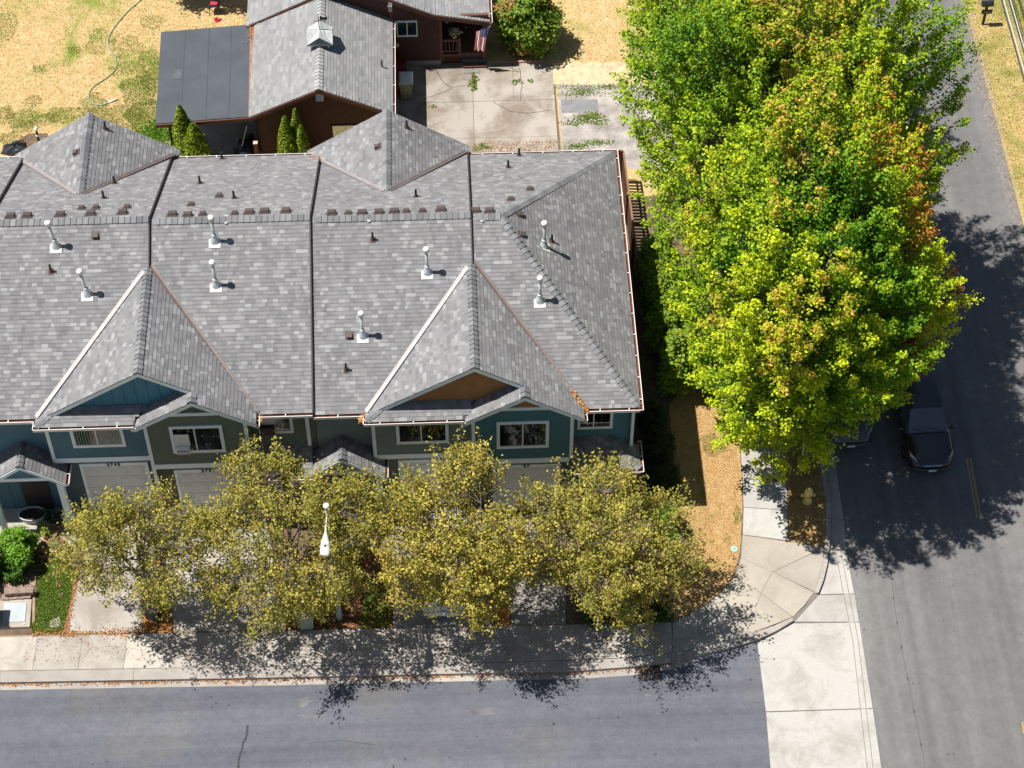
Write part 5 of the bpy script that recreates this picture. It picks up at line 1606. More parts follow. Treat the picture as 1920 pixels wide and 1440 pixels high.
gutter(bh, (GRX + GHW + .11, GYF, GEZ - .02), (GRX + GHW + .11, GYB - .05, GEZ - .02), (-1, 0, 0))
window(bh, -7.42, -7.02, 3.05, 3.52, 12.4, .98, frame_w=.05, glass=glass_mat("reflection_tint_glass", (.5, .8, 1), .05), inside=plain("sky_reflection_blue", (.05, .42, .85), .8, .1), trim=BROWN)  # sky reflection painted as a blue backing behind a blue-tinted pane
wg = window(bh, -6.85, -5.45, .95, 1.75, 12.4, .42, frame_w=.04, glass=GLASSB, inside=plain("grey_window_backing", (.16, .22, .25), .8, .3, 2), trim=BROWN2)  # plain grey-blue backing behind the panes
# cupola with a weather vane
cu = Vector((GRX + .02, 14.95, GRZ - .42))
cup = MB()
h = .62
cup.box((cu.x - .36, cu.y - .36, cu.z), (cu.x + .36, cu.y + .36, cu.z + h))
cb = cup.build('cupola', WHITE, bh)
for i in range(4):
    MB().box((cu.x - .3, cu.y - .375, cu.z + .2 + i * .1), (cu.x + .3, cu.y - .361, cu.z + .26 + i * .1)).build('louvre', plain("louvre_brown", (.24, .12, .1), .7), cb)
cr = MB()
zt = cu.z + h
apex = zt + .36
o_x = .52
for s_ in (-1, 1):
    # four-sided cap with gables: two crossing ridges
    pts = [(cu.x, cu.y - o_x, apex), (cu.x + s_ * o_x, cu.y - o_x, zt - .03), (cu.x + s_ * o_x, cu.y + o_x, zt - .03), (cu.x, cu.y + o_x, apex)]
    cr.slab3(pts if s_ < 0 else pts[::-1], .05)
    pts = [(cu.x - o_x, cu.y, apex - .003), (cu.x - o_x, cu.y + s_ * o_x, zt - .033), (cu.x + o_x, cu.y + s_ * o_x, zt - .033), (cu.x + o_x, cu.y, apex - .003)]
    cr.slab3(pts if s_ > 0 else pts[::-1], .05)
cr.build('cupola_roof', plain("cupola_roof_grey", (.42, .44, .44), .9, .15, 6), cb)
wv = MB(); wv.tube([(cu.x, cu.y, apex - .05), (cu.x - .02, cu.y, apex + .75)], .014, 6)
wv.tube([(cu.x - .22, cu.y, apex + .42), (cu.x + .22, cu.y, apex + .42)], .012, 5); wv.tube([(cu.x, cu.y - .2, apex + .35), (cu.x, cu.y + .2, apex + .35)], .012, 5)
wv.poly([(cu.x + .05, cu.y - .02, apex + .5), (cu.x + .34, cu.y - .05, apex + .5), (cu.x + .36, cu.y - .05, apex + .66), (cu.x + .2, cu.y - .03, apex + .6), (cu.x + .06, cu.y - .02, apex + .7)])
wv.poly([(cu.x + .06, cu.y + .005, apex + .7), (cu.x + .2, cu.y - .005, apex + .6), (cu.x + .36, cu.y - .025, apex + .66), (cu.x + .34, cu.y - .025, apex + .5), (cu.x + .05, cu.y + .005, apex + .5)])
wv.build('weather_vane', BLACK, cb)
pb = Vector((GRX + 2.45, 14.55, GRZ - HP * 2.45))
MB().tube([pb - Vector((0, 0, .05)), pb + Vector((0, 0, .38))], .035, 8).build('vent_pipe', BROWNV, bh)
# main block
MYF = 17.55
mb = MB()
MRX, MRZ, MEZ, MH = -6.2, 4.72, 2.55, 4.22
mb.raw([(-10.1, 17.72, -.1), (-2.38, 17.72, -.1), (-2.38, 17.72, MRZ - .5 * (MRX + 2.38) * -1 - .1), (MRX, 17.72, MRZ - .1), (-10.1, 17.72, MRZ - .5 * (MRX + 10.1) - .1),
        (-10.1, 27, -.1), (-2.38, 27, -.1), (-2.38, 27, 2.8), (-10.1, 27, 2.7)], [(0, 1, 2, 3, 4), (1, 6, 7, 2), (5, 0, 4, 8)])
mb.build('wall', BROWN, bh)
siding(bh, wx1 + .05, -2.38, 17.72, .3, 4.6, BROWN, top=lambda q: MRZ - .5 * abs(q - MRX) - .12, lap=.2)
MB().box((-4.5, 17.66, -.1), (-2.36, 17.75, .28)).build('foundation', plain("foundation_concrete", (.30, .29, .28), .9, .15), bh)
mr = MB()
mr.slab3([(MRX, MYF, MRZ), (MRX, 27.2, MRZ), (MRX - MH, 27.2, MEZ), (MRX - MH, MYF, MEZ)], .1)
brk = -2.62
zbk = MRZ - .5 * (brk - MRX)
mr.slab3([(MRX, 27.2, MRZ), (MRX, MYF, MRZ), (brk, MYF, zbk), (brk, 27.2, zbk)], .1)
mr.slab3([(brk, 27.2, zbk), (brk, MYF, zbk), (-.25, MYF, 2.46), (-.25, 27.2, 2.46)], .1)
mroof = mr.build('roof', BROWN2, bh)
sm = Shingles(SH2); sm.rg.seed(77)
Lm = MH * math.sqrt(1.25)
sm.plane((MRX - MH, 24, MEZ), (0, -1, 0), (MH, 0, MRZ - MEZ), [[(0, 0), (24 - MYF, 0), (24 - MYF, Lm), (0, Lm)]], expo=.137, widths='tab', thick=.042)
l1 = (brk - MRX) * math.sqrt(1.25)
sm.plane((brk, MYF, zbk), (0, 1, 0), (-1, 0, .5), [[(0, 0), (24 - MYF, 0), (24 - MYF, l1), (0, l1)]], expo=.137, widths='tab', thick=.042)
l2 = math.hypot(brk + .25, zbk - 2.46)
sm.plane((-.25, MYF, 2.46), (0, 1, 0), (brk + .25, 0, zbk - 2.46), [[(0, 0), (24 - MYF, 0), (24 - MYF, l2), (0, l2)]], expo=.137, widths='tab', thick=.042)
sm.finish(mroof, 150)
fascia(bh, [(MRX - MH, MYF - .03, MEZ - .01), (MRX, MYF - .03, MRZ - .01), (brk, MYF - .03, zbk - .01), (-.25, MYF - .03, 2.45)], .2, .03, BROWN2, 'rake_board')
gutter(bh, (-.14, MYF, 2.45), (-.14, 24, 2.45), (-1, 0, 0))
ww = window(bh, -4.17, -3.30, 1.70, 2.55, 17.69, .5, frame_w=.045, glass=GLASS, inside=plain("pane_reflection_teal", (.16, .55, .70), .8, .15, 2))  # reflection in the panes painted as a bright teal backing
MB().box((-3.72, 17.645, 1.78), (-3.36, 17.652, 2.48)).build('blind', BLIND, ww)
# electric service mast and meter
ms = MB().tube([(-4.38, 17.6, 1.3), (-4.38, 17.6, 3.9)], .035, 8).build('service_mast', BROWN2, bh)
for i in range(4):
    MB().tube([(-4.43 + i * .04, 17.55, 3.75 - i * .03), (-4.47 + i * .05, 17.4, 3.55), (-4.43 + i * .035, 17.5, 3.2)], .012, 5).build('drip_loop', plain("wire_white", (.55, .55, .55), .5), ms)
MB().lathe([(.1, 0), (.1, .1), (.06, .14)], (0, 0, 0), 12, M=Matrix.Translation((-4.2, 17.62, 1.3)) @ Matrix.Rotation(math.radians(90), 4, 'X')).build('electric_meter', GALV, bh)
# porch
MB().box((-2.36, 17.8, .0), (-.45, 20.3, .55)).build('porch_floor', BROWN2, bh)
MB().box((-2.36, 20.2, .5), (-.35, 20.3, 2.9)).build('porch_back_wall', plain("dark_porch_boards", (.05, .045, .06), .8, .1), bh)
MB().box((-1.5, 20.15, .55), (-.7, 20.19, 2.5)).build('front_door', MATS['dark_door'], bh)
for px_ in (-2.34, -.50):
    MB().box((px_ - .07, 17.72, -.05), (px_ + .07, 17.86, 2.55)).build('porch_post', BROWN2, bh)
MB().box((-2.3, 17.7, 2.56), (-.3, 17.84, 2.72)).build('porch_beam', BROWN2, bh)
rl = MB(); rl.box((-2.27, 17.72, 1.28), (-1.55, 17.84, 1.36)); rl.box((-2.27, 17.74, .68), (-1.55, 17.82, .74)); rl.box((-1.6, 17.71, .5), (-1.5, 17.85, 1.42))
ro = rl.build('railing', BROWN2, bh)
for i in range(4): MB().box((-2.16 + i * .16, 17.76, .74), (-2.12 + i * .16, 17.8, 1.28)).build('baluster', BROWN2, ro)
la = MB().box((-2.3, 17.74, .42), (-1.48, 17.79, .54)).build('lattice', BROWN2, bh)
for i in range(9):
    for s_ in (-1, 1):
        a = -2.27 + i * .09
        MB().beam((a - s_ * .0, 17.765, .02), (a + s_ * .36 if -2.3 < a + s_ * .36 < -1.45 else (max(-2.28, min(-1.5, a + s_ * .36))), 17.765, .42), .018, .012, (0, 1, 0)).build('lattice_slat', BROWN2, la)
for i in range(3):
    MB().box((-1.45, 17.4 + i * .25, -.05), (-.42, 17.66 + i * .25, .12 + i * .16)).build('step', BROWN2 if i == 0 else plain("blue_grey_step", (.08, .10, .13), .8, .1), bh)
MB().box((-1.4, 17.1, .02), (-.75, 17.35, .05)).build('threshold', plain("mat_grey", (.2, .19, .18), .9), bh)
# carport
cp = MB()
cp.slab3([(-13.85, 12.05, 2.38), (-10.0, 12.2, 2.50), (-10.15, 17.75, 2.50), (-14.0, 17.55, 2.38)], .05)
cpo = cp.build('carport_roof', ROLLR, bh)
for a in (.26, .52, .76):
    p0 = Vector((-13.85, 12.05, 2.38)).lerp(Vector((-10.0, 12.2, 2.5)), a); p1 = Vector((-14.0, 17.55, 2.38)).lerp(Vector((-10.15, 17.75, 2.5)), a)
    MB().slab3([p0 + Vector((-.025, 0, .006)), p0 + Vector((.025, 0, .01)), p1 + Vector((.025, 0, .01)), p1 + Vector((-.025, 0, .006))], .008).build('seam', plain("seam_black", (.060, .069, .082), .8), cpo)
MB().slab3([(-13.3, 14.6, 2.415), (-12.95, 14.6, 2.425), (-12.95, 15.15, 2.425), (-13.3, 15.15, 2.415)], .01).build('patch', plain("patch_grey", (.09, .10, .115), .9), cpo)
MB().beam((-13.85, 12.0, 2.28), (-10.0, 12.15, 2.4), .05, .16).build('fascia', BROWN2, bh)
MB().beam((-10.05, 12.2, 2.53), (-10.2, 17.7, 2.53), .14, .03).build('flashing', plain("rust_flashing", (.30, .17, .12), .8, .25), bh)
for q in ((-13.35, 12.35), (-13.5, 17.2), (-10.4, 17.3)):
    MB().box((q[0] - .06, q[1] - .06, -.1), (q[0] + .06, q[1] + .06, 2.38)).build('carport_post', plain("dark_post", (.06, .035, .03), .8, .1), bh)
pile_ = np.array([[-10.12, 17.3, 2.56]])
leaves('fallen_leaves', pile_ + NR.normal(size=(260, 3)) * np.array([.1, .35, .01]), unit(NR.normal(size=(260, 3)) * .4 + np.array([0, 0, 1])), NR.uniform(.04, .08, 260), np.array(OR)[NR.integers(0, 4, 260)], LITTER, bh, 'stuff')

# fences
fc = thing('picket_fence', 'brown picket fence behind the end house roof', 'fence', (1.7, 10.5, 0))
def fence(fr, p, q, h, n, pw, gap_rail=True):
    p = Vector((*p, 0)); q = Vector((*q, 0)); d = (q - p); L = d.length; d.normalize(); nn = Vector((-d.y, d.x, 0))
    for z in (.4, h - .35):
        MB().beam(p + Vector((0, 0, z)), q + Vector((0, 0, z)), .05, .09).build('rail', WOODF, fr)
    MB().beam(p + Vector((0, 0, h + .02)), q + Vector((0, 0, h + .02)), .075, .035).build('cap_rail', plain("orange_cap_wood", (.24, .125, .08), .8, .2), fr) if gap_rail else None
    step = L / n
    me = None
    rr = random.Random(n)
    for i in range(n):
        c_ = p + d * (i + .5) * step - nn * .02
        b_ = MB(); M = Matrix((d, nn, Vector((0, 0, 1)))).transposed().to_4x4(); M.translation = c_ + Vector((0, 0, rr.uniform(-.02, .02)))
        b_.box((-pw / 2, -.01, 0), (pw / 2, .01, h), M=M); b_.build('picket', WOODF, fr)
    for i in range(int(L / 2.4) + 1):
        c_ = p + d * min(L, i * 2.4) - nn * .06
        MB().box((c_.x - .05, c_.y - .05, -.1), (c_.x + .05, c_.y + .05, h + .08)).build('post', WOODF, fr)
fence(fc, (-1.3, 10.55), (4.8, 10.5), 1.75, 46, .125, False)
MB().box((-1.3, 10.56, .05), (4.8, 10.585, 1.55)).build('backing_board', WOODF, fc)
fs = thing('picket_fence', 'side fence with an orange cap rail between the end house and the maples', 'fence', (4.82, 7.8, 0))
fence(fs, (4.88, 10.45), (5.0, 4.6), 1.65, 34, .10)

# arborvitae beside the carport: columns of upright sprays
def arb(label, spires, seed):
    root = thing('arborvitae', label, 'conifer', (spires[0][0], spires[0][1], 0), 0, 'clipped arborvitae behind the townhouses')
    rg = np.random.default_rng(seed)
    tr = MB(); PP = []; NN = []; CC = []
    for (x_, y_, h_, r_) in spires:
        tr.tube([(x_, y_, -.1), (x_, y_, h_ * .8)], [.07, .02], 6)
        n = int(5200 * h_ / 3.4)
        t_ = rg.uniform(0, 1, n) ** .8; a = rg.uniform(0, 6.283, n)
        ra = r_ * np.minimum(1, (1 - t_) ** .72 * 1.25 + .03) * (1 + .18 * np.sin(a * 3 + t_ * 14) * np.sin(t_ * 23 + a)) * rg.uniform(.75, 1.05, n)
        p_ = np.stack([x_ + ra * np.cos(a), y_ + ra * np.sin(a), .1 + t_ * h_], 1)
        PP.append(p_); NN.append(unit(np.stack([np.cos(a), np.sin(a), np.full(n, .5)], 1) + rg.normal(size=(n, 3)) * .5))
        CC.append(tint(rg, (n,), (.11, .19, .012), (.33, .42, .03), rg.uniform(0, 1, n)))
    tr.build('trunk', BARK, root)
    leaves('crown', np.concatenate(PP), np.concatenate(NN), rg.uniform(.07, .16, sum(len(x) for x in PP)), np.concatenate(CC), LEAFD, root, wid=.28)
arb('pair of bright green arborvitae in front of the carport', [(-12.75, 11.85, 3.4, .55), (-12.3, 11.5, 2.75, .66)], 1)
arb('two slim arborvitae against the brown garage wall window', [(-8.62, 11.5, 3.0, .45), (-8.2, 11.75, 3.15, .33), (-8.0, 11.4, 2.6, .36)], 2)

# things about the yard
def bin_(label, x, y, body, lid, rot=0, s=1.0, z=0.0, cat='wheelie bin', group=None, emblem=True):
    r = thing('wheelie_bin', label, cat, (x, y, z), rot, group, local=True)
    b = MB()
    w0, d0, w1, d1, h_ = .22 * s, .26 * s, .29 * s, .36 * s, .98 * s
    ring = lambda w_, d_, z_: [(-w_, -d_, z_), (w_, -d_, z_), (w_, d_, z_), (-w_, d_, z_)]
    b.raw(ring(w0, d0, .04) + ring(w1 * .96, d1 * .96, h_ * .93) + ring(w1 * 1.03, d1 * 1.03, h_ * .93) + ring(w1 * 1.03, d1 * 1.03, h_), [(3, 2, 1, 0)] + [(i + k * 4, (i + 1) % 4 + k * 4, (i + 1) % 4 + k * 4 + 4, i + k * 4 + 4) for k in range(3) for i in range(4)])
    bevel(b.build('body', body, r), .018)
    l = MB()
    l.raw(ring(w1 * 1.06, d1 * 1.08, h_ + .002) + ring(w1 * 1.06, d1 * 1.08, h_ + .03) + ring(w1 * .8, d1 * .8, h_ + .09), [(3, 2, 1, 0), (8, 9, 10, 11)] + [(i + k * 4, (i + 1) % 4 + k * 4, (i + 1) % 4 + k * 4 + 4, i + k * 4 + 4) for k in range(2) for i in range(4)])
    l.box((-w1 * .3, -d1 * 1.18, h_ + .0), (w1 * .3, -d1 * 1.06, h_ + .03))
    bevel(l.build('lid', lid, r), .012)
    MB().tube([(-w1 * .8, d1 * 1.15, h_ * .93), (w1 * .8, d1 * 1.15, h_ * .93)], .018, 8).build('handle', body, r)
    for sx in (-1, 1):
        M = Matrix.Translation((sx * (w0 + .03), d0 * .8, .12)) @ Matrix.Rotation(math.radians(90), 4, 'Y')
        MB().lathe([(.11, -.03), (.12, -.02), (.12, .02), (.11, .03)], (0, 0, 0), 14, M=M).build('wheel', BLACK, r)
    if emblem:
        e = MB()
        e.poly([(-.07, -d1 * .905, h_ * .60), (.07, -d1 * .905, h_ * .60), (0, -d1 * .93, h_ * .72)])
        e.build('recycling_mark', plain("mark_grey", (.6, .62, .58), .6), r)
    return r
CREAM = plain("cream_bin_plastic", (.36, .36, .24), .55, .06)
bin_('cream wheelie bin with a pale lid beside the brown garage', -3.85, 15.85, CREAM, plain("pale_lid", (.72, .76, .66), .5, .05))
bin_('dark red bin pushed against the brown house wall', -4.05, 17.0, plain("dark_red_plastic", (.16, .015, .02), .5, .1), MATS["dark_red_plastic"], emblem=False, s=.8)
bn = (-7.44,-10.31)
bin_('grey green wheelie bin at the kerb under the second street tree', bn[0], bn[1], plain("grey_green_plastic", (.36, .38, .29), .6, .1), MATS["grey_green_plastic"], .08)
bn = (-12.73,-9.72)
bin_('dark grey wheelie bin at the foot of the leftmost street tree', bn[0], bn[1], plain("dark_bin_plastic", (.10, .11, .10), .6, .1), MATS["dark_bin_plastic"], -.05, s=.9)

# flag on a slanted pole
fl = thing('flag', 'red and white striped flag with a blue starred canton on the porch post', 'flag', (-.5, 17.7, 1.9))
P0, P1 = Vector((-.48, 17.68, 1.75)), Vector((-.25, 17.18, 2.55))
MB().tube([P0, P1], .014, 6).build('flag_pole', WHITE, fl)
MB().lathe([(.0, -.02), (.03, 0), (.0, .03)], P1, 8).build('finial', plain("brass", (.5, .35, .1), .4, metal=.6), fl)
nu, nv = 26, 20
vs = []; fr_, fw_, fb_ = [], [], []
for i in range(nu + 1):
    for j in range(nv + 1):
        a = i / nu; b_ = j / nv            # a along hoist (pole), b along fly (hanging down)
        hp = P1.lerp(P0, .03 + a * .45)
        fold = math.sin(a * 15 + b_ * 2.5)
        vs.append((hp.x - .03 - .46 * a * (1 - .25 * b_) - .22 * b_, hp.y + fold * .05 * (.3 + b_), hp.z - (1.35 - .35 * a) * b_ - .12 * a))
fM = MB(); fM.v = vs
for i in range(nu):
    for j in range(nv):
        a = i * (nv + 1) + j
        stripe = int(i / 2)
        mi = 2 if (i < 14 and j < 8) else (0 if stripe % 2 == 0 else 1)
        fM.f.append((a, a + 1, a + nv + 2, a + nv + 1)); fM.m.append(mi)
fo = fM.build('cloth', [plain("flag_red", (.50, .03, .05), .7, .05), WHITE, plain("flag_blue", (.05, .07, .25), .7, .05)], fl, True)
st = MB()
for i in range(1, 13, 2):
    for j in range(1, 8, 2):
        v = [Vector(vs[(i + di) * (nv + 1) + j + dj]) for di, dj in ((0, 0), (1, 0), (0, 1))]
        e1 = (v[1] - v[0]).normalized(); e2 = (v[2] - v[0]).normalized(); n_ = e1.cross(e2).normalized()
        for s_ in (-1, 1):
            c_ = v[0] + n_ * .004 * s_
            st.poly([c_ + (e1 * math.cos(t_) + e2 * math.sin(t_)) * (.016 if k % 2 == 0 else .007) for k, t_ in enumerate([x * math.pi / 5 for x in range(10)])])
st.build('star', WHITE, fo, kind='stuff')

shrub('porch_bush', 'large glossy bush with orange new growth beside the brown porch', 3, (1.35, 18.7, 0), (1.4, 1.4, 1.5), 640, 34, (.10, .19, .02), (.25, .35, .04), cat='bush', lsize=.14, warmtip=(.48, .24, .09), lobes=13)
# log edging in front of the bush
lo = thing('timber_edging', 'pale pink timber lying along the paving edge by the bush', 'timber', (1.4, 17.72, 0))
MB().beam((.35, 17.72, .05), (1.95, 17.68, .05), .1, .1).build('log', plain("pinkish_timber", (.42, .24, .19), .85, .2), lo)
MB().beam((1.98, 17.67, .045), (2.75, 17.55, .045), .09, .09).build('log', MATS['pinkish_timber'], lo)
# porch planter
pp = thing('planter', 'white flowering planter on the brown porch railing', 'planter', (-1.75, 17.9, 1.3))
MB().lathe([(.09, 1.37), (.13, 1.55), (.14, 1.57), (.11, 1.56)], (-1.75, 17.85, 0), 12).build('pot', TERRA, pp)
leaves('flowers', np.array([[-1.75, 17.85, 1.68]]) + NR.normal(size=(240, 3)) * np.array([.12, .1, .07]), unit(NR.normal(size=(240, 3)) + np.array([0, 0, 1])), NR.uniform(.05, .09, 240), np.where(NR.uniform(0, 1, (240, 1)) < .5, np.array([[.75, .8, .85]]), np.array([[.10, .16, .04]])), LEAFD, pp)
hp = thing('hanging_basket', 'small hanging basket under the brown porch roof', 'hanging basket', (-2.05, 18.1, 2.3))
MB().lathe([(.05, 2.1), (.13, 2.2), (.14, 2.24)], (-2.05, 18.0, 0), 12).build('basket', plain("basket_grey", (.25, .28, .3), .7), hp)
MB().tube([(-2.05, 18.0, 2.24), (-2.05, 18.0, 2.6)], .008, 4).build('chain', BLACK, hp)
leaves('plant', np.array([[-2.05, 18.0, 2.28]]) + NR.normal(size=(150, 3)) * np.array([.1, .1, .06]), unit(NR.normal(size=(150, 3)) + np.array([0, 0, 1])), NR.uniform(.04, .08, 150), np.array([[.2, .28, .22]]) * NR.uniform(.6, 1.4, (150, 1)), LEAFD, hp)
# brown wooden post, covered barbecue, tarp heap in the carport
po = thing('wooden_post', 'short brown wooden post with a pale top beside the garage corner', 'post', (-9.92, 11.7, 0))
MB().box((-10.0, 11.62, -.1), (-9.84, 11.78, 1.5)).build('post', BROWN2, po)
MB().box((-10.01, 11.61, 1.5), (-9.83, 11.79, 1.53)).build('cap', plain("pale_post_top", (.5, .4, .35), .8), po)
def lumpy(name, c_, r_, mat, parent, seed, nz=10, na=16, amp=.2):
    rg = random.Random(seed); mb = MB(); rows = []
    ph = [rg.uniform(0, 6) for _ in range(6)]
    for i in range(nz + 1):
        t_ = i / nz; z_ = t_ * r_[2]
        rr = math.sqrt(max(0, 1 - max(0, (t_ - .35) / .65) ** 2.2))
        for k in range(na):
            a = 6.2832 * k / na
            f = 1 + amp * (math.sin(a * 3 + ph[0] + t_ * 2) + .6 * math.sin(a * 7 + ph[1] - t_ * 4) + .4 * math.sin(a * 11 + ph[2])) * .5
            mb.v.append((c_[0] + r_[0] * rr * f * math.cos(a), c_[1] + r_[1] * rr * f * math.sin(a), c_[2] + z_ + (amp * .12 * math.sin(a * 5 + ph[3]) if i > 2 else 0)))
    for i in range(nz):
        for k in range(na):
            mb.f.append((i * na + k, i * na + (k + 1) % na, (i + 1) * na + (k + 1) % na, (i + 1) * na + k)); mb.m.append(0)
    mb.f.append(tuple(nz * na + k for k in range(na))); mb.m.append(0)
    return mb.build(name, mat, parent, False)
bb = thing('covered_barbecue', 'barbecue under a brown cover between the carport post and arborvitae', 'covered barbecue', (-13.45, 11.75, 0))
lumpy('cover', (-13.45, 11.75, 0), (.35, .3, 1.05), plain("brown_vinyl", (.13, .06, .05), .45, .2, 3), bb, 3, amp=.12)
MB().tube([(-13.78, 11.6, .5), (-13.45, 11.42, .48), (-13.12, 11.6, .5)], .015, 5).build('strap', BLACK, bb)
th_ = thing('tarp_heap', 'dark blue tarp heap in the carport shade by the garage wall', 'tarp', (-10.5, 12.9, 0))
lumpy('tarp', (-10.5, 12.7, 0.0), (.42, .8, .75), plain("dark_blue_tarp", (.025, .035, .05), .5, .2, 3), th_, 5)
MB().tube([(-10.75, 12.2, .1), (-10.3, 12.6, 1.6)], .02, 6).build('pole', GALV, th_)
bag = thing('rubbish_bag', 'crumpled black plastic sheet in the dry yard at the left edge', 'plastic sheet', (-19.95,13.25,0.00))
lumpy('bag', (-19.94,13.18,0.00), (.48, .36, .36), plain("shiny_black_plastic", (.03, .034, .04), .2, .2, spec=.8), bag, 9, amp=.5)
sk_ = thing('garden_stake', 'dark garden stake with a pale cap beside the dirt patch', 'garden stake', (-19.10,13.71,0.00))
sx, sy, _ = (-19.10,13.71,0.00)
MB().tube([(sx, sy, -.05), (sx, sy, .62)], .05, 8).build('stake', plain("dark_stake", (.05, .025, .02), .8), sk_)
MB().lathe([(.07, .6), (.09, .68), (.05, .76)], (sx, sy, 0), 10).build('cap', WHITE, sk_)
MB().box((sx - .065, sy - .07, .28), (sx + .065, sy + .06, .34)).build('band', WHITE, sk_)
hs = thing('garden_hose', 'pale green garden hose snaking across the dry back lawn', 'hose', (-16.37,18.63,0.00))
hpts = [(-15.00,23.48,0.00), (-15.51,22.42,0.00), (-16.04,21.66,0.00), (-16.54,20.63,0.00), (-16.75,19.84,0.00), (-16.60,19.15,0.00), (-16.32,18.56,0.00), (-16.27,17.96,-0.00), (-16.61,17.40,0.00), (-17.03,16.99,-0.00), (-17.24,16.60,0.00), (-17.24,16.11,0.00), (-17.01,15.81,0.00), (-16.69,15.73,0.00), (-16.37,15.88,0.00)]
sp = []
for i in range(len(hpts) - 1):
    a0 = Vector(hpts[max(i - 1, 0)]); a1 = Vector(hpts[i]); a2 = Vector(hpts[i + 1]); a3 = Vector(hpts[min(i + 2, len(hpts) - 1)])
    for k in range(5):
        t_ = k / 5
        sp.append(.5 * ((2 * a1) + (a2 - a0) * t_ + (2 * a0 - 5 * a1 + 4 * a2 - a3) * t_ ** 2 + (3 * a1 - a0 - 3 * a2 + a3) * t_ ** 3) + Vector((0, 0, .03)))
MB().tube(sp, .024, 6).build('tube', plain("pale_green_hose", (.24, .36, .22), .5, .08), hs, True)
nz_ = MB(); e_ = Vector((-16.00,16.06,0.00)); nz_.tube([sp[-1], sp[-1].lerp(e_, .4) + Vector((0, .02, .03)), e_ + Vector((0, 0, .04))], [.025, .05, .03], 8)
nz_.build('nozzle', plain("nozzle_white", (.7, .7, .65), .5), hs, True)
ch = thing('garden_chair', 'black garden chair with a red cushion on the back lawn at the top edge', 'garden chair', (-12.22,21.51,0.00))
cx, cy, _ = (-12.22,21.51,0.00)
for dx in (-.24, .24):
    for dy in (-.22, .22): MB().tube([(cx + dx, cy + dy, 0), (cx + dx * .85, cy - dy * .5, .46)], .014, 6).build('leg', BLACK, ch)
MB().box((cx - .16, cy - .12, .452), (cx + .16, cy + .14, .50)).build('cushion', plain("red_fabric", (.42, .03, .06), .7, .1), ch)
MB().box((cx - .25, cy - .22, .43), (cx + .25, cy + .22, .45)).build('seat', BLACK, ch)
MB().box((cx - .25, cy + .2, .5), (cx + .25, cy + .24, .95)).build('backrest', BLACK, ch)
rc = thing('red_cloth', 'small red cloth dropped on the grass under the black chair', 'cloth', (-12.08,20.95,0.00))
lumpy('cloth', (-12.08,20.95,0.00), (.16, .12, .07), plain("red_cloth_mat", (.55, .03, .06), .8), rc, 2, 4, 12, .5)
# tree standing beyond the top of the frame that shades the back lawn
shrub('back_tree', 'leafy dark tree beyond the top edge shading the back lawn', 14, (-14.8, 23.5, 0), (2.0, 2.0, 1.5), 620, 30, (.05, .08, .02), (.09, .13, .03), cat='tree', lsize=.15, zoff=5.6)

# mailbox on its post
mbx = thing('mailbox', 'black mailbox with a name plate on a post beside the road', 'mailbox', (21.3, 19.5, -.1))
X_, Y_ = 21.34, 19.5
MB().box((X_ - .05, Y_ - .05, -.12), (X_ + .05, Y_ + .05, 1.0)).build('post', BLACK, mbx)
arch = []
for k in range(9):
    a = math.pi * k / 8; arch.append((math.cos(a) * .12, 1.12 + math.sin(a) * .12))
arch = [(.12, 1.0)] + arch + [(-.12, 1.0)]
bxm = MB(); n = len(arch)
bxm.raw([(X_ - .26, Y_ + q[0], q[1]) for q in arch] + [(X_ + .26, Y_ + q[0], q[1]) for q in arch], [tuple(range(n - 1, -1, -1)), tuple(range(n, 2 * n))] + [(i, (i + 1) % n, n + (i + 1) % n, n + i) for i in range(n)])
bxm.build('box', plain("black_enamel", (.02, .024, .03), .3, .1, spec=.6), mbx, False)
MB().box((X_ - .22, Y_ - .14, .62), (X_ + .24, Y_ - .11, .84)).build('name_plate', BLACK, mbx)
MB().box((X_ - .14, Y_ - .145, .7), (X_ + .18, Y_ - .1405, .73)).build('lettering_strip', plain("plate_grey", (.35, .35, .35), .6), mbx)

# overhead cables on the right, with the poles that carry them beyond the frame
pl = thing('power_line', 'bundle of overhead cables along the right edge above the verge', 'power line', (19.8, 10, 0))
for i, (xx, zz, r_) in enumerate(((19.60, 7.0, .03), (19.68, 7.03, .022), (19.90, 7.0, .03), (19.97, 6.98, .02), (20.25, 7.1, .014), (19.64, 6.93, .014))):
    pts = []
    for k in range(25):
        y_ = -34 + 90 * k / 24; t_ = (k / 24 - .5) * 2
        pts.append((xx + .01 * math.sin(k * 1.7 + i), y_, zz + .55 * t_ * t_))
    MB().tube(pts, r_, 6).build('cable', plain("cable_grey" if i in (1, 3) else "cable_black", (.5, .52, .55) if i in (1, 3) else (.04, .045, .055), .5, .08), pl)
for y_ in (-34, 56):
    MB().tube([(19.8, y_, -.2), (19.8, y_, 9.2)], [.16, .11], 10).build('pole', BARK, pl)
    MB().box((19.1, y_ - .05, 7.5), (20.6, y_ + .05, 7.62)).build('crossarm', BARK, pl)

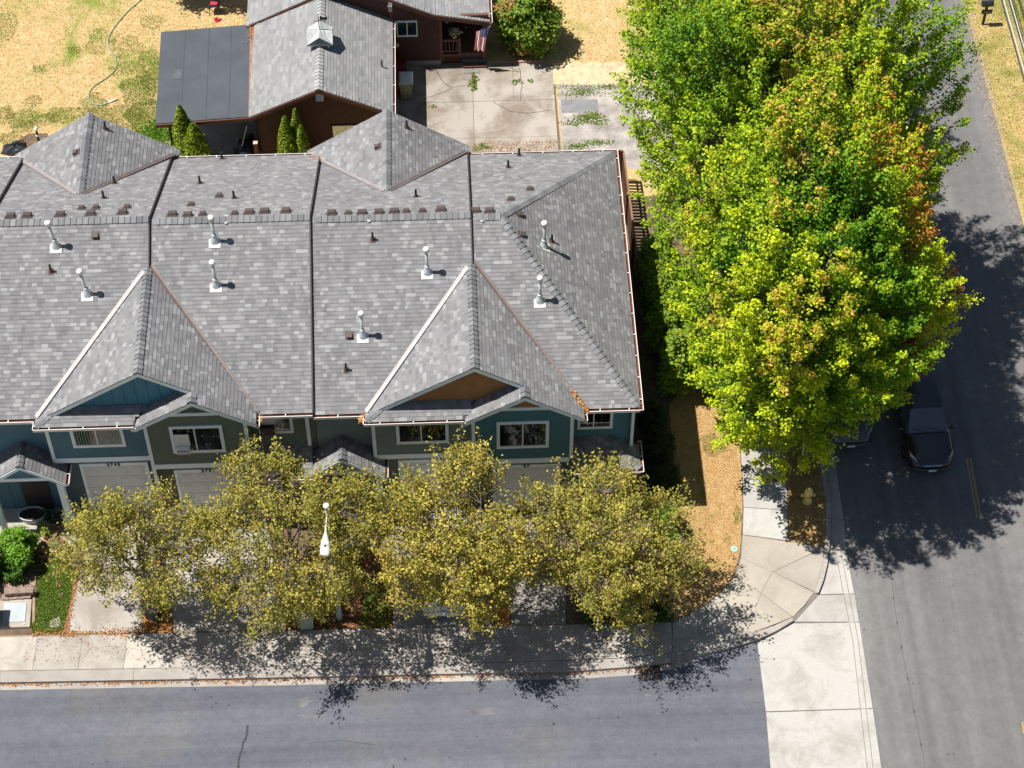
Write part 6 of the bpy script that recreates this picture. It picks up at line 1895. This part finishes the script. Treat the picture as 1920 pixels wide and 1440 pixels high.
# ---------------------------------------------------------------- street furniture
lp = thing('street_lamp', 'white street lamp on a tall tapered pole rising through the street trees', 'street lamp', (-6.31, -10.14, 0))
MB().tube([(-6.31, -10.14, -.1), (-6.31, -10.14, .35), (-6.31, -10.14, 6.62)], [.105, .10, .062], 12).build('pole', STEEL, lp, True)
MB().lathe([(.07, 6.58), (.105, 6.6), (.105, 6.68), (.06, 6.72), (.0, 6.73)], (-6.31, -10.14, 0), 14).build('pole_cap', WHITE, lp, True)
MB().lathe([(.13, 1.28), (.13, 1.42)], (-6.31, -10.14, 0), 14).build('band', STEEL, lp)
MB().tube([(-6.31, -10.14, 5.75), (-6.315, -10.5, 6.35), (-6.32, -10.9, 6.56), (-6.32, -11.2, 6.6)], .03, 8).build('arm', WHITE, lp, True)
MB().tube([(-6.31, -10.14, 6.3), (-6.315, -10.62, 6.47)], .016, 6).build('brace', WHITE, lp)
hd = MB()
secs = [(-11.15, .04, .04), (-11.3, .085, .06), (-11.55, .14, .085), (-11.83, .165, .095), (-11.96, .15, .08), (-12.02, .105, .05)]
nn = 14
for (y_, w_, h_) in secs:
    for k in range(nn):
        a = 2 * math.pi * k / nn
        hd.v.append((-6.32 + w_ * math.cos(a), y_, 6.6 + h_ * math.sin(a) * (1 if math.sin(a) > 0 else .7)))
for i in range(len(secs) - 1):
    for k in range(nn):
        hd.f.append((i * nn + k, i * nn + (k + 1) % nn, (i + 1) * nn + (k + 1) % nn, (i + 1) * nn + k)); hd.m.append(0)
hd.f.append(tuple(range(nn))); hd.m.append(0); hd.f.append(tuple((len(secs) - 1) * nn + k for k in range(nn - 1, -1, -1))); hd.m.append(0)
ho = hd.build('lamp_head', plain('lamp_enamel', (.60, .60, .59), .4, .12, 6), lp, True)
MB().lathe([(.035, 0), (.035, .05), (.025, .06)], (-6.32, -11.72, 6.68), 10).build('photocell', BLACK, ho)

hy = thing('fire_hydrant', 'faded yellow fire hydrant in the shaded grass verge', 'fire hydrant', (*(10.36,-5.84), .012))
hx, hyy = (10.36,-5.84)
HYD = plain("faded_yellow_enamel", (.80, .64, .22), .5, .12, 8)
MB().lathe([(.17, 0), (.17, .05), (.115, .07), (.11, .48), (.15, .50), (.15, .55), (.125, .57)], (hx, hyy, .012), 16).build('barrel', HYD, hy, False)
MB().lathe([(.14, .57), (.145, .62), (.125, .70), (.07, .76), (.04, .77), (.04, .83), (.0, .84)], (hx, hyy, .012), 16).build('bonnet', HYD, hy, True)
for nm, d_, r_, L_ in (('nozzle', (1, 0, 0), .06, .2), ('nozzle', (-1, 0, 0), .06, .2), ('pumper_nozzle', (0, -1, 0), .085, .22)):
    c_ = Vector((hx, hyy, .42)); d_ = Vector(d_)
    MB().tube([c_, c_ + d_ * L_, c_ + d_ * (L_ + .005), c_ + d_ * (L_ + .05)], [r_, r_, r_ * 1.2, r_ * 1.1], 10).build(nm, HYD, hy)
sp_ = thing('sign_post', 'thin grey metal post in the verge under the front maple', 'post', (*(10.29,-4.38), .01))
qx, qy = (10.29,-4.38)
MB().tube([(qx, qy, -.1), (qx, qy, 2.7)], .032, 8).build('post', STEEL, sp_)
MB().box((qx - .04, qy - .045, 2.2), (qx + .04, qy - .03, 2.35)).build('bracket', GALV, sp_)
MB().box((qx - .14, qy - .06, 2.3), (qx + .14, qy - .046, 2.75)).build('sign_back', GALV, sp_)

# ---------------------------------------------------------------- vehicles
CARPAINT = {}
def paint(name, c, coat=.6, rough=.35):
    m, n, b = new_mat(name)
    b.inputs['Base Color'].default_value = (*c, 1); b.inputs['Roughness'].default_value = rough
    b.inputs['Coat Weight'].default_value = coat; b.inputs['Coat Roughness'].default_value = .06
    MATS[name] = m
    return m
CGLASS = paint("car_glass", (.07, .08, .11), .8, .1)
TYRE = plain("tyre_rubber", (.018, .018, .018), .85, .1)
RIM = plain("alloy_rim", (.42, .43, .45), .3, .05, metal=.8)
LENS = paint("clear_lens", (.45, .44, .42), .9, .15)
AMBER = paint("amber_lens", (.45, .14, .03), .8, .2)
REDL = paint("red_lens", (.3, .01, .01), .8, .2)
PLATE = plain("licence_plate_white", (.7, .74, .76), .5, .05)
CHROME = plain("chrome", (.7, .7, .72), .15, .02, metal=.95)

def make_car(label, cat, loc, rotz, body, rear_detail=False, plate_mark=True):
    root = thing('parked_car', label, cat, loc, rotz, None, local=True)
    root.scale = (.95, .95, .95)
    #      y      zbot  w    zb    wt   zt   crown
    St = [(-2.24, .48, .70, .78, .66, .84, .01), (-2.18, .34, .82, .95, .70, 1.03, .01), (-2.02, .28, .885, 1.03, .70, 1.14, .015), (-1.82, .27, .90, 1.04, .64, 1.52, .02), (-1.5, .27, .91, 1.03, .62, 1.62, .03),
          (-.55, .27, .915, 1.01, .64, 1.66, .035), (.25, .27, .915, 1.0, .63, 1.60, .03), (1.02, .27, .905, .99, .77, 1.06, .03), (1.15, .27, .90, .97, .74, 1.03, .035), (1.65, .28, .89, .92, .68, .98, .03), (2.0, .30, .85, .80, .58, .88, .02), (2.2, .30, .74, .66, .50, .74, .01), (2.32, .36, .56, .58, .42, .62, .005)]
    bm = bmesh.new()
    rows = []
    for (y_, zb0, w_, zb_, wt, zt, cr) in St:
        half = [(0, zb0), (w_ * .86, zb0), (w_ * .985, zb0 + .22), (w_, (zb0 + zb_) / 2 + .06), (w_ * .965, zb_), (wt, zt), (wt * .5, zt + cr * .8), (0, zt + cr)]
        pts = half + [(-a, b_) for a, b_ in half[-2:0:-1]]
        rows.append([bm.verts.new((a, y_, b_)) for a, b_ in pts])
    K = len(rows[0])
    for i in range(len(rows) - 1):
        for k in range(K):
            k2 = (k + 1) % K
            f = bm.faces.new((rows[i][k], rows[i][k2], rows[i + 1][k2], rows[i + 1][k]))
            f.smooth = True
            side = k in (4, K - 5); topb = k in (5, 6, K - 7, K - 6)
            mi = 0
            if side and 3 <= i <= 6: mi = 2
            if topb and i == 6: mi = 1
            if topb and i == 2: mi = 3
            f.material_index = mi
    for r_ in (rows[0], rows[-1]):
        f = bm.faces.new(r_ if r_ is rows[-1] else r_[::-1]); f.smooth = True
    bmesh.ops.recalc_face_normals(bm, faces=bm.faces[:])
    cl = bm.edges.layers.float.new('crease_edge')
    for e in bm.edges:
        ms_ = {f.material_index for f in e.link_faces}
        if len(ms_) > 1: e[cl] = .75
    me = bpy.data.meshes.new('car_tmp'); bm.to_mesh(me); bm.free()
    for m in (body, CGLASS, CGLASS, CGLASS): me.materials.append(m)
    tmp = bpy.data.objects.new('car_tmp', me); COL.objects.link(tmp)
    sm_ = tmp.modifiers.new('s', 'SUBSURF'); sm_.levels = 2; sm_.render_levels = 2
    dg = bpy.context.evaluated_depsgraph_get(); dg.update()
    ev = bpy.data.meshes.new_from_object(tmp.evaluated_get(dg))
    bpy.data.objects.remove(tmp)
    vs = [tuple(v.co) for v in ev.vertices]
    groups = {}
    for p in ev.polygons:
        key = p.material_index
        if key == 2: key = 2 if p.center.x < 0 else 4
        groups.setdefault(key, []).append(tuple(p.vertices))
    names = {0: ('body', body), 1: ('windscreen', CGLASS), 2: ('side_window', CGLASS), 4: ('side_window', CGLASS), 3: ('rear_window', CGLASS)}
    for key, fs in groups.items():
        used = sorted({v for f in fs for v in f}); mp = {v: i for i, v in enumerate(used)}
        b = MB(); b.raw([vs[v] for v in used], [tuple(mp[v] for v in f) for f in fs])
        b.build(names[key][0], names[key][1], root, True)
    for sx in (-1, 1):
        for yy_ in (-1.36, 1.36):
            M = Matrix.Translation((sx * .80, yy_, .335)) @ Matrix.Rotation(math.radians(90), 4, 'Y')
            w_ = MB().lathe([(.2, -.11), (.30, -.115), (.335, -.08), (.335, .08), (.30, .115), (.2, .11)], (0, 0, 0), 22, M=M).build('wheel', TYRE, root, True)
            rm = MB().lathe([(.21, -.118 if sx < 0 else .09), (.19, -.10 if sx < 0 else .10), (.05, -.105 if sx < 0 else .118)], (0, 0, 0), 12, M=M).build('rim', RIM, w_)
        # wheel arch trims
        # mirrors
        mi_ = MB(); mi_.lathe([(.0, -.12), (.075, -.09), (.09, 0), (.075, .09), (.0, .12)], (0, 0, 0), 10, M=Matrix.Translation((sx * 1.0, .78, 1.06)) @ Matrix.Rotation(math.radians(90), 4, 'Y') @ Matrix.Scale(.7, 4, (0, 1, 0)))
        mi_.tube([(sx * .88, .80, 1.0), (sx * .98, .79, 1.04)], .03, 6)
        mi_.build('mirror', body, root, True)
        # head and tail lights
        hl = MB(); hl.raw([(sx * .80, 1.86, .79), (sx * .56, 2.13, .70), (sx * .60, 2.10, .79), (sx * .80, 1.78, .90), (sx * .835, 1.88, .78), (sx * .58, 2.19, .66), (sx * .62, 2.13, .815), (sx * .82, 1.79, .93)], [(4, 5, 6, 7), (0, 3, 2, 1), (4, 7, 3, 0), (5, 4, 0, 1), (6, 5, 1, 2), (7, 6, 2, 3)])
        h_ = hl.build('headlight', LENS, root)
        MB().raw([(sx * .83, 1.80, .84), (sx * .845, 1.72, .86), (sx * .84, 1.70, .93), (sx * .822, 1.78, .935), (sx * .85, 1.82, .83), (sx * .868, 1.72, .855), (sx * .85, 1.70, .94), (sx * .835, 1.79, .945)], [(4, 5, 6, 7), (0, 4, 7, 3), (1, 2, 6, 5), (3, 7, 6, 2), (0, 1, 5, 4)]).build('indicator', AMBER, h_)
        MB().box((sx * .72 - .1, -2.2, .82), (sx * .72 + .1, -2.10, 1.12)).build('tail_light', REDL, root)
    gr_ = MB().box((-.36, 2.22, .55), (.36, 2.315, .64)).build('grille', BLACK, root)
    MB().box((-.36, 2.25, .635), (.36, 2.32, .652)).build('grille_bar', CHROME, gr_)
    # plain upright ring badge like the one on the photographed bonnet edge
    bd = MB(); bd.box((-.05, 2.316, .60), (-.036, 2.33, .69)); bd.box((.036, 2.316, .60), (.05, 2.33, .69)); bd.box((-.036, 2.317, .638), (.036, 2.329, .652)); bd.build('badge', CHROME, gr_)
    MB().tube([(-.80, 2.0, .42), (-.62, 2.22, .42), (-.3, 2.31, .42), (.3, 2.31, .42), (.62, 2.22, .42), (.80, 2.0, .42)], .07, 8).build('bumper', body, root, True)
    MB().box((-.15, 2.375, .40), (.15, 2.385, .50)).build('licence_plate', PLATE, root)
    MB().box((-.7, -2.30, .36), (.7, -2.16, .50)).build('rear_bumper', plain("bumper_pale", (.75, .75, .76), .4, .04) if rear_detail else body, root)
    MB().box((-.17, -2.312, .52), (.17, -2.30, .64)).build('rear_plate', PLATE, root)
    wb = MB()
    for a, b_ in (((-.55, 1.0, 1.105), (.05, .88, 1.20)), ((0.0, 1.02, 1.11), (.58, .88, 1.18))): wb.tube([a, b_], .012, 5)
    wb.build('wiper', BLACK, root)
    MB().box((-.62, 1.03, 1.075), (.62, 1.075, 1.088)).build('cowl', BLACK, root)
    if rear_detail:
        for sx in (-1, 1): MB().tube([(sx * .58, -1.5, 1.68), (sx * .6, -.5, 1.72), (sx * .58, .2, 1.65)], .02, 6).build('roof_rail', GALV, root)
    return root
bx, by = (14.97,-4.85)
make_car('black car with amber side lights driving out from the maple shade', 'car', (bx - .02, by + 2.26, -.136), math.radians(180 + 1.5), paint("black_car_paint", (.012, .013, .018), .7, .3))
bx, by = (12.18,-3.68)
make_car('charcoal car parked at the kerb mostly hidden under the front maple', 'car', (bx + .05, by + 2.3, -.136), math.radians(180), paint("charcoal_car_paint", (.05, .055, .065), .8, .3))
bx, by = (-2.67,-10.50)
make_car('white car on the driveway under the third street tree', 'car', (bx, by + 2.28, .016), math.radians(-2), paint("white_car_paint", (.72, .73, .75), .7, .3), True)

# ---------------------------------------------------------------- plants near the houses
# left garden
bxx = (-17.54,-7.32,0.00)
shrub('garden_bush', 'tall bright green garden bush beside the terracotta pots', 61, (bxx[0], bxx[1], 0), (.74, .72, .85), 300, 40, (.11, .27, .02), (.24, .42, .035), cat='bush', lsize=.075, lobes=7)
bxx = (-17.61,-8.06,0.00)
shrub('garden_bush', 'small green bush in front of the tall bright green one', 62, (bxx[0], bxx[1], 0), (.36, .36, .4), 110, 36, (.07, .17, .02), (.13, .25, .03), cat='bush', lsize=.07)
bxx = (-18.34,-7.81,0.00)
shrub('garden_bush', 'darker bush cut off at the left edge behind the stone blocks', 63, (bxx[0], bxx[1], 0), (.6, .8, .7), 200, 36, (.05, .12, .02), (.10, .18, .03), cat='bush', lsize=.07)
bxx = (-17.20,-7.56,-0.00)
shrub('low_plant', 'low dark olive plant under the tall bright green bush', 64, (bxx[0], bxx[1], 0), (.55, .35, .28), 120, 34, (.06, .08, .025), (.12, .12, .04), cat='plant', lsize=.06)
plate('rockery', [(-18.03,-8.64), (-17.00,-8.59), (-17.04,-7.48), (-18.08,-7.48)], .03, plain("pink_gravel", (.32, .22, .165), .95, .45, 9), -.05)
scatter('pebbles', 1500, poly_sampler([(-17.67,-8.57), (-16.97,-8.55), (-17.03,-7.57), (-17.71,-7.83)]), .06, [(.42, .34, .28), (.34, .2, .13), (.5, .42, .36), (.2, .22, .1)], LITTER, None, .1, .035, seed=71)
rw = thing('stone_edging', 'two courses of brown retaining stones above the utility pad', 'retaining wall', (*(-17.35,-8.80), 0))
rr = random.Random(3)
a0, a1 = (-17.96,-8.91), (-16.90,-8.86)
for row in range(2):
    for i in range(4):
        t0 = (i + row * .5) / 4.3; c_ = Vector((a0[0] + (a1[0] - a0[0]) * (t0 + .1), a0[1] + (a1[1] - a0[1]) * t0 + row * .09, row * .19))
        b_ = MB(); M = Matrix.Translation(c_) @ Matrix.Rotation(rr.uniform(-.08, .08), 4, 'Z')
        w_ = .135 + rr.uniform(-.012, .01)
        b_.box((-w_, -.12, .0), (w_, .12, .18 + rr.uniform(-.015, .015)), M=M)
        bevel(b_.build('stone', STONE, rw), .03, 2)
up_ = thing('utility_pad', 'pale steel lid on a concrete pad beside the little lawn', 'utility vault', (*(-17.44,-9.60), 0))
P_ = [(-18.00,-10.12), (-16.89,-10.12), (-16.94,-8.99), (-18.03,-8.95)]
bevel(MB().prism(P_, -.05, .10, bottom=True).build('pad', CONC_A, up_), .015)
MB().prism([(-17.84,-9.91), (-17.08,-9.92), (-17.10,-9.16), (-17.88,-9.13)], .10, .125).build('lid', plain("pale_blue_lid", (.40, .44, .46), .5, .06), up_)
MB().lathe([(.02, .1), (.025, .135)], (*(-17.09,-10.01), 0), 8).build('bolt', WHITE, up_)
tx_ = thing('transformer_box', 'olive green transformer box cut off at the left edge of the pad', 'transformer', (*(-18.44,-9.46), 0))
tq = (-18.41,-10.06); tq2 = (-18.01,-9.26)
bevel(MB().box((tq[0], tq[1], 0), (tq2[0], tq2[1] - .15, 1.0)).build('cabinet', plain("transformer_green", (.12, .17, .10), .5, .08), tx_), .02)
MB().box((tq[0] - .02, tq[1] - .04, .86), (tq2[0] + .02, tq[1] + .02, 1.02)).build('lid', MATS['transformer_green'], tx_)

def pot(label, px, r_, h_, mat, plant=None, n=90, lsize=.08, z=.02, square=False):
    root = thing('flower_pot', label, 'flower pot', (px[0], px[1], z), 0, 'pots on the path by the blue house')
    c_ = (px[0], px[1], z)
    MB().lathe([(r_ * .68, 0), (r_ * .92, h_ * .8), (r_ * 1.06, h_ * .8), (r_ * 1.08, h_), (r_ * .92, h_), (r_ * .9, h_ * .80)], c_, 16).build('pot', mat, root)
    MB().lathe([(r_ * .9, h_ * .86), (r_ * .9, h_ * .88)], c_, 14).build('soil', plain("potting_soil", (.20, .12, .08), .95, .2, 20), root)
    if plant:
        rg = np.random.default_rng(int(abs(px[0]) * 100))
        p_ = np.array([[px[0], px[1], z + h_ + .12]]) + rg.normal(size=(n, 3)) * np.array([r_ * .6, r_ * .6, .1])
        leaves('plant', p_, unit(rg.normal(size=(n, 3)) * .6 + np.array([0, 0, 1])), rg.uniform(.6, 1.3, n) * lsize, np.array([plant]) * rg.uniform(.7, 1.3, (n, 1)), LEAFD, root)
    return root
YG = (.24, .32, .04)
pot('terracotta pot of bare soil nearest the porch post', (-16.39,-6.16), .16, .28, TERRA)
pot('brown pot of bare soil behind the pair of planted pots', (-16.45,-6.39), .13, .24, plain("brown_clay", (.26, .13, .09), .8))
pot('terracotta pot with a small seedling in the middle of the group', (-16.47,-6.69), .13, .24, TERRA, (.2, .24, .1), 24)
pot('terracotta pot of bare soil beside the concrete slab', (-16.21,-6.67), .15, .26, plain("rosy_clay", (.36, .16, .10), .8))
pot('largest terracotta pot, in the front row', (-16.71,-6.95), .19, .34, TERRA)
pot('white rimmed pot with bright green leaves in the front row', (-16.33,-7.01), .17, .30, plain("pinkish_white_pot", (.55, .47, .44), .7), YG, 60)
pot('greyish pot with wilted stems at the right of the front row', (-16.02,-6.93), .14, .26, plain("dusty_pot", (.34, .24, .2), .8), (.22, .16, .1), 40)
pot('dark red pot overhung by yellow leaves at the left of the front row', (-17.02,-7.01), .17, .28, plain("red_glaze", (.30, .05, .04), .4), (.32, .30, .05), 90)
pot('pot hidden under bright yellow green leaves behind the front row', (-16.71,-6.40), .14, .26, TERRA, YG, 110)
pot('slender pot with upright yellow green shoots near the porch', (-16.88,-6.17), .12, .26, TERRA, (.22, .33, .04), 90)
pot('terracotta pot with a spiky plant in the porch shade', (-16.39,-5.84), .15, .28, TERRA, (.08, .12, .08), 60, .16)
pot('grey pot with dark leaves in the porch shade', (-16.71,-5.67), .17, .26, plain("grey_pot", (.3, .32, .3), .7), (.05, .09, .04), 130, .11)
tb = thing('oval_tub', 'oval grey tub of dark soil at the edge of the porch', 'tub', (*(-17.23,-5.55), .02))
tcx, tcy = (-17.23,-5.60)
M = Matrix.Translation((tcx, tcy, .1)) @ Matrix.Scale(1.0, 4, (1, 0, 0)) @ Matrix.Scale(.62, 4, (0, 1, 0))
MB().lathe([(.42, -.1), (.48, .30), (.52, .31), (.52, .34), (.47, .34), (.46, .20)], (0, 0, 0), 22, M=M).build('tub', plain("tub_grey", (.52, .55, .56), .5), tb)
MB().lathe([(.46, .25), (.46, .27)], (0, 0, 0), 20, M=M).build('soil', plain("dark_soil", (.035, .025, .02), .95), tb)
# right side
for (x_, y_, r_, h_, sd, lb) in ((5.85, 4.7, .8, 1.45, 81, 'green laurel shrub nearest the side fence'), (5.95, 3.1, .85, 1.55, 82, 'second green laurel shrub beside the end house gutter'), (6.05, 1.4, .85, 1.6, 83, 'broad green laurel shrub midway along the end wall'), (6.2, -.3, .8, 1.5, 84, 'lowest green laurel shrub, touching the maple crown')):
    shrub('laurel_shrub', lb, sd, (x_, y_, 0), (r_, .98, h_), 360, 36, (.12, .235, .018), (.29, .38, .03), 'laurel shrubs beside the end house', lsize=.115)
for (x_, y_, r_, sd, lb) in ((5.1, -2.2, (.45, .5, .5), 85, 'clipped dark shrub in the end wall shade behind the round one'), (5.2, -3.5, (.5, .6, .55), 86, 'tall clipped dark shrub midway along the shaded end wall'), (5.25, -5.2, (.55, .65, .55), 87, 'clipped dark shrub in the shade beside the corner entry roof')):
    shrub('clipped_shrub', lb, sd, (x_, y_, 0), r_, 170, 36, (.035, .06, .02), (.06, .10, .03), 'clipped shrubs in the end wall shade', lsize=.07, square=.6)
g_ = (5.17,-7.08,0.00)
shrub('green_shrub', 'bright green shrub peeping out beside the rightmost street tree', 88, (g_[0], g_[1], 0), (.5, .75, .75), 260, 36, (.06, .20, .02), (.12, .30, .03), lsize=.1)
for px_, sd, lb in ((1225, 89, 'low dark hedge plant at the right end of the bed by the sidewalk'), (1175, 90, 'low dark hedge plant in the middle of the bed by the sidewalk'), (1125, 91, 'low dark hedge plant at the left end of the bed by the sidewalk')):
    g_ = (4.00,-10.54,0.00)
    shrub('low_hedge', lb, sd, (g_[0] + (px_ - 1200) * .0195, g_[1], 0), (.5, .35, .3), 120, 34, (.04, .09, .02), (.07, .15, .025), 'low hedge plants along the sidewalk bed', lsize=.06, square=.4)
g_ = (-7.63,-9.39,0.00)
fp = shrub('flowering_plant', 'red and yellow flowers above the grey green bin', 92, (g_[0], g_[1], 0), (.28, .24, .5), 60, 24, (.30, .05, .03), (.42, .20, .04), cat='plant', lsize=.08)
g_ = (-5.06,-4.70,-0.00)
shrub('flowering_plant', 'small plant with pink flowers by the grey green house entry', 93, (g_[0], g_[1] - .9, 0), (.3, .3, .5), 60, 24, (.08, .15, .04), (.12, .2, .05), cat='plant', lsize=.08, warmtip=(.45, .05, .15))

# ---------------------------------------------------------------- trees
GT = 'yellowing street trees along the side street'
street_tree('street_tree', 'leftmost yellowing street tree, in front of the two numbered garage doors', 101, (-12.78,-9.89,0.00), (-12.6, -9.8, 4.25), (2.5, 2.5, 2.5), 520, 32, GT, .44)
street_tree('street_tree', 'yellowing street tree wrapped round the lamp post, tall whips on top', 102, (-7.72,-10.34,0.00), (-7.6, -10.0, 4.3), (3.2, 3.05, 2.8), 880, 35, GT, .46)
street_tree('street_tree', 'goldest street tree, standing over the white car', 103, (-1.41,-10.50,-0.00), (-2.3, -10.05, 4.4), (2.95, 3.05, 2.9), 900, 36, GT, .68)
street_tree('street_tree', 'rightmost yellowing street tree, next to the dry corner lawn', 104, (2.89,-10.60,0.00), (2.8, -10.0, 3.75), (3.05, 2.95, 2.4), 860, 36, GT, .48)

GM_ = 'big maples between the sidewalk and the main road'
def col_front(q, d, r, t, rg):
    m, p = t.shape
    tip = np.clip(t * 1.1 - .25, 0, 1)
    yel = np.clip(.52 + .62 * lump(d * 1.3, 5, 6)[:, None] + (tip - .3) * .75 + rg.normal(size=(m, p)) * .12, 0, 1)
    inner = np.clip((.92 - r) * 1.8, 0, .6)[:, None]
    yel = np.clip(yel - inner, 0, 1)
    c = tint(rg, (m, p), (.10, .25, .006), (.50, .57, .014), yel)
    # turning leaves on the upper flanks
    warm = (d[:, 2] > .05) & (r > .68)
    o1 = warm & (d[:, 0] > .12) & (d[:, 0] < .95) & (d[:, 1] > -.05) & (lump(d * 2, 31, 5) > -.22) & (d[:, 2] > .2)
    k = np.clip((t - .15) * 1.6, 0, 1) * (rg.uniform(0, 1, (m, 1)) ** .5)
    c2 = tint(rg, (m, p), (.50, .33, .02), (.52, .15, .045), k)
    mask = o1[:, None] & (rg.uniform(0, 1, (m, p)) < .72 * np.clip((d[:, 0] - .15) * 1.7, .1, 1)[:, None])
    c[mask] = c2[mask]
    o2 = warm & (d[:, 0] < .1) & (lump(d * 2, 41, 5) > -.05)
    m2 = o2[:, None] & (t > .45) & (rg.uniform(0, 1, (m, p)) < .55)
    c3 = tint(rg, (m, p), (.42, .37, .02), (.50, .31, .06), np.clip((t - .5) * 2, 0, 1))
    c[m2] = c3[m2]
    o3 = (d[:, 0] > .75) & (d[:, 2] < .1) & (lump(d * 2, 51, 5) > .05)
    m3 = o3[:, None] & (rg.uniform(0, 1, (m, 1)) < .45) & (rg.uniform(0, 1, (m, p)) < .8)
    c4 = tint(rg, (m, p), (.26, .06, .03), (.15, .03, .03), rg.uniform(0, 1, (m, p)))
    c[m3] = c4[m3]
    return c
def col_back(q, d, r, t, rg):
    m, p = t.shape
    tip = np.clip(t * 1.1 - .3, 0, 1)
    yel = np.clip(.32 + .6 * lump(d * 1.3, 15, 6)[:, None] + (tip - .3) * .7 + rg.normal(size=(m, p)) * .12, 0, 1)
    c = tint(rg, (m, p), (.085, .215, .007), (.43, .53, .015), yel)
    o2 = (d[:, 2] > .25) & (np.abs(d[:, 0] + .05) < .35) & (d[:, 1] < .35)
    m2 = o2[:, None] & (t > .4) & (rg.uniform(0, 1, (m, p)) < .55)
    c3 = tint(rg, (m, p), (.38, .35, .02), (.48, .29, .06), np.clip((t - .45) * 2, 0, 1))
    c[m2] = c3[m2]
    return c
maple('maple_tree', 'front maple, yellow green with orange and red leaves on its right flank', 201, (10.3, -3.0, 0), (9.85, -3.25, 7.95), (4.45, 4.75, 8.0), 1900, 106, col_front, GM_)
maple('maple_tree', 'broad green maple behind the front one, overhanging the road', 202, (10.35, 4.2, 0), (9.95, 3.9, 9.0), (5.3, 5.9, 7.8), 2400, 88, col_back, GM_, .115)
maple('maple_tree', 'rear maple at the top edge of the view, beside the dry grass', 203, (10.4, 13.0, 0), (9.2, 12.6, 7.8), (4.2, 4.2, 6.4), 1300, 72, col_back, GM_, .115)
